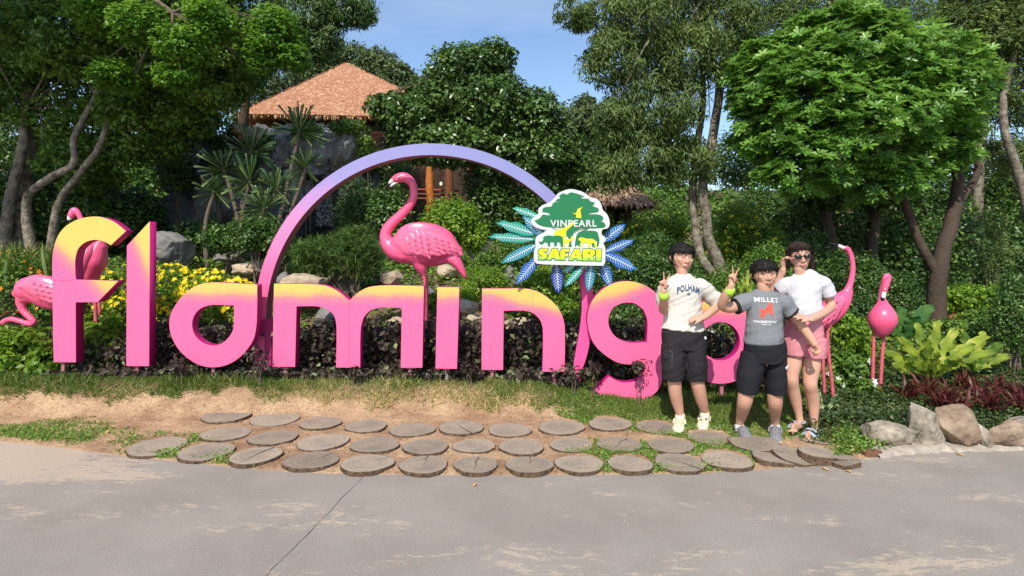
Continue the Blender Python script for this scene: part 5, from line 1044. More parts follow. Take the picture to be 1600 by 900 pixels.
def build_slices():
    root = empty('log_paving', (0, 4.2, 0), kind='structure')
    row = [(246, 697, 42, 0), (322, 705, 40, 0), (400, 711, 39, (1.2, 1.8, .018)), (487, 718, 42, (.9, 1.5, .011)), (574, 723, 41, (.8, 1.2, .008)), (662, 725, 40, (1.5, 1.2, .009)), (744, 725, 36, (1.6, 1.75, .014)), (827, 725, 38, (1.5, 1.1, .013)), (905, 724, 38, (1.5, .6, .004)), (984, 724, 35, 0), (1061, 722, 39, (-.9, 1.5, .016)), (1135, 718, 38, 0),
           (292, 668, 36, 0), (353, 677, 37, 0), (427, 683, 37, 0), (504, 690, 40, (-.7, .9, .004)), (586, 694, 38, 0), (665, 697, 37, 0), (741, 696, 33, 0), (815, 697, 37, (-1.0, 1.1, .006)), (893, 694, 35, 0), (968, 693, 35, (1.0, 1.5, .014)), (1048, 695, 37, 0), (1108, 683, 33, 0),
           (355, 648, 39, 0), (429, 655, 37, 0), (501, 660, 33, 0), (572, 665, 34, 0), (644, 671, 36, 0), (720, 667, 36, (-1.0, 1.8, .014)), (796, 671, 35, 0), (877, 667, 37, (2.0, .8, .006)), (953, 662, 34, (-.8, 1.0, .006)), (1026, 667, 33, (2.7, .9, .009))]
    for i, (x, y, a, cr) in enumerate(row):
        SLC.append((G(x, y, 0).x, G(x, y, 0).y, a*G(x, y, 0).y/F))
        b = i == 12; c = G(x, y, 0)
        for _ in range(6): z = float(gz(c.x, c.y))+(-.006 if b else .013+.008*((i*7) % 5)/5); c = (c+G(x, y, z))/2; R = a*c.y/F*.985
        me = slice_mesh(R, i, cr); o = bpy.data.objects.new('log_slice', me); COL.objects.link(o); o.parent = root; o.location = c-root.location
        o.rotation_euler = (random.uniform(-.015, .015)+(.03 if x < 330 else 0), random.uniform(-.015, .015)+(.03 if x < 330 else 0), 0)
        if b: me.materials[0] = BURIED
    # tipped and broken pieces at the right end
    for i, (x, y, a, z, rx, ry, rz, cut) in enumerate([(1178, 690, 37, .05, .06, -.05, .2, (.3, .95, .09)), (1209, 715, 33, .03, .05, .12, .5, (-.5, -.86, .11)), (1243, 711, 34, .03, .05, .16, -.3, (.8, .6, .11)), (1291, 709, 40, .05, .06, .10, .7, (-.6, -.8, .10)), (1320, 719, 24, .035, .03, -.04, .2, (.2, -1, .08)), (1272, 684, 30, .02, .0, .05, .2, (0, 1, .10))]):
        c = G(x, y, z); R = a*c.y/F; me = slice_mesh(R, 50+i, (1.1+i, 1.2, .010) if i in (1, 2, 3) else 0, .085, cut=cut)
        o = bpy.data.objects.new('log_slice', me); COL.objects.link(o); o.parent = root; o.location = c-root.location; o.rotation_euler = (rx, ry, rz)
    bx = G(1362, 712); mb = MB(); mb.box((bx.x, bx.y, .018), (.07, .035, .022), mat('broken_brick', (.22, .10, .055), .9, noise=(20, .8, (.14, .07, .045)), bump=(40, .8)), Matrix.Rotation(.15, 3, 'Z'))
    me = mb.mesh('brick'); bm = bmesh.new(); bm.from_mesh(me); bmesh.ops.bevel(bm, geom=list(bm.edges), offset=.008, segments=2, affect='EDGES'); bm.to_mesh(me); bm.free()
    tag(link('brick_piece', me, None, (bx.x, bx.y, 0)), 'broken reddish brown brick piece lying at the path edge, left of the kerb stones', 'brick')
build_slices()

# ------------------------------------------------------------------ rocks
def rock_mesh(c, r, m, seed, rough=.13, cuts=18, sub=5, fr=2.4, rot=0):
    rs = np.random.RandomState(seed); bm = bmesh.new(); bmesh.ops.create_icosphere(bm, subdivisions=sub, radius=1); me = bpy.data.meshes.new('rock'); bm.to_mesh(me); bm.free()
    v = co(me).astype(float)
    for i in range(cuts):
        n = unit(1, rs)[0]; h = rs.uniform(.55, .85); d = v@n; v = v-np.outer(np.maximum(d-h, 0), n)
    v = v*(1+rough*fn(v+seed, fr, 4, seed % 7))[:, None]+.0
    v = v*np.array(r)
    if rot: a = math.radians(rot); v = np.stack([v[:, 0]*math.cos(a)-v[:, 2]*math.sin(a), v[:, 1], v[:, 0]*math.sin(a)+v[:, 2]*math.cos(a)], 1)
    setco(me, v+np.array(c)); me.materials.append(m); me.polygons.foreach_set('use_smooth', np.ones(len(me.polygons), dtype=bool))
    try: me.set_sharp_from_angle(angle=math.radians(32))
    except Exception: pass
    return me
def rock(px, py, rx, ry, Y, m, seed, label, group='rocks on the planted slope', ryd=None, name='rock', rot=0, **kw):
    s = Y/F; c = P(px, py, Y); me = rock_mesh(c, (rx*s, ryd or rx*s*.8, ry*s), m, seed, rot=rot, **kw)
    return tag(link(name, me, None, (c.x, c.y, c.z-ry*s*.8)), label, 'rock', group)
def kerb():
    Y = 4.5; root = empty('stone_kerb', (P(1470, 700, Y).x, Y, 0), 'low kerb of mortared grey and brown stones at the right edge of the path', 'kerb')
    for i, (x, y, rx, ry, rot, m, s) in enumerate([(1388, 678, 52, 24, -6, ROCKC, 3), (1447, 667, 35, 38, 20, ROCKC, 8), (1498, 668, 28, 40, 28, ROCKR, 5), (1530, 682, 17, 22, 30, ROCKC, 12), (1570, 681, 46, 22, 0, ROCKR, 14), (1607, 662, 22, 14, 0, ROCKC, 9), (1650, 680, 40, 24, 0, ROCKC, 21), (1720, 680, 42, 24, 0, ROCKR, 22)]):
        Yk = 4.50+(.02 if i % 2 else -.02); sc = Yk/F; c = P(x, y, Yk)
        me = rock_mesh(c, (rx*sc*1.08, .13, ry*sc*1.1), m, s+40, rough=.10, cuts=20, sub=5, fr=2.6, rot=rot); o = link('stone', me, root)
        if i == 1: o['label'] = 'upright pale grey stone'
        if i == 2: o['label'] = 'reddish brown stone leaning to the left'
    mb = MB(); n = 60; V = []
    for i in range(n):
        x = P(1340, 700, Y).x+i*(P(1800, 700, Y).x-P(1340, 700, Y).x)/(n-1)
        y0 = float(ye(x)); j = .012*math.sin(i*2.3)+.008*math.sin(i*5.1)
        V += [(x, y0-.035+j, -.002), (x, y0-.02+j, .018+.006*math.sin(i*1.7)), (x, y0+.14, .035+.01*math.sin(i*.9)), (x, y0+.3, .02)]
    Fs = [(i*4+k, i*4+4+k, i*4+5+k, i*4+1+k) for i in range(n-1) for k in range(3)]
    mb.add(V, Fs, MORTAR); link('mortar', mb.mesh('mortar'), root)
kerb()
for i, a in enumerate([
    (268, 385, 44, 34, 8.4, ROCKG, 1, 'big dark grey boulder behind the yellow flower bush right of letter l'),
    (365, 398, 34, 20, 9.0, ROCKG, 2, 'rounded grey boulder behind the letter a, left of the arch foot'),
    (395, 420, 40, 16, 8.2, ROCKT, 3, 'flat pale slab rock just left of the arch above letter a'),
    (442, 437, 16, 13, 7.6, ROCKG, 4, 'small round grey rock right beside the left arch leg'),
    (482, 443, 42, 17, 7.4, ROCKT, 5, 'pointed pale rock above the left half of the letter m'),
    (525, 495, 40, 26, 7.2, ROCKG, 6, 'grey rock seen through the left opening of the letter m'),
    (612, 434, 24, 13, 7.9, ROCKT, 7, 'orange tan rock above the right half of the letter m'),
    (585, 400, 14, 22, 8.2, ROCKT, 8, 'tan rock beside the breast of the large flamingo'),
    (620, 505, 20, 10, 7.0, ROCKT, 9, 'small tan stone seen in the right opening of the letter m'),
    (728, 480, 26, 20, 7.2, ROCKT, 10, 'tan angular rock between the letters i and n'),
    (742, 502, 26, 14, 7.0, ROCKT, 11, 'low tan rock touching the left side of letter n'),
    (815, 510, 40, 18, 7.3, ROCKT, 12, 'broad pale rock seen through the opening of letter n'),
    (700, 425, 22, 16, 8.6, ROCKT, 13, 'brown rock under the belly of the large flamingo'),
    (755, 400, 34, 24, 9.4, ROCKT, 14, 'brown rock behind the tail of the large flamingo'),
    (800, 440, 20, 24, 8.6, ROCKG, 15, 'grey rock half hidden in the bushes left of the logo sign'),
    (540, 450, 30, 15, 8.0, ROCKT, 17, 'rock under the feathery bamboo clump'),
    (660, 460, 36, 20, 7.9, ROCKG, 18, 'grey rock behind the legs of the large flamingo'),
    (845, 470, 24, 16, 8.0, ROCKT, 19, 'tan rock behind the shoulder of the letter n')]):
    rock(a[0], a[1], a[2], a[3], a[4], a[5], a[6], a[7])
# ------------------------------------------------------------------ vegetation
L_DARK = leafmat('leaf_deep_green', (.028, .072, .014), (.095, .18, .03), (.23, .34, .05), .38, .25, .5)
L_MID = leafmat('leaf_mid_green', (.04, .10, .014), (.16, .28, .04), (.32, .43, .07), .45)
L_LIME = leafmat('leaf_bright_green', (.07, .16, .015), (.25, .39, .035), (.45, .55, .08), .40, .38)
L_UMB = leafmat('leaf_umbrella_tree', (.06, .16, .02), (.20, .39, .06), (.40, .58, .17), .36, .35, .5)
L_ACA = leafmat('leaf_fine_grey_green', (.05, .095, .022), (.16, .235, .055), (.33, .39, .13), .5, .35)
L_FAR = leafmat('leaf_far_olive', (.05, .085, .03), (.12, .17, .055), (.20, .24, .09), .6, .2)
L_PUR = leafmat('leaf_dark_purple', (.026, .017, .015), (.095, .075, .052), (.24, .29, .14), .5, .2, .25)
L_GRASS = leafmat('grass_blade', (.075, .14, .02), (.24, .28, .07), (.52, .42, .20), .55, .35)
L_GR2 = leafmat('grass_low', (.10, .20, .03), (.20, .34, .055), (.38, .40, .13), .55, .35)
L_RED = leafmat('leaf_maroon', (.065, .014, .012), (.16, .042, .03), (.26, .13, .07), .4, .25)
L_COV = leafmat('groundcover_green', (.022, .05, .012), (.075, .12, .03), (.15, .2, .06), .45, .2)
L_BGH = leafmat('leaf_bough_green', (.05, .14, .015), (.16, .33, .03), (.34, .52, .07), .4, .38)
L_GLOSS = leafmat('leaf_glossy_green', (.035, .085, .018), (.11, .20, .04), (.28, .38, .11), .30, .25, .6)
YEL = leafmat('petal_yellow', (.85, .62, .01), (.92, .78, .03), None, .5, .35); ORG = leafmat('petal_orange', (.80, .16, .01), (.85, .36, .03), None, .5, .3); WHP = leafmat('petal_white', (.8, .8, .76), (.85, .85, .8), None, .5, .3)
PETAL = (np.array([(0, 0, 0), (.5, .32, .1), (1, .12, .12), (1, -.12, .12), (.5, -.32, .1)]), [(0, 1, 2), (0, 2, 3), (0, 3, 4)])
def flowers(root, blobs, n, size, m, seed, name='flower'):
    rs = np.random.RandomState(seed); A = []
    for b in blobs:
        k = max(n//len(blobs), 1); u = unit(k, rs); u[:, 1] = -np.abs(u[:, 1])*1.0; u[:, 2] = u[:, 2]*.8+.25; u /= np.linalg.norm(u, axis=1)[:, None]
        p = np.array(b[0])+u*np.array(b[1])*(.92+.14*rs.rand(k))[:, None]; nn = u+rs.normal(size=(k, 3))*.4+[0, -.5, .3]; nn /= np.linalg.norm(nn, axis=1)[:, None]
        e1 = np.cross(nn, unit(k, rs)); e1 /= np.linalg.norm(e1, axis=1)[:, None]; e2 = np.cross(nn, e1); t = rs.rand(k); sz = size*(.7+.6*rs.rand(k))
        for j in range(5): a = 6.283*j/5; A.append(inst(PETAL, p, e1*math.cos(a)+e2*math.sin(a), nn, sz, t))
    V, Fc, R = join(A); link(name, npmesh(name, V, Fc, m, R), root, kind='stuff')
X_ = lambda px, Y: (px-800)*Y/F
# --- lawn edge, tufts, low weeds
def px_of(p): return 800+F*p[:, 0]/p[:, 1], HZ-F*(p[:, 2]-CH)/p[:, 1]
def scatter(n, x0, x1, y0, y1, dens, seed):
    rs = np.random.RandomState(seed); x = rs.uniform(x0, x1, n); y = rs.uniform(y0, y1, n); z = gz(x, y); p = np.stack([x, y, z], 1); u, v = px_of(p); d = dens(u, v, p)
    for a, b, r in SLC: d = np.where((x-a)**2+(y-b)**2 < (r*(.96+.05*np.sin(x*60)))**2, 0.0 if rs is not None else d, d)
    return p[rs.rand(n) < d], rs
GRX = [-400, 0, 100, 160, 240, 330, 450, 560, 640, 700, 760, 820, 860, 920, 1000, 1060, 1130, 1200, 1300, 2000]
GRLO = [628, 622, 618, 634, 618, 624, 632, 634, 634, 640, 640, 636, 646, 655, 655, 668, 668, 655, 650, 640]
def d_grass(u, v, p):
    lo = np.interp(u, GRX, GRLO)+5*np.sin(u/13.)+4*np.sin(u/29.)+3*np.sin(u/5.3); top = 575
    return ss(lo+3, lo-12, v)*ss(top-20, top, v)*(.55+.45*ss(-.4, .5, fn(p*[1, 1, 0], 2.5, 2, 2)))*ss(1330, 1300, u)
pg, rs = scatter(260000, -7, 4.0, 5.0, 6.3, d_grass, 11)
n = len(pg); pg = pg[:120000]; n = len(pg); lean = rs.normal(size=(n, 3))*.75; lean[:, 2] = .9; sz = (.028+.055*rs.rand(n)**2)*(1+.5*ss(0, .5, fn(pg*[1, 1, 0], 1.7, 2, 5)))
u, v = px_of(pg); tone = np.clip(.75*rs.rand(n)+(.28+.35*ss(596, 632, v))*ss(400, 520, u)*ss(950, 700, u)+.22*fn(pg*[1, 1, 0], 3.5, 2, 7), 0, 1)
V, Fc, R = inst(BLADE, pg-[0, 0, .008], lean, unit(n, rs)*[1, 1, .1], sz, tone, np.full(n, 1.6))
link('grass', npmesh('grass', V, Fc, L_GRASS, R), origin=(0, 6, 0), kind='stuff')
def d_low(u, v, p):
    e = p[:, 1]-ye(p[:, 0]); f = fn(p*[1, 1, 0], 1.6, 3, 1)
    a = ss(-.05, .35, f-.50+.80*np.exp(-((u-310)/100)**2)*ss(.9, .1, e)+.35*np.exp(-((u-60)/90)**2)*ss(.7, .25, e)+1.15*ss(830, 930, u)*ss(1330, 1200, u)-1.1*np.exp(-((u-640)/190)**2)-.8*np.exp(-((u-1215)/60)**2)*ss(640, 700, v))
    # around the slice joints and along the path edge, thinner out on the worn earth
    return a*ss(.02, .08, e)*ss(1345, 1330, u)*(.25+.75*ss(845, 900, u)+.75*np.exp(-(e/.35)**2))
pl, rs = scatter(130000, -4.6, 3.0, 3.9, 5.9, d_low, 12)
pl = pl[:42000]; n = len(pl); lean = rs.normal(size=(n, 3))*.9; lean[:, 2] = .8
V, Fc, R = inst(LEAF, pl+[0, 0, .002], lean, unit(n, rs)+[0, 0, .8], .013+.018*rs.rand(n), rs.rand(n))
link('low_weeds', npmesh('low_weeds', V, Fc, L_GR2, R), origin=(0, 4.6, 0), kind='stuff')
# dry sprinkling on the soil
ps, rs = scatter(26000, -4.6, 3.2, 3.9, 6.2, lambda u, v, p: ss(.01, .1, p[:, 1]-ye(p[:, 0]))*.3*ss(-.5, .6, fn(p*[1, 1, 0], 2.2, 2, 3)), 13); n = len(ps)
V, Fc, R = inst(LEAF, ps+[0, 0, .003], rs.normal(size=(n, 3))*[1, 1, .12], unit(n, rs)*.3+[0, 0, 1], .006+.014*rs.rand(n)**2, rs.rand(n))
link('soil_litter', npmesh('soil_litter', V, Fc, leafmat('litter', (.16, .09, .05), (.42, .27, .15), (.5, .4, .2), .8, .1), R), origin=(0, 4.6, 0), kind='stuff')
# pebbles on the bare earth
pp, rs = scatter(16000, -4.6, 3.0, 3.9, 5.6, lambda u, v, p: ss(.02, .08, p[:, 1]-ye(p[:, 0]))*.12*ss(-.6, .6, fn(p*[1, 1, 0], 1.8, 2, 6)), 14); n = len(pp)
OCT = (np.array([(1, 0, .2), (0, 1, .1), (-.8, 0, .3), (0, -1, .2), (.1, 0, .9), (0, 0, -.6)]), [(0, 1, 4), (1, 2, 4), (2, 3, 4), (3, 0, 4), (1, 0, 5), (2, 1, 5), (3, 2, 5), (0, 3, 5)])
V, Fc, R = inst(OCT, pp, rs.normal(size=(n, 3))*[1, 1, .1], np.tile([0, 0, 1.], (n, 1)), .004+.010*rs.rand(n)**3, rs.rand(n)); link('pebbles', npmesh('pebbles', V, Fc, leafmat('pebble', (.22, .15, .10), (.48, .38, .28), (.6, .55, .48), .9, 0), R), origin=(0, 4.6, 0), kind='stuff')
# --- purple hedge behind and between the letters
def hedge():
    rs = np.random.RandomState(21); A = []; n = 19000
    u = rs.uniform(120, 1200, n); yy = rs.uniform(5.74, 6.75, n)
    # letters occupy the front strip: plants crowd right behind them and poke through the gaps
    top = np.interp(u, [120, 200, 245, 290, 420, 520, 600, 700, 760, 880, 960, 1100, 1160, 1200], [548, 520, 500, 508, 520, 502, 505, 508, 506, 508, 510, 508, 530, 560])+5*np.sin(u/9.)+5*np.sin(u/23.)
    ztop = CH-(top-HZ)*6.3/F; z0 = gz(X_(u, 6.3), yy); f = rs.rand(n)**.75; keep = (yy > 5.97) | ((rs.rand(n) < .8) & (u < 905))
    z = z0+.03+(ztop-z0)*f*(.9+.12*rs.rand(n)); z = np.where(yy < 5.97, z0+.01+(.33-z0)*rs.rand(n), z)
    x = X_(u, 6.2)+rs.normal(size=n)*.02; p = np.stack([x, yy, z], 1)[keep]; n = len(p); nn = rs.normal(size=(n, 3))*.6+[0, -.55, .55]; d = rs.normal(size=(n, 3)); d[:, 2] -= .7; d -= nn*(d*nn).sum(1)[:, None]/(nn**2).sum(1)[:, None]
    V, Fc, R = inst(LEAF, p, d, nn/np.linalg.norm(nn, axis=1)[:, None], .074*(.5+.75*rs.rand(n)), np.clip(rs.rand(n)**1.3+.15*ss(.55, 0, f[keep]-.4)*0, 0, 1))
    link('purple_hedge', npmesh('purple_hedge', V, Fc, L_PUR, R), origin=(0, 6.2, 0), kind='stuff')
hedge()
# leggy purple shoots in front of the letters
for i, (x, y, h, Y, where) in enumerate([(405, 585, 42, 5.62, 'between the letters a and m'), (1000, 585, 22, 5.55, 'in the hook of the letter g'), (925, 590, 24, 5.60, 'left of the tail of the letter g'), (895, 590, 26, 5.62, 'before the pink sign trunk'), (275, 585, 26, 5.65, 'left of the letter a'), (560, 590, 16, 5.62, 'under the middle leg of the letter m'), (735, 590, 26, 5.64, 'between the letters i and n')]):
    c = P(x, y, Y); sc = Y/F; bl = [B(x, y-h*.55, 15, h*.5, Y, .08)]
    shrub('purple_shoot', 'dark purple leafy shoot standing '+where, bl, 90, .05, L_PUR, 60+i, 'purple shoots before the letters', cat='plant', sr=.3, clump=.8, perclump=20)
# --- left side planting
for i, a in enumerate([
    ('leafy_bush', 'glossy green leafy bush at the left edge under the bent flamingo', [B(25, 545, 50, 40, 6.0), B(70, 565, 30, 22, 5.9), B(-40, 540, 50, 45, 6.1)], 3800, .065, L_LIME, 'bush'),
    ('leafy_bush', 'green broadleaf bush between the letters f and l', [B(158, 540, 40, 36, 6.25), B(150, 505, 34, 24, 6.4)], 2600, .060, L_LIME, 'bush'),
    ('lantana_bush', 'bush with small orange flowers at the left edge behind the flamingo', [B(30, 440, 55, 48, 7.0), B(90, 470, 40, 50, 7.0), B(-40, 440, 50, 50, 7.0)], 6000, .045, L_MID, 'flower bush'),
    ('yellow_flower_bush', 'yellow flowering bush between the letters f and l', [B(170, 452, 34, 32, 7.1), B(185, 490, 34, 30, 6.9)], 3000, .045, L_LIME, 'flower bush'),
    ('yellow_flower_bush', 'large yellow flowering bush between letter l and the arch', [B(270, 455, 44, 45, 6.9), B(330, 462, 48, 42, 6.9), B(375, 470, 28, 38, 6.9), B(255, 495, 30, 30, 6.8)], 7500, .045, L_LIME, 'flower bush'),
    ]):
    r = shrub(a[0], a[1], a[2], a[3], a[4], a[5], 100+i, cat=a[6], perclump=18, clump=.3)
    if 'yellow' in a[0]: flowers(r, a[2], 420 if i == 4 else 110, .027, YEL, 5+i)
    if 'lantana' in a[0]: flowers(r, a[2], 110, .022, ORG, 9)
def blades_plant(name, label, c, n, L, wid, lm, seed, spread=.9, cat='plant', group=None, up=.9, rad=.12):
    rs = np.random.RandomState(seed); root = empty(name, (c.x, c.y, float(gz(c.x, c.y))), label, cat, group)
    p = np.array(c)+rs.normal(size=(n, 3))*[rad, rad, 0]; d = rs.normal(size=(n, 3))*spread; d[:, 2] = up+.3*rs.rand(n); nn = np.array([0, 0, 1.])+rs.normal(size=(n, 3))*.2
    T = (np.array([(0, .03, 0), (0, -.03, 0), (.35, .05, .10), (.35, -.05, .10), (.7, .035, .10), (.7, -.035, .10), (1, 0, -.05)]), [(0, 1, 3), (0, 3, 2), (2, 3, 5), (2, 5, 4), (4, 5, 6)])
    V, Fc, R = inst(T, p, d, nn, L*(.6+.5*rs.rand(n)), rs.rand(n), np.full(n, wid)); link('foliage', npmesh('foliage', V, Fc, lm, R), root); return root
blades_plant('tall_grass_clump', 'clump of tall pale grass behind the bent flamingo at the left edge', P(35, 440, 7.6), 700, .55, .6, L_GRASS, 3, .45, rad=.35)
# --- dracaena grove
DRL = leafmat('dracaena_leaf', (.022, .06, .016), (.07, .13, .035), (.20, .28, .09), .35, .2, .5)
def rosette_plants():
    T = bpy.data.meshes.new('leaf'); V = []; Fs = []; prof = [(0, .014), (.3, .024), (.65, .019), (1, .002)]
    for u, w_ in prof: V += [(u, -w_, .02*u), (u, 0, -.012-.05*u*u), (u, w_, .02*u)]
    for i in range(3):
        for k in (0, 1): Fs.append((i*3+k, i*3+3+k, i*3+4+k, i*3+1+k))
    vv = []
    T.from_pydata(V, [], Fs); T.materials.append(DRL); at = T.attributes.new('rnd', 'FLOAT', 'POINT'); at.data.foreach_set('value', [.5]*len(V)); T2 = T.copy(); T2.attributes['rnd'].data.foreach_set('value', [.95]*len(V)); T3 = T.copy(); T3.attributes['rnd'].data.foreach_set('value', [.1]*len(V))
    plants = [('tallest spiky dracaena left of the waterfall rock', [(468, 205, 36, 8.9), (478, 262, 26, 8.8)], (420, 380)),
              ('spiky dracaena with three heads beside the pale ledge', [(392, 238, 35, 8.8), (350, 266, 33, 8.6), (390, 285, 35, 8.5)], (380, 395)),
              ('low spiky dracaena directly left of the arch', [(432, 296, 30, 8.3), (412, 326, 30, 8.2)], (400, 410)),
              ('dark spiky dracaena in shade at the left end of the grove', [(335, 300, 28, 9.2)], (325, 400))]
    rs = random.Random(5)
    for lab, heads, bp in plants:
        Y0 = heads[0][3]; b = P(bp[0], bp[1], Y0); root = empty('dracaena', (b.x, b.y, b.z), lab, 'plant', 'spiky dracaenas left of the arch')
        mb = MB()
        for x, y, r, Y in heads:
            h = P(x, y, Y); mid = (h+b)/2+Vector((rs.uniform(-.15, .15), 0, -.05)); p, a, _ = stube([(b-Vector((0, 0, .3)), .045), (mid, .035), (h, .03)], 5); mb.tube(p, a, BARK, 8)
        link('trunk', mb.mesh('trunk'), root)
        for x, y, r, Y in heads:
            h = P(x, y, Y); nL = 74
            for i in range(nL):
                el = math.radians(rs.uniform(-50, 88)); az = rs.uniform(0, 6.283); d = Vector((math.cos(el)*math.cos(az), math.cos(el)*math.sin(az), math.sin(el))); Lf = r*Y/F*rs.uniform(.85, 1.3)
                sd_ = d.cross(Vector((0, 0, 1))); sd_ = sd_.normalized() if sd_.length > .01 else Vector((1, 0, 0)); nn = sd_.cross(d)
                o = bpy.data.objects.new('leaf', rs.choice((T, T, T2, T3))); COL.objects.link(o); o.parent = root
                M = Matrix((d*Lf, sd_*Lf, nn*Lf)).transposed().to_4x4(); M.translation = h+d*.02-root.location; o.matrix_local = M
rosette_plants()
# --- papyrus like bamboo clump
def papyrus():
    rs = np.random.RandomState(9); bl = [B(530, 400, 52, 38, 7.8), B(490, 400, 32, 30, 7.7), B(572, 405, 28, 34, 7.8), B(555, 372, 32, 20, 7.9)]
    c = bl[0][0]; root = empty('papyrus_clump', (c.x, c.y, float(gz(c.x, c.y))), 'feathery pale green papyrus clump under the waterfall, left of the large flamingo', 'plant'); A = []
    for b in bl:
        k = 260; p = np.array(b[0])+unit(k, rs)*np.array(b[1])*(rs.rand(k)**.4)[:, None]
        for j in range(13):
            d = rs.normal(size=(k, 3)); d[:, 2] = d[:, 2]*.45-.05; A.append(inst(BLADE, p, d, unit(k, rs)*.4+[0, 0, 1], .12*(.7+.6*rs.rand(k)), np.clip(rs.rand(k), 0, 1), np.full(k, 1.1)))
    V, Fc, R = join(A); link('foliage', npmesh('foliage', V, Fc, leafmat('papyrus_leaf', (.05, .11, .02), (.14, .24, .06), (.26, .36, .12), .45), R), root)
    L = [[(Vector((c.x+rs.uniform(-.3, .3), c.y, float(gz(c.x, c.y)))), .012), (Vector(b[0])+Vector((rs.uniform(-.2, .2), 0, 0)), .006)] for b in bl for _ in range(8)]; link('stem', limb_mesh(L, BARK, 6), root)
papyrus()
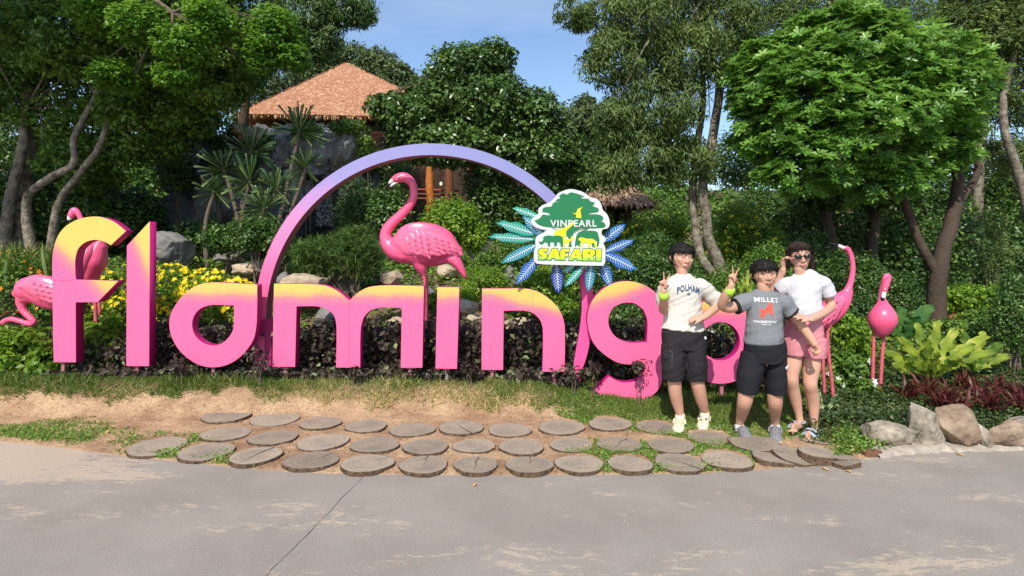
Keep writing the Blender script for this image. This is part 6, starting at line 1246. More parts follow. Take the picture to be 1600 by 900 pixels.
# --- shrubs of the middle and right distance
SH = [
 ('rounded_bush', 'bright rounded bush behind the neck and back of the large flamingo', [B(705, 345, 50, 40, 9.2), B(680, 370, 34, 24, 9.1), B(740, 370, 26, 26, 9.2)], 9000, .055, L_LIME),
 ('dark_bush', 'dark shaded bush left of the large flamingo head', [B(610, 330, 34, 52, 9.8), B(628, 385, 22, 30, 9.4)], 5000, .06, L_DARK),
 ('slope_bush', 'low green plants on the slope under the tail of the large flamingo', [B(760, 440, 44, 26, 8.2), B(715, 462, 40, 18, 7.9), B(690, 470, 30, 14, 7.6)], 8000, .035, L_LIME),
 ('slope_bush', 'green slope plants left of the logo sign', [B(790, 400, 40, 30, 8.9), B(830, 390, 40, 36, 9.3), B(760, 410, 30, 20, 9.0)], 8000, .04, L_MID),
 ('slope_bush', 'pale leafy shrub under the logo sign fronds', [B(860, 450, 44, 44, 7.4), B(885, 490, 30, 34, 7.0), B(820, 465, 30, 30, 7.5)], 6500, .05, L_LIME),
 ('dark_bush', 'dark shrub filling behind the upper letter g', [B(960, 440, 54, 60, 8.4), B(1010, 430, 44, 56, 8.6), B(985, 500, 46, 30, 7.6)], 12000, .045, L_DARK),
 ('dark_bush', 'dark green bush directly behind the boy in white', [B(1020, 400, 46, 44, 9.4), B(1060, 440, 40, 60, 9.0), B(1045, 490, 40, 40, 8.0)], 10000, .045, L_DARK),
 ('flowering_bush', 'tall sunlit bush with yellow flowers right of the logo sign', [B(1000, 375, 40, 34, 11.0), B(960, 380, 26, 34, 11.0), B(1040, 365, 36, 30, 11.4)], 9000, .06, L_LIME),
 ('flowering_bush', 'sunlit yellow green bush between the leaning trunk and the umbrella tree', [B(1150, 360, 44, 50, 11.5), B(1190, 385, 36, 46, 11.2), B(1120, 400, 30, 40, 11.0)], 11000, .06, L_LIME),
 ('leafy_bush', 'mid green bush behind the raised hand of the boy in grey', [B(1150, 450, 46, 46, 8.8), B(1200, 420, 40, 50, 9.0), B(1120, 470, 30, 50, 8.6)], 10000, .045, L_MID),
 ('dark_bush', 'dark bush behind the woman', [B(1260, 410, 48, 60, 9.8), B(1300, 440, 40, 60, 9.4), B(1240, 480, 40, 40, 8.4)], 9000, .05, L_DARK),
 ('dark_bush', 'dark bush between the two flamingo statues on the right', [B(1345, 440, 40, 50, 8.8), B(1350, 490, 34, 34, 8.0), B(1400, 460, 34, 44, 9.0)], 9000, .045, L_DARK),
 ('white_flower_bush', 'low shrub with white flowers behind the feet of the stretching flamingo', [B(1325, 580, 36, 34, 5.95), B(1345, 605, 32, 20, 5.75), B(1300, 600, 22, 24, 5.9)], 3000, .055, L_MID),
 ('white_flower_bush', 'shrub with pale flowers seen through the ring of letter o', [B(1135, 520, 34, 28, 6.9), B(1110, 540, 26, 22, 6.8)], 2200, .05, L_MID),
 ('fern_bank', 'bank of yellow green ferns in front of the pond at the right', [B(1510, 465, 40, 24, 10.5), B(1560, 470, 44, 24, 10.2), B(1475, 470, 20, 22, 10.6)], 7000, .07, L_LIME),
 ('fern_bank', 'fern bank in half shade right of the big leaf plants', [B(1530, 510, 44, 26, 7.6), B(1490, 520, 26, 24, 7.4), B(1450, 520, 30, 18, 7.6)], 6500, .05, L_MID),
 ('cypress_bush', 'dense dark feathery conifer bush at the right edge', [B(1575, 500, 34, 56, 6.5), B(1608, 490, 40, 70, 6.6), B(1585, 450, 26, 30, 6.6), B(1640, 500, 50, 70, 6.7)], 16000, .03, L_DARK),
 ('grassy_bush', 'small grassy bush beside the legs of the stretching flamingo', [B(1335, 530, 26, 34, 6.6), B(1310, 500, 22, 26, 6.8)], 2500, .05, L_LIME),
 ('small_tree_bush', 'airy sapling foliage before the dark wood on the far right', [B(1555, 400, 30, 40, 13.5), B(1548, 350, 24, 30, 13.5)], 2600, .05, L_ACA),
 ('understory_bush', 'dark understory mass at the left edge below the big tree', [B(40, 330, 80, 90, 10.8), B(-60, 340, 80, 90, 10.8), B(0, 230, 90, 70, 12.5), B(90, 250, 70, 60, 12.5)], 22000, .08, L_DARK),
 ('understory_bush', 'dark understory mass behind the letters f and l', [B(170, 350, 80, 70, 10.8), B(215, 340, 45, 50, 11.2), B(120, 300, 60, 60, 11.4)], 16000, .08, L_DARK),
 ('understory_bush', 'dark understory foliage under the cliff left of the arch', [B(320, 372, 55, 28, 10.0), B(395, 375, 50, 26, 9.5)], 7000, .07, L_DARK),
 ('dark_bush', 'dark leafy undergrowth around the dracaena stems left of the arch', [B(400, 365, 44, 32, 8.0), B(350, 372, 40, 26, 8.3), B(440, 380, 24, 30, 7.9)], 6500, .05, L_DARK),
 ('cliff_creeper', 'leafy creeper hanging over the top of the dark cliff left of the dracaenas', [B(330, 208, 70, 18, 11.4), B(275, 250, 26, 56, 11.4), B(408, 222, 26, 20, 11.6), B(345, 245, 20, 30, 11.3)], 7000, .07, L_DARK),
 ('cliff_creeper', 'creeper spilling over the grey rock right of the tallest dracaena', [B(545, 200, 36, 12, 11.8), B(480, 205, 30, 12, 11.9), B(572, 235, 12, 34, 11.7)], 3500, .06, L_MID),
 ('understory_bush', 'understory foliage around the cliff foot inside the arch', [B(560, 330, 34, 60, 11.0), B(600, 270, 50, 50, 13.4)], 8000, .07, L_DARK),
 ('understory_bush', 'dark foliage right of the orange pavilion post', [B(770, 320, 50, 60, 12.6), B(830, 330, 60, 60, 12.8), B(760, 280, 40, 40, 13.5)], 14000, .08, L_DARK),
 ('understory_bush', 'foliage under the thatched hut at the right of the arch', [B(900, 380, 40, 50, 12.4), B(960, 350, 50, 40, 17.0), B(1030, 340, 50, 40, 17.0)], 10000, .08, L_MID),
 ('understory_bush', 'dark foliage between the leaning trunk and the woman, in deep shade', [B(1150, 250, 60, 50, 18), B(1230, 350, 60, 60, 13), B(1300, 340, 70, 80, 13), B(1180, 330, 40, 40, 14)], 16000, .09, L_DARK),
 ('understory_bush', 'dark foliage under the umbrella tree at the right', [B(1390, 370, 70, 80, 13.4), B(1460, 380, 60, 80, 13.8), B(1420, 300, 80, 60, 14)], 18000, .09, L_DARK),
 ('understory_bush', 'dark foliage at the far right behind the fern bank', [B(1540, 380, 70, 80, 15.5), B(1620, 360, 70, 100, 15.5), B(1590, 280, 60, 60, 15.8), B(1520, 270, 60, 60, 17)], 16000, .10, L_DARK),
]
for i, a in enumerate(SH):
    r = shrub(a[0], a[1], a[2], a[3], a[4], a[5], 200+i, cat='bush', perclump=22, clump=.30, flat=.8, spread=.9)
    if a[0] == 'flowering_bush': flowers(r, a[2], 36, .035, YEL, 40+i)
    if a[0] == 'white_flower_bush': flowers(r, a[2], 10, .028, WHP, 50+i)
# --- big lime bird's nest ferns, one leaf each
def frond_plant(label, px, py, Y, leaves, m, name='birds_nest_fern', seed=1, group='lime birds nest ferns at the right'):
    c = P(px, py, Y); root = empty(name, (c.x, c.y, float(gz(c.x, c.y))), label, 'fern', group); rs = random.Random(seed); k = Y/F
    for i, (dx, dy, dd, wd) in enumerate(leaves):
        base = c+Vector((dx*k*.10, dd*.1, 0)); tip = P(px+dx, py+dy, Y+dd); up = Vector((0, 0, 1)); L = (tip-base).length; n = 12; V = []; Fs = []
        ctrl = (base+tip)/2+up*L*.16; ax = (tip-base).normalized(); sd_ = ax.cross(Vector((dx*.002, -1, .25))).normalized()
        for j in range(n+1):
            t = j/n; p = base*(1-t)**2+ctrl*2*t*(1-t)+tip*t*t; w_ = wd*k*(math.sin(math.pi*min(t*.93+.06, 1))**.55)*(.6+.4*t)*(1+.24*math.sin(j*2.6+i)); nn = sd_.cross(ax)
            rf = nn*(.034*math.sin(j*1.9+i))
            V += [p-sd_*w_+nn*(-.012)+rf, p-sd_*w_*.5+nn*.006, p-nn*.014, p+sd_*w_*.5+nn*.006, p+sd_*w_-nn*.012-rf]
        for j in range(n):
            for q in range(4): a = j*5+q; Fs.append((a, a+5, a+6, a+1))
        me = bpy.data.meshes.new('leaf'); me.from_pydata([tuple(v) for v in V], [], Fs); at = me.attributes.new('rnd', 'FLOAT', 'POINT'); tb = rs.gauss(.5, .22); at.data.foreach_set('value', [max(0, min(1, tb+.22*math.sin(q//5*1.1+i)+(.12 if q % 5 == 2 else 0))) for q in range(len(V))]); me.materials.append(m); me.polygons.foreach_set('use_smooth', [True]*len(Fs)); link('leaf', me, root)
    return root
NEST = leafmat('nest_fern_leaf', (.08, .16, .02), (.36, .44, .05), (.58, .56, .14), .4, .35); BIGD = leafmat('big_dark_leaf', (.03, .10, .02), (.09, .19, .04), None, .35, .25)
frond_plant('large lime green birds nest fern behind the red plants, widest of the two', 1455, 588, 5.9, [(-75, -38, .0, 9), (-52, -62, -.1, 10), (-22, -84, .05, 10), (12, -88, .0, 10), (42, -76, .05, 11), (70, -50, .0, 11), (92, -62, .15, 10), (-36, -28, -.25, 10), (10, -36, -.3, 11), (48, -26, -.25, 11), (-8, -60, -.15, 10), (105, -38, .1, 9), (-60, -16, -.2, 9), (30, -60, .2, 10)], NEST, seed=4)
frond_plant('lime birds nest fern half hidden at the right of the larger one', 1520, 580, 6.3, [(-42, -52, 0, 9), (-15, -66, 0, 9), (18, -62, 0, 10), (46, -44, 0, 10), (60, -24, 0, 9), (0, -30, -.2, 10), (-28, -22, -.2, 9)], NEST, seed=5)
frond_plant('broad dark green leaf plant behind the folded neck flamingo', 1410, 530, 6.6, [(-4, -52, 0, 16), (26, -36, -.1, 14), (-38, -40, .1, 14), (48, -52, .1, 15), (-20, -24, -.2, 13)], BIGD, 'broad_leaf_plant', 6, None)
frond_plant('upright pale green leaf plant between the boy in grey and the leaning trunk', 1166, 470, 7.2, [(-6, -42, 0, 4), (4, -48, .1, 4), (-16, -34, 0, 4), (14, -36, 0, 4), (-2, -20, -.1, 4)], NEST, 'broad_leaf_plant', 7, None)
frond_plant('arching green strap leaves beside the woman\'s sandals', 1290, 655, 4.95, [(34, -14, 0, 3), (38, 8, -.1, 3.4), (18, -40, .1, 3), (-10, -44, .15, 3), (44, -2, .1, 3)], DRL, 'strap_leaf_plant', 8, None)
# --- red bromeliads and ground cover along the kerb
BL = ['maroon spiky plant at the left end of the red bed, beside the white flowers']+['maroon spiky plant in the red bed, number '+n_ for n_ in ()]
BL += ['maroon spiky plant in front of the left edge of the lime fern', 'low maroon spiky plant nearest the upright pale kerb stone', 'maroon spiky plant tucked under the middle of the lime fern', 'maroon spiky plant above the gap between the kerb stones', 'maroon spiky plant under the right lime fern', 'maroon spiky plant before the conifer bush at the right edge', 'maroon spiky plant just behind the top of the pale upright stone', 'maroon spiky plant behind the long brown kerb stone', 'maroon spiky plant cut by the right frame edge, rear', 'maroon spiky plant at the far right end of the bed, front', 'maroon spiky plant right behind the leaning brown stone', 'maroon spiky plant at the right above the last kerb stone']
for i, (x, y, Y) in enumerate([(1418, 612, 5.45), (1448, 606, 5.6), (1478, 618, 5.3), (1505, 600, 5.75), (1530, 616, 5.4), (1556, 604, 5.6), (1583, 618, 5.35), (1468, 628, 5.15), (1550, 630, 5.1), (1612, 608, 5.5), (1640, 622, 5.3), (1500, 634, 5.05), (1595, 632, 5.1)]):
    c = P(x, y, Y); c.z = max(c.z-.05, .05)
    blades_plant('red_bromeliad', BL[i], c, 46, .24, .85, L_RED, 300+i, .75, group='maroon spiky plants in the bed', up=.55, rad=.03)
def cover():
    pc, rs = scatter(90000, 2.3, 6.5, 4.5, 6.6, lambda u, v, p: ss(.10, .2, p[:, 1]-ye(p[:, 0]))*ss(1255, 1300, u+(v-640)*.5)*(.35+.65*ss(4.6, 5.0, p[:, 1])), 31)
    pc = pc[:46000]; n = len(pc); h = rs.rand(n)**1.2*.16*(.6+.4*ss(-.5, .5, fn(pc*[1, 1, 0], 3, 2))); pc[:, 2] += h*ss(4.5, 4.9, pc[:, 1])+.01
    V, Fc, R = inst(LEAF, pc, rs.normal(size=(n, 3))*[1, 1, .4], unit(n, rs)*.7+[0, -.2, .9], .022+.022*rs.rand(n), rs.rand(n)); link('ground_cover', npmesh('ground_cover', V, Fc, L_COV, R), origin=(4, 5.5, 0), kind='stuff')
cover()
pc, rs = scatter(9000, 1.9, 3.2, 4.1, 4.9, lambda u, v, p: ss(.02, .1, p[:, 1]-ye(p[:, 0]))*ss(1290, 1325, u)*ss(1400, 1375, u)*ss(668, 690, v+0*u), 33); n = len(pc)
V, Fc, R = inst(LEAF, pc+[0, 0, .02]+rs.rand(n, 1)*[0, 0, .05], rs.normal(size=(n, 3))*[1, 1, .5], unit(n, rs)*.6+[0, 0, .8], .02+.018*rs.rand(n), rs.rand(n)); link('creeping_weeds', npmesh('creeping_weeds', V, Fc, L_GR2, R), origin=(2.5, 4.4, 0), kind='stuff')
# slope cover, so that bare ground never shows behind the planting
pc, rs = scatter(120000, -13, 13, 6.3, 13, lambda u, v, p: .75*ss(6.3, 6.8, p[:, 1])+0*u, 34); pc = pc[:70000]; n = len(pc)
V, Fc, R = inst(LEAF, pc+rs.rand(n, 1)*[0, 0, .16], rs.normal(size=(n, 3))*[1, 1, .5], unit(n, rs)*.7+[0, -.3, .8], .05+.05*rs.rand(n), rs.rand(n)); link('slope_cover', npmesh('slope_cover', V, Fc, L_MID, R), origin=(0, 9, 0), kind='stuff')
pc, rs = scatter(90000, -40, 40, 13, 42, lambda u, v, p: .9+0*u, 35); pc = pc[:50000]; n = len(pc)
V, Fc, R = inst(LEAF, pc+rs.rand(n, 1)*[0, 0, .5], rs.normal(size=(n, 3))*[1, 1, .5], unit(n, rs)*.7+[0, -.3, .8], .22+.2*rs.rand(n), rs.rand(n)*.8); link('forest_floor_plants', npmesh('forest_floor_plants', V, Fc, L_MID, R), origin=(0, 25, 0), kind='stuff')
# --- trees
def gp(px, Y, sink=.15):
    x = X_(px, Y); return Vector((x, Y, float(gz(x, Y))-sink))
def LB(rows): return [(P(r[0], r[1], r[2]), r[3]) for r in rows]
tree('broadleaf_tree', 'huge dark green tree with pale twisting trunks filling the upper left corner',
    [[(gp(30, 10.2), .19), (P(35, 330, 10.2), .14), (P(45, 200, 10), .12), (P(40, 110, 9.9), .10), (P(15, 20, 9.8), .09), (P(0, -80, 9.8), .07)],
     [(P(48, 130, 10), .10), (P(75, 90, 9.9), .08), (P(95, 60, 9.9), .05)],
     [(gp(5, 10.0), .12), (P(15, 320, 9.9), .09), (P(34, 240, 9.8), .08), (P(38, 170, 9.8), .06)],
     [(gp(60, 9.2), .10), (P(40, 320, 9.1), .065), (P(75, 280, 9.0), .06), (P(115, 256, 9.0), .055), (P(116, 215, 9.0), .045), (P(150, 150, 9.1), .04)],
     [(gp(75, 9.3), .08), (P(90, 325, 9.2), .06), (P(125, 270, 9.1), .052), (P(155, 230, 9.0), .045), (P(175, 170, 9.0), .035)]], BARKL,
    [B(110, 60, 120, 70, 8.8, .7), B(330, 120, 80, 60, 8.7, .6), B(230, 170, 80, 40, 8.9, .5), B(110, 40, 150, 90, 9.6, 1.2), B(260, 110, 130, 110, 9.4, 1.2), B(60, 150, 110, 80, 10.2, 1.0), B(340, 60, 90, 80, 9.2, 1.1), B(200, 200, 120, 70, 9.8, .9), B(275, 165, 70, 60, 9.5, .9), B(-60, 60, 120, 140, 9.8, 1.2), B(370, 100, 50, 60, 9.0, .8), B(130, 260, 60, 50, 10.0, .8), B(240, -60, 240, 90, 9.2, 1.4)],
    105000, .080, L_MID, 401, tw=26, twr=.022, perclump=55, clump=.24, flat=.6)
tree('broadleaf_tree', 'sunlit yellow green boughs of a tree hanging before the dark crown at upper left', [[(gp(-330, 8.4), .14), (P(-300, 200, 8.3), .11), (P(-120, -90, 8.2), .08), (P(120, -70, 8.0), .05), (P(270, 20, 7.8), .03)]], BARK,
    [B(225, 40, 55, 42, 7.8, .5), B(290, 70, 44, 40, 7.7, .4), B(180, 120, 40, 28, 8.0, .4), B(275, 120, 36, 24, 7.7, .3), B(330, 30, 40, 40, 7.8, .4), B(430, 50, 40, 46, 8.3, .5), B(405, 80, 34, 46, 8.2, .4), B(462, 86, 20, 28, 8.3, .3), B(150, 20, 50, 34, 8.0, .4)],
    20000, .065, L_BGH, 402, tw=14, twr=.02, perclump=30, clump=.35, flat=.45, up=.9)
tree('drooping_tree', 'dark drooping tree crown cutting into the sky above the roof', [[(gp(360, 13.5), .14), (P(385, 150, 13.5), .10), (P(420, 20, 13.5), .08), (P(450, -80, 13.5), .08)]], BARKD,
    [B(470, 25, 70, 50, 13.4, .9), B(540, 10, 50, 34, 13.3, .7), B(430, 60, 50, 50, 13.4, .8), B(565, 20, 30, 28, 13.3, .5), B(500, 60, 40, 40, 13.3, .6), B(440, -60, 140, 60, 13.4, 1.2), B(400, 90, 34, 36, 13.2, .5)],
    34000, .11, L_DARK, 403, T=NARROW, droop=.8, tw=22, twr=.04, perclump=45, clump=.28)
tree('broadleaf_tree', 'glossy dark green tree with rounded crown in the middle, right of the tiled roof', [[(gp(760, 12.6), .16), (P(775, 330, 12.6), .13), (P(770, 250, 12.5), .10), (P(730, 180, 12.5), .07), (P(715, 120, 12.5), .04)], [(P(773, 280, 12.5), .09), (P(810, 210, 12.4), .06), (P(830, 170, 12.4), .04)]], BARKD,
    [B(725, 115, 66, 46, 12.4, .9), B(770, 95, 40, 30, 12.4, .7), B(690, 160, 60, 44, 12.3, .8), B(765, 165, 70, 56, 12.2, .9), B(640, 190, 52, 44, 12.0, .8), B(830, 190, 56, 56, 12.4, .8), B(606, 168, 32, 24, 11.8, .5), B(700, 225, 84, 36, 11.9, .8), B(860, 235, 56, 54, 12.5, .8), B(790, 245, 60, 40, 12.2, .7), B(905, 260, 40, 50, 12.7, .6)],
    58000, .105, L_GLOSS, 404, tw=26, twr=.04, perclump=40, clump=.25)
tree('fine_leaved_tree', 'tall open tree with pale leaning twin trunks and fine drooping leaves behind the boys',
    [[(gp(1160, 9.9), .16), (P(1140, 450, 9.9), .13), (P(1110, 380, 9.9), .09), (P(1102, 330, 9.9), .085), (P(1098, 290, 9.9), .08), (P(1107, 250, 9.9), .078), (P(1119, 180, 9.9), .075), (P(1128, 110, 9.9), .07), (P(1143, 20, 9.9), .06), (P(1150, -60, 9.9), .05)],
     [(P(1136, 445, 9.9), .10), (P(1100, 410, 10.0), .08), (P(1088, 360, 10.1), .075), (P(1082, 300, 10.1), .07), (P(1088, 230, 10.1), .06), (P(1098, 160, 10.2), .055), (P(1096, 50, 10.2), .045), (P(1080, -40, 10.2), .03)],
     [(P(1118, 110, 9.9), .06), (P(1080, 60, 9.9), .045), (P(1040, 20, 9.8), .03), (P(985, 5, 9.8), .02)]], BARKL,
    [B(1000, 30, 90, 50, 9.6, .9), B(1070, 90, 84, 60, 9.8, .9), B(960, 90, 64, 46, 9.5, .7), B(1030, 165, 84, 60, 9.7, .8), B(960, 190, 40, 44, 9.6, .6), B(1130, 30, 70, 50, 10.0, .8), B(1000, 245, 76, 50, 9.8, .7), B(1070, 250, 60, 44, 9.9, .6), B(900, 20, 40, 24, 9.4, .5), B(1170, 110, 40, 70, 10.4, .6), B(1040, -50, 160, 60, 9.8, 1.0), B(955, 265, 44, 40, 9.8, .5)],
    62000, .095, L_ACA, 405, T=NARROW, droop=.9, tw=36, twr=.022, perclump=40, clump=.27)
tree('umbrella_tree', 'bright green umbrella tree with a broad dome crown of palmate leaves at right',
    [[(gp(1462, 9.4), .17), (P(1468, 420, 9.4), .125), (P(1488, 340, 9.4), .11), (P(1497, 280, 9.4), .085), (P(1480, 200, 9.3), .05)], [(P(1466, 430, 9.4), .085), (P(1440, 385, 9.4), .075), (P(1415, 320, 9.4), .06), (P(1390, 240, 9.3), .04)], [(P(1488, 330, 9.4), .06), (P(1530, 262, 9.4), .05), (P(1510, 190, 9.4), .03)]], BARKD,
    [B(1330, 95, 130, 75, 8.9, 1.0), B(1430, 130, 120, 90, 9.0, 1.0), B(1240, 150, 100, 85, 8.9, .9), B(1340, 190, 140, 90, 8.7, .9), B(1200, 200, 66, 70, 9.0, .7), B(1450, 215, 80, 66, 9.1, .8), B(1260, 260, 90, 52, 8.8, .7), B(1370, 275, 90, 44, 9.0, .7), B(1190, 115, 54, 56, 9.1, .6), B(1300, 50, 90, 40, 9.0, .8), B(1480, 170, 40, 60, 9.4, .5), B(1250, 70, 60, 40, 9.0, .5)],
    15500, .105, L_UMB, 406, T=OBOV, rosette=7, up=1.0, spread=.7, tw=30, twr=.03, perclump=16, clump=.23, flat=.7)
for i, (lab, limbs, bl, nn, lm, T, b) in enumerate([
    ('tall grey green tree behind the umbrella tree, reaching over the top edge', [(gp(1300, 14), .2), (P(1290, 200, 14), .16), (P(1300, 0, 14), .12), (P(1300, -90, 14), .08)], [B(1260, 10, 90, 50, 14, 1), B(1380, 20, 90, 44, 14, 1), B(1200, 60, 50, 60, 14.2, .8), B(1330, -50, 160, 50, 14, 1)], 26000, L_ACA, NARROW, BARKL),
    ('tall tree with pale bent limbs at the top right corner', [(gp(1650, 11.5), .15), (P(1600, 300, 11.5), .09), (P(1566, 180, 11.5), .07), (P(1590, 60, 11.5), .055), (P(1600, -60, 11.5), .04)], [B(1560, 50, 60, 60, 11.6, .8), B(1500, 40, 50, 40, 11.8, .7), B(1590, 150, 50, 60, 11.8, .7), B(1620, 40, 50, 80, 11.6, .8), B(1560, -40, 110, 50, 11.6, .9), B(1580, 240, 44, 40, 12, .6)], 26000, L_ACA, NARROW, BARKL),
    ('slim dark trunk tree in the shade behind the woman', [(gp(1270, 11.6), .14), (P(1300, 400, 11.6), .12), (P(1290, 320, 11.6), .10), (P(1310, 200, 11.6), .06)], [B(1290, 300, 60, 30, 11.6, .6), B(1340, 260, 60, 30, 11.8, .6)], 6000, L_DARK, LEAF, BARKD),
    ('dark straight trunk tree in the shade behind the folded neck flamingo', [(gp(1360, 12.2), .15), (P(1362, 400, 12.2), .13), (P(1368, 320, 12.2), .11), (P(1380, 200, 12.2), .06)], [B(1390, 300, 60, 30, 12, .6)], 4000, L_DARK, LEAF, BARKD),
    ('tree with grey trunk rising behind the umbrella tree on the right', [(gp(1530, 16), .16), (P(1528, 300, 16), .13), (P(1540, 150, 16), .10), (P(1545, 20, 16), .06)], [B(1530, 100, 60, 60, 16, 1), B(1500, 20, 70, 50, 16, 1), B(1480, 200, 60, 60, 16, 1)], 9000, L_MID, LEAF, BARKL),
    ('hazy olive tree between the middle tree and the fine leaved tree', [(gp(905, 24), .25), (P(905, 230, 24), .15), (P(905, 180, 24), .1)], [B(905, 195, 44, 40, 24, 1.6), B(880, 240, 50, 50, 24, 1.6), B(950, 230, 50, 56, 24, 1.6), B(915, 165, 22, 18, 24, .6)], 16000, L_FAR, LEAF, BARK),
    ]):
    tree('tree', lab, [limbs], b, bl, nn, .11 if i != 5 else .16, lm, 420+i, T=T, tw=16, twr=.03, perclump=40, clump=.27)
# the hill wood beyond the roof
def wood():
    rs = random.Random(8)
    for i, (x, y, rx, ry, Y, lab) in enumerate([(430, 120, 60, 60, 42, 'far tree left of the roof peak'), (545, 95, 50, 26, 46, 'far tree crown just above the roof peak'), (590, 105, 44, 28, 45, 'far tree crown over the right slope of the roof'), (625, 125, 34, 26, 44, 'pale far tree right of the roof peak, with bare twigs'), (500, 100, 40, 34, 46, 'far tree crown left above the roof peak'), (665, 150, 40, 28, 42, 'far tree low beside the glossy middle tree')]):
        tree('far_tree', lab, [[(gp(x, Y), .4), (P(x, y+ry, Y), .3), (P(x, y, Y), .15)]], BARK, [B(x, y, rx, ry, Y, 2.2), B(x-rx*.5, y+ry*.8, rx*.8, ry*.8, Y, 2), B(x+rx*.5, y+ry*.9, rx*.8, ry*.8, Y, 2)], 9000, .26, L_FAR, 500+i, 'trees on the hill behind the roof', tw=8, twr=.06, perclump=30, clump=.25)
    bl = []
    for k in range(60):
        x = -60+k*2.2+rs.uniform(-1, 1); y = rs.uniform(30, 40); bl.append(((x, y, float(gz(x, y))+rs.uniform(2.0, 4.5)), (2.6, 2.2, 3.2)))
    V, Fc, R = cloud(bl, 110000, .34, 77, perclump=40, clump=.3); link('distant_wood', npmesh('distant_wood', V, Fc, L_MID, R), origin=(0, 35, 0), kind='stuff')
wood()
# canopy overhead, out over the planting: unseen tree added to shade the upper left
tree('unseen_shade_tree', 'unseen tall tree added at the left, its high canopy shading the planting below', [[(gp(-420, 8.0), .3), (Vector((-10.5, 7.5, 4)), .24), (Vector((-9, 6.5, 7)), .16)]], BARK,
    [((-9.5, 5.2, 8.0), (1.8, 1.6, 1.0)), ((-7.4, 5.0, 8.2), (1.7, 1.6, .9)), ((-8.4, 6.8, 8.8), (1.8, 1.5, 1.0)), ((-6.0, 6.8, 8.6), (1.7, 1.4, .9))],
    42000, .11, L_MID, 470, tw=24, twr=.05, perclump=50, clump=.3)
# single fallen leaves
LF = leafmat('dry_leaf', (.50, .32, .10), (.68, .50, .20), None, .7, .2)
LFL = ['dry leaf on bare earth at the left, the largest of three there', 'dry leaf on bare earth at the left frame edge', 'dry leaf near the path edge left of the first log slices', 'yellow leaf on weeds between the first two log slices', 'dry leaf just above the weed patch left of the logs', 'dry leaf on sand above the top left log slice', 'dry leaf between log slices below the letter i', 'yellow leaf on the log slice below the letter n and g', 'dry leaf on the tipped log slices at the right end', 'dry leaf at the foot of the broken log pieces', 'dry leaf on the path below the brick piece', 'dry leaf on the path in front of the kerb stones', 'dry leaf on sand in the middle of the log slices', 'dry leaf on bare earth below the letter f', 'dry leaf on sand beside the cracked slice below the letter i']
for i, (x, y) in enumerate([(83, 645), (9, 628), (175, 672), (298, 705), (168, 680), (327, 630), (771, 706), (915, 703), (1255, 722), (1290, 735), (1325, 738), (1500, 712), (560, 681), (145, 655), (742, 760)]):
    c = G(x, y, .0); c.z = float(gz(c.x, c.y))+.012 if c.y > ye(c.x)+.05 else .006; a = random.uniform(0, 6.28); mb = MB(); s_ = random.uniform(.018, .034); d = Vector((math.cos(a), math.sin(a), .08)); e = Vector((-math.sin(a), math.cos(a), 0)); pts = [c-d*s_, c-d*s_*.3+e*s_*.42+Vector((0, 0, .008)), c+d*s_*.5+e*s_*.3+Vector((0, 0, .012)), c+d*s_, c+d*s_*.5-e*s_*.3+Vector((0, 0, .01)), c-d*s_*.3-e*s_*.42+Vector((0, 0, .006)), c]
    mb.add(pts, [(0, 6, 1), (1, 6, 2), (2, 6, 3), (3, 6, 4), (4, 6, 5), (5, 6, 0)], LF); me = mb.mesh('fallen_leaf'); at = me.attributes.new('rnd', 'FLOAT', 'POINT'); at.data.foreach_set('value', [random.random()]*7)
    tag(link('fallen_leaf', me, None, c), LFL[i], 'leaf', 'dry leaves on the ground')
# ------------------------------------------------------------------ pavilion, cliff, waterfall, hut
THATCH = mat('roof_shingle', (.52, .235, .135), .9, .1, noise=(1.5, .8, (.40, .17, .10)), bump=(30, .5)); THATCH.node_tree.nodes['Principled BSDF'].inputs['Roughness'].default_value = .95
WOODD = mat('timber_dark', (.06, .035, .022), .8, .2, noise=(4, .7, (.03, .018, .012))); WOODB = mat('timber_brown', (.20, .075, .035), .7, .2, noise=(6, .8, (.11, .04, .02)), bump=(12, .5)); WOODO = mat('timber_orange', (.56, .19, .035), .6, .3, noise=(9, .9, (.34, .10, .02)), bump=(14, .8))
def roof_shingles(root, corners, apex, nrow, size, m, seed, name='shingle', ncap=9000, jag=.25):
    rs = np.random.RandomState(seed); A = []; nc = len(corners); T = (np.array([(0, .5, 0), (0, -.5, 0), (1, -.5, .0), (1, .5, .0), (1, -.5, -.16), (1, .5, -.16)]), [(0, 1, 2), (0, 2, 3), (3, 2, 4), (3, 4, 5)])
    for i in range(nc):
        a = np.array(corners[i]); b = np.array(corners[(i+1) % nc]); c = np.array(apex); e = (b-a)/np.linalg.norm(b-a); mid = (a+b)/2; up = c-mid; L = np.linalg.norm(up); N = np.cross(e, up); N /= np.linalg.norm(N)
        if N[2] < 0: N = -N
        dn = -up/L
        for r in range(nrow):
            f = 1-(r+.0)/nrow; wdt = np.linalg.norm(b-a)*f; k = max(int(wdt/size[0]), 1); u = (np.arange(k)+.5+rs.uniform(-jag, jag, k)*.8)/k-.5
            p = c+dn*L*f*1.0+np.outer(u*wdt, e)-dn*size[1]*(1+rs.rand(k)*.2)[:, None]+N*(.015+.02*rs.rand(k))[:, None]
            D = np.tile(dn, (k, 1))+N*.10+e*rs.normal(size=(k, 1))*.05; A.append(inst(T, p, D, np.tile(N, (k, 1)), size[1]*(1.05+.35*rs.rand(k)), rs.rand(k), np.full(k, size[0]/size[1]*1.02)))
    V, Fc, R = join(A); me = npmesh(name, V, Fc, m, R); link(name, me, root, kind='stuff')
SHM = leafmat('roof_tile_paint', (.36, .17, .10), (.47, .255, .155), (.55, .34, .225), .9, .02, .1)
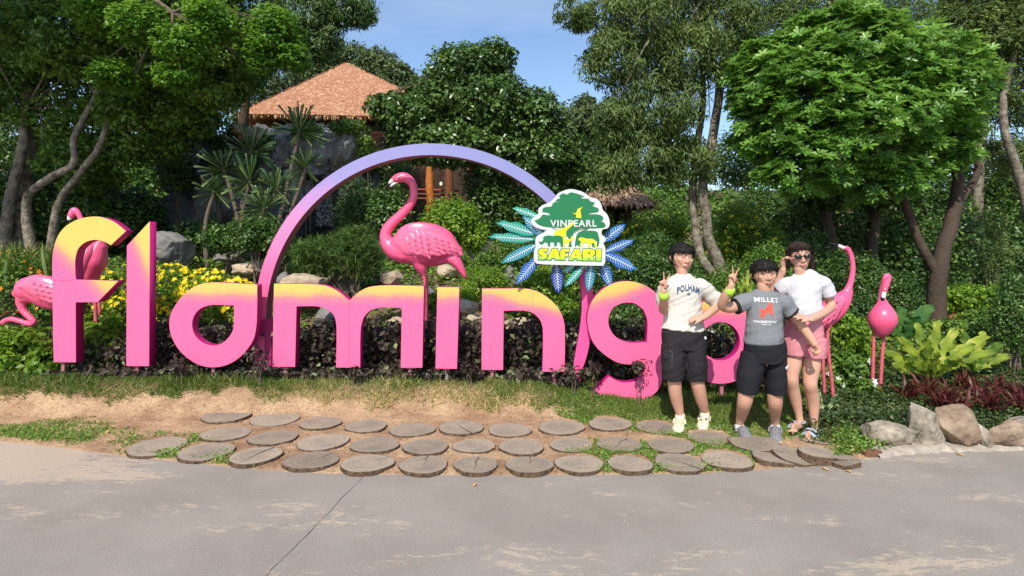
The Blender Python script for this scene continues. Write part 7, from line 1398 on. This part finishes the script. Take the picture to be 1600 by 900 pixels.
def pavilion():
    z0 = P(0, 178, 19).z; cs = [P(372, 178, 19), P(718, 184, 19.6)]; w_ = (cs[1]-cs[0]).length; d = (cs[1]-cs[0]).normalized(); nrm = Vector((-d.y, d.x, 0))
    C4 = [cs[0], cs[1], cs[1]+nrm*7.4, cs[0]+nrm*7.4]; ap = P(541, 99, 22.6)
    root = empty('pavilion', ((C4[0]+C4[2])/2).to_tuple(), 'raised timber pavilion with a wide orange shingled hip roof behind the rocks', 'building')
    mb = MB(); mb.add(C4+[ap], [(0, 1, 4), (1, 2, 4), (2, 3, 4), (3, 0, 4), (3, 2, 1, 0)], THATCH, False); rf = link('roof', mb.mesh('roof'), root)
    roof_shingles(rf, [tuple(c) for c in C4], tuple(ap), 50, (.062, .11), SHM, 3)
    # fringe under the eaves
    rs = np.random.RandomState(2); A = []
    for i in range(4):
        a, b = np.array(C4[i]), np.array(C4[(i+1) % 4]); k = 260; t = rs.rand(k); p = a+np.outer(t, b-a)+[0, 0, .03]; dd = np.tile([0, 0, -1.], (k, 1))+rs.normal(size=(k, 3))*.12; A.append(inst(BLADE, p, dd, rs.normal(size=(k, 3)), .17*(.6+.6*rs.rand(k)), rs.rand(k), np.full(k, 5.)))
    V, Fc, R = join(A); link('eaves_fringe', npmesh('eaves_fringe', V, Fc, leafmat('fringe', (.38, .2, .1), (.62, .38, .2), None, .9, .1), R), rf, kind='stuff')
    mb = MB(); mid = (C4[0]+C4[2])/2; mb.box((mid.x, mid.y, z0-.45), (w_/2-.5, 3.2, .25), WOODD); mb.box((mid.x, mid.y+.8, z0-1.6), (w_/2-1.0, 2.2, 1.3), WOODD); link('wall', mb.mesh('wall'), root)
    mb = MB(); mb.box((mid.x, mid.y-.6, z0-2.75), (w_/2-.6, 2.8, .14), WOODB); link('floor_deck', mb.mesh('floor_deck'), root)
    for i in range(7):
        p = P(505, 243-i*5.6, 17.2); q = P(600, 238-i*5.6, 17.2); mb = MB(); mb.box(((p.x+q.x)/2, 17.2+.02*(i % 2), p.z), ((q.x-p.x)/2, .05, .047), WOODB, Matrix.Rotation(-.03, 3, 'Y')); link('board', mb.mesh('board'), root)
    for px, y0, y1, Y, r, m in ((672, 262, 322, 14.4, .10, WOODO), (701, 255, 318, 14.9, .11, WOODB), (640, 258, 310, 16.6, .09, WOODD), (596, 250, 300, 16.6, .09, WOODD), (735, 262, 300, 16.6, .09, WOODB), (560, 225, 240, 18.6, .1, WOODD), (480, 225, 240, 18.6, .1, WOODD)):
        a = P(px, y1, Y); b = P(px, y0, Y); b.z += .6; a.z -= .6; mb = MB(); jj = [(a+(b-a)*t+Vector((.012*math.sin(t*9+px), 0, 0))) for t in np.linspace(0, 1, 8)]; mb.tube(jj, [r*(1+.06*math.sin(i*2.2)) for i in range(8)], m, 14)
        o = link('post', mb.mesh('post'), root)
        if px == 672: o['label'] = 'sunlit orange log post'
    mb = MB(); a = P(560, 246, 15.6); b = P(770, 252, 15.6); mb.box(((a.x+b.x)/2, 15.6, a.z), ((b.x-a.x)/2, .12, .12), WOODD); mb.box(((a.x+b.x)/2, 18.4, a.z-1.2), ((b.x-a.x)/2+1.2, .1, 1.5), WOODD); link('beam', mb.mesh('beam'), root)
    for i in range(3):
        mb = MB(); a = P(650, 296+i*7, 15.4); b = P(716, 298+i*7, 15.4); mb.tube([a, b], .028, mat('rail_red', (.30, .05, .03), .6) if i == 0 else WOODB, 8); link('railing', mb.mesh('railing'), root)
    # pale green canvas hanging at the deck corner
    a, b, c = P(563, 212, 16.8), P(576, 212, 16.8), P(563, 237, 16.8); mb = MB(); mb.add([a, b, c, a+Vector((0, .03, 0)), b+Vector((0, .03, 0)), c+Vector((0, .03, 0))], [(0, 2, 1), (3, 4, 5), (0, 1, 4, 3), (1, 2, 5, 4), (2, 0, 3, 5)], mat('canvas_green', (.38, .46, .16), .7), False); link('canvas_flap', mb.mesh('canvas_flap'), root)
    bulb = bpy.data.materials.new('lit_bulb'); bulb.use_nodes = True; e = bulb.node_tree.nodes['Principled BSDF']; e.inputs['Emission Color'].default_value = (1, .62, .25, 1); e.inputs['Emission Strength'].default_value = 3
    for x, y in ((602, 265), (608, 264), (706, 269), (689, 288), (694, 262)):
        c = P(x, y, 16.0); mb = MB(); mb.tube([c, c+Vector((0, 0, .04))], .028, bulb, 8); mb.tube([c+Vector((0, 0, .04)), c+Vector((0, 0, .5))], .006, WOODD, 5); link('lamp', mb.mesh('lamp'), root)
pavilion()
def cliff():
    root = empty('rock_cliff', tuple(P(500, 380, 11.5)), 'grey artificial rock cliff beneath the pavilion, left of the large flamingo', 'cliff')
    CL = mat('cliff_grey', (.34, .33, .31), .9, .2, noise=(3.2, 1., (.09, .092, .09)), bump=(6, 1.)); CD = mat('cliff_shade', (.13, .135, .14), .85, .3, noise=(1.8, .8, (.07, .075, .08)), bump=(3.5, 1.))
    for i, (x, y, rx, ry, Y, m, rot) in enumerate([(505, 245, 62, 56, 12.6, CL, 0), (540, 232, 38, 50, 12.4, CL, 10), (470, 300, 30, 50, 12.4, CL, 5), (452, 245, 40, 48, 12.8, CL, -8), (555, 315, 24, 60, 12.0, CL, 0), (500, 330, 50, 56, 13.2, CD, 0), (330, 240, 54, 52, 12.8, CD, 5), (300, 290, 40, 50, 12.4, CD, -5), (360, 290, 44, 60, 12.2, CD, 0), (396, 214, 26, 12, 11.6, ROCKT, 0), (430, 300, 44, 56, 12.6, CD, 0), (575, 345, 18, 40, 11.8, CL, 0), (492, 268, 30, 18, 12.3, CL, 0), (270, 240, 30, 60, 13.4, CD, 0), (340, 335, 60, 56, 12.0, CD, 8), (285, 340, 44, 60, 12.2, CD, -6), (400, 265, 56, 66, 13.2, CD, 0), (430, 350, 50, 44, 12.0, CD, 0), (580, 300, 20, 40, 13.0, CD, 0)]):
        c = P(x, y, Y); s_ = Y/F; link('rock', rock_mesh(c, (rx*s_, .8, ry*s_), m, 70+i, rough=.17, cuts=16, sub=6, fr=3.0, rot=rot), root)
cliff()
def waterfall():
    root = empty('waterfall', tuple(P(525, 345, 11.9)), 'thin waterfall of falling drops down the dark rock inside the arch', 'waterfall')
    m = mat('falling_water', (.75, .8, .82), .15, .6); rs = np.random.RandomState(4); k = 900; lanes = rs.choice([497, 503, 510, 517, 532, 541], k)+rs.normal(size=k)*2.2; y = rs.uniform(285, 352, k); p = np.array([tuple(P(a, b, 11.75)) for a, b in zip(lanes, y)])+rs.normal(size=(k, 3))*[0, .05, 0]
    D = np.tile([0, 0, -1.], (k, 1))+rs.normal(size=(k, 3))*.06; V, Fc, R = inst(LEAF, p, D, np.tile([0, -1., 0], (k, 1)), .03*(.4+rs.rand(k)), None, np.full(k, .3)); link('water_drops', npmesh('water_drops', V, Fc, m), root, kind='stuff')
waterfall()
def hut():
    Y = 14.0; c = P(955, 300, Y); root = empty('thatched_hut', (c.x, Y+1.2, float(gz(c.x, Y))), 'small open hut with shaggy pale thatch roof, right of the logo sign', 'hut')
    a, b = P(880, 318, Y), P(1022, 318, Y); d = 2.4; C4 = [a, b, b+Vector((0, d, 0)), a+Vector((0, d, 0))]; ap = (C4[0]+C4[2])/2+Vector((0, 0, 1.05))
    mb = MB(); mb.add(C4+[ap], [(0, 1, 4), (1, 2, 4), (2, 3, 4), (3, 0, 4), (3, 2, 1, 0)], WOODD, False); rf = link('roof', mb.mesh('roof'), root)
    rs = np.random.RandomState(6); A = []
    for i in range(4):
        p0, p1, c2 = np.array(C4[i]), np.array(C4[(i+1) % 4]), np.array(ap); k = 3200; u = rs.rand(k); v = rs.rand(k)**.8; p = (p0+np.outer(u, p1-p0))*v[:, None]+np.outer(1-v, c2); dn = (p0+p1)/2-c2; dn /= np.linalg.norm(dn); N = np.cross(p1-p0, dn); N /= np.linalg.norm(N); N = N if N[2] > 0 else -N
        A.append(inst(BLADE, p+N*.02, np.tile(dn, (k, 1))+rs.normal(size=(k, 3))*.22+N*.12, np.tile(N, (k, 1)), .26*(.6+.6*rs.rand(k)), rs.rand(k), np.full(k, 2.2)))
    V, Fc, R = join(A); link('thatch', npmesh('thatch', V, Fc, leafmat('thatch_straw', (.28, .18, .12), (.60, .43, .31), (.72, .56, .43), .9, .1, .1), R), rf, kind='stuff')
    for px, yy in ((982, 0), (900, 0), (990, 2.2), (905, 2.2)):
        q = P(px, 330, Y); g = float(gz(q.x, Y)); mb = MB(); mb.tube([(q.x, Y+.15+yy, g-.1), (q.x+.02, Y+.15+yy, a.z+.1)], .085, WOODD, 12); link('post', mb.mesh('post'), root)
    mb = MB(); mb.box((c.x, Y+.15, a.z-.04), (1.05, .06, .07), WOODD); link('beam', mb.mesh('beam'), root)
hut()
def pond():
    m = mat('pond_water', (.035, .05, .035), .08, .6); mb = MB(); c = G(1510, 498, .0); n = 40
    pts = [(c.x+3.2*math.cos(2*math.pi*i/n)*(1+.1*math.sin(5*i)), 13.2+1.6*math.sin(2*math.pi*i/n), .055+.0) for i in range(n)]; mb.add(pts, [tuple(range(n))], m, False); link('pond', mb.mesh('pond'), kind='structure')
    # bathing flamingos, a cluster too far off to show their parts
    fm = mat('plumage_far', (.55, .09, .05), .7, noise=(5, .8, (.30, .10, .07)))
    for i, (x, y) in enumerate([(1492, 499), (1500, 496), (1508, 500), (1517, 497), (1526, 500), (1485, 502)]):
        c = P(x, y, 11.4); root = empty('far_flamingo', (c.x, c.y, .06), 'small reddish flamingo in the distant group at the pond', 'flamingo', 'distant flamingos at the pond')
        me = remesh([chain([(c+Vector((-.13, 0, -.01)), .03), (c+Vector((-.04, 0, .0)), .085), (c+Vector((.08, 0, .0)), .07), (c+Vector((.16, 0, -.04)), .02)]), chain([(c+Vector((-.08, 0, .03)), .03), (c+Vector((-.13, 0, .12)), .02), (c+Vector((-.10, 0, .20+(.12 if i == 1 else 0))), .018), (c+Vector((-.14, 0, .22+(.12 if i == 1 else 0))), .022)])], .012, 1, 'body'); me.materials.append(fm); link('body', me, root)
        mb = MB(); mb.tube([c-Vector((0, 0, .05)), Vector((c.x, c.y, .03))], .01, fm, 6); link('leg', mb.mesh('leg'), root)
pond()
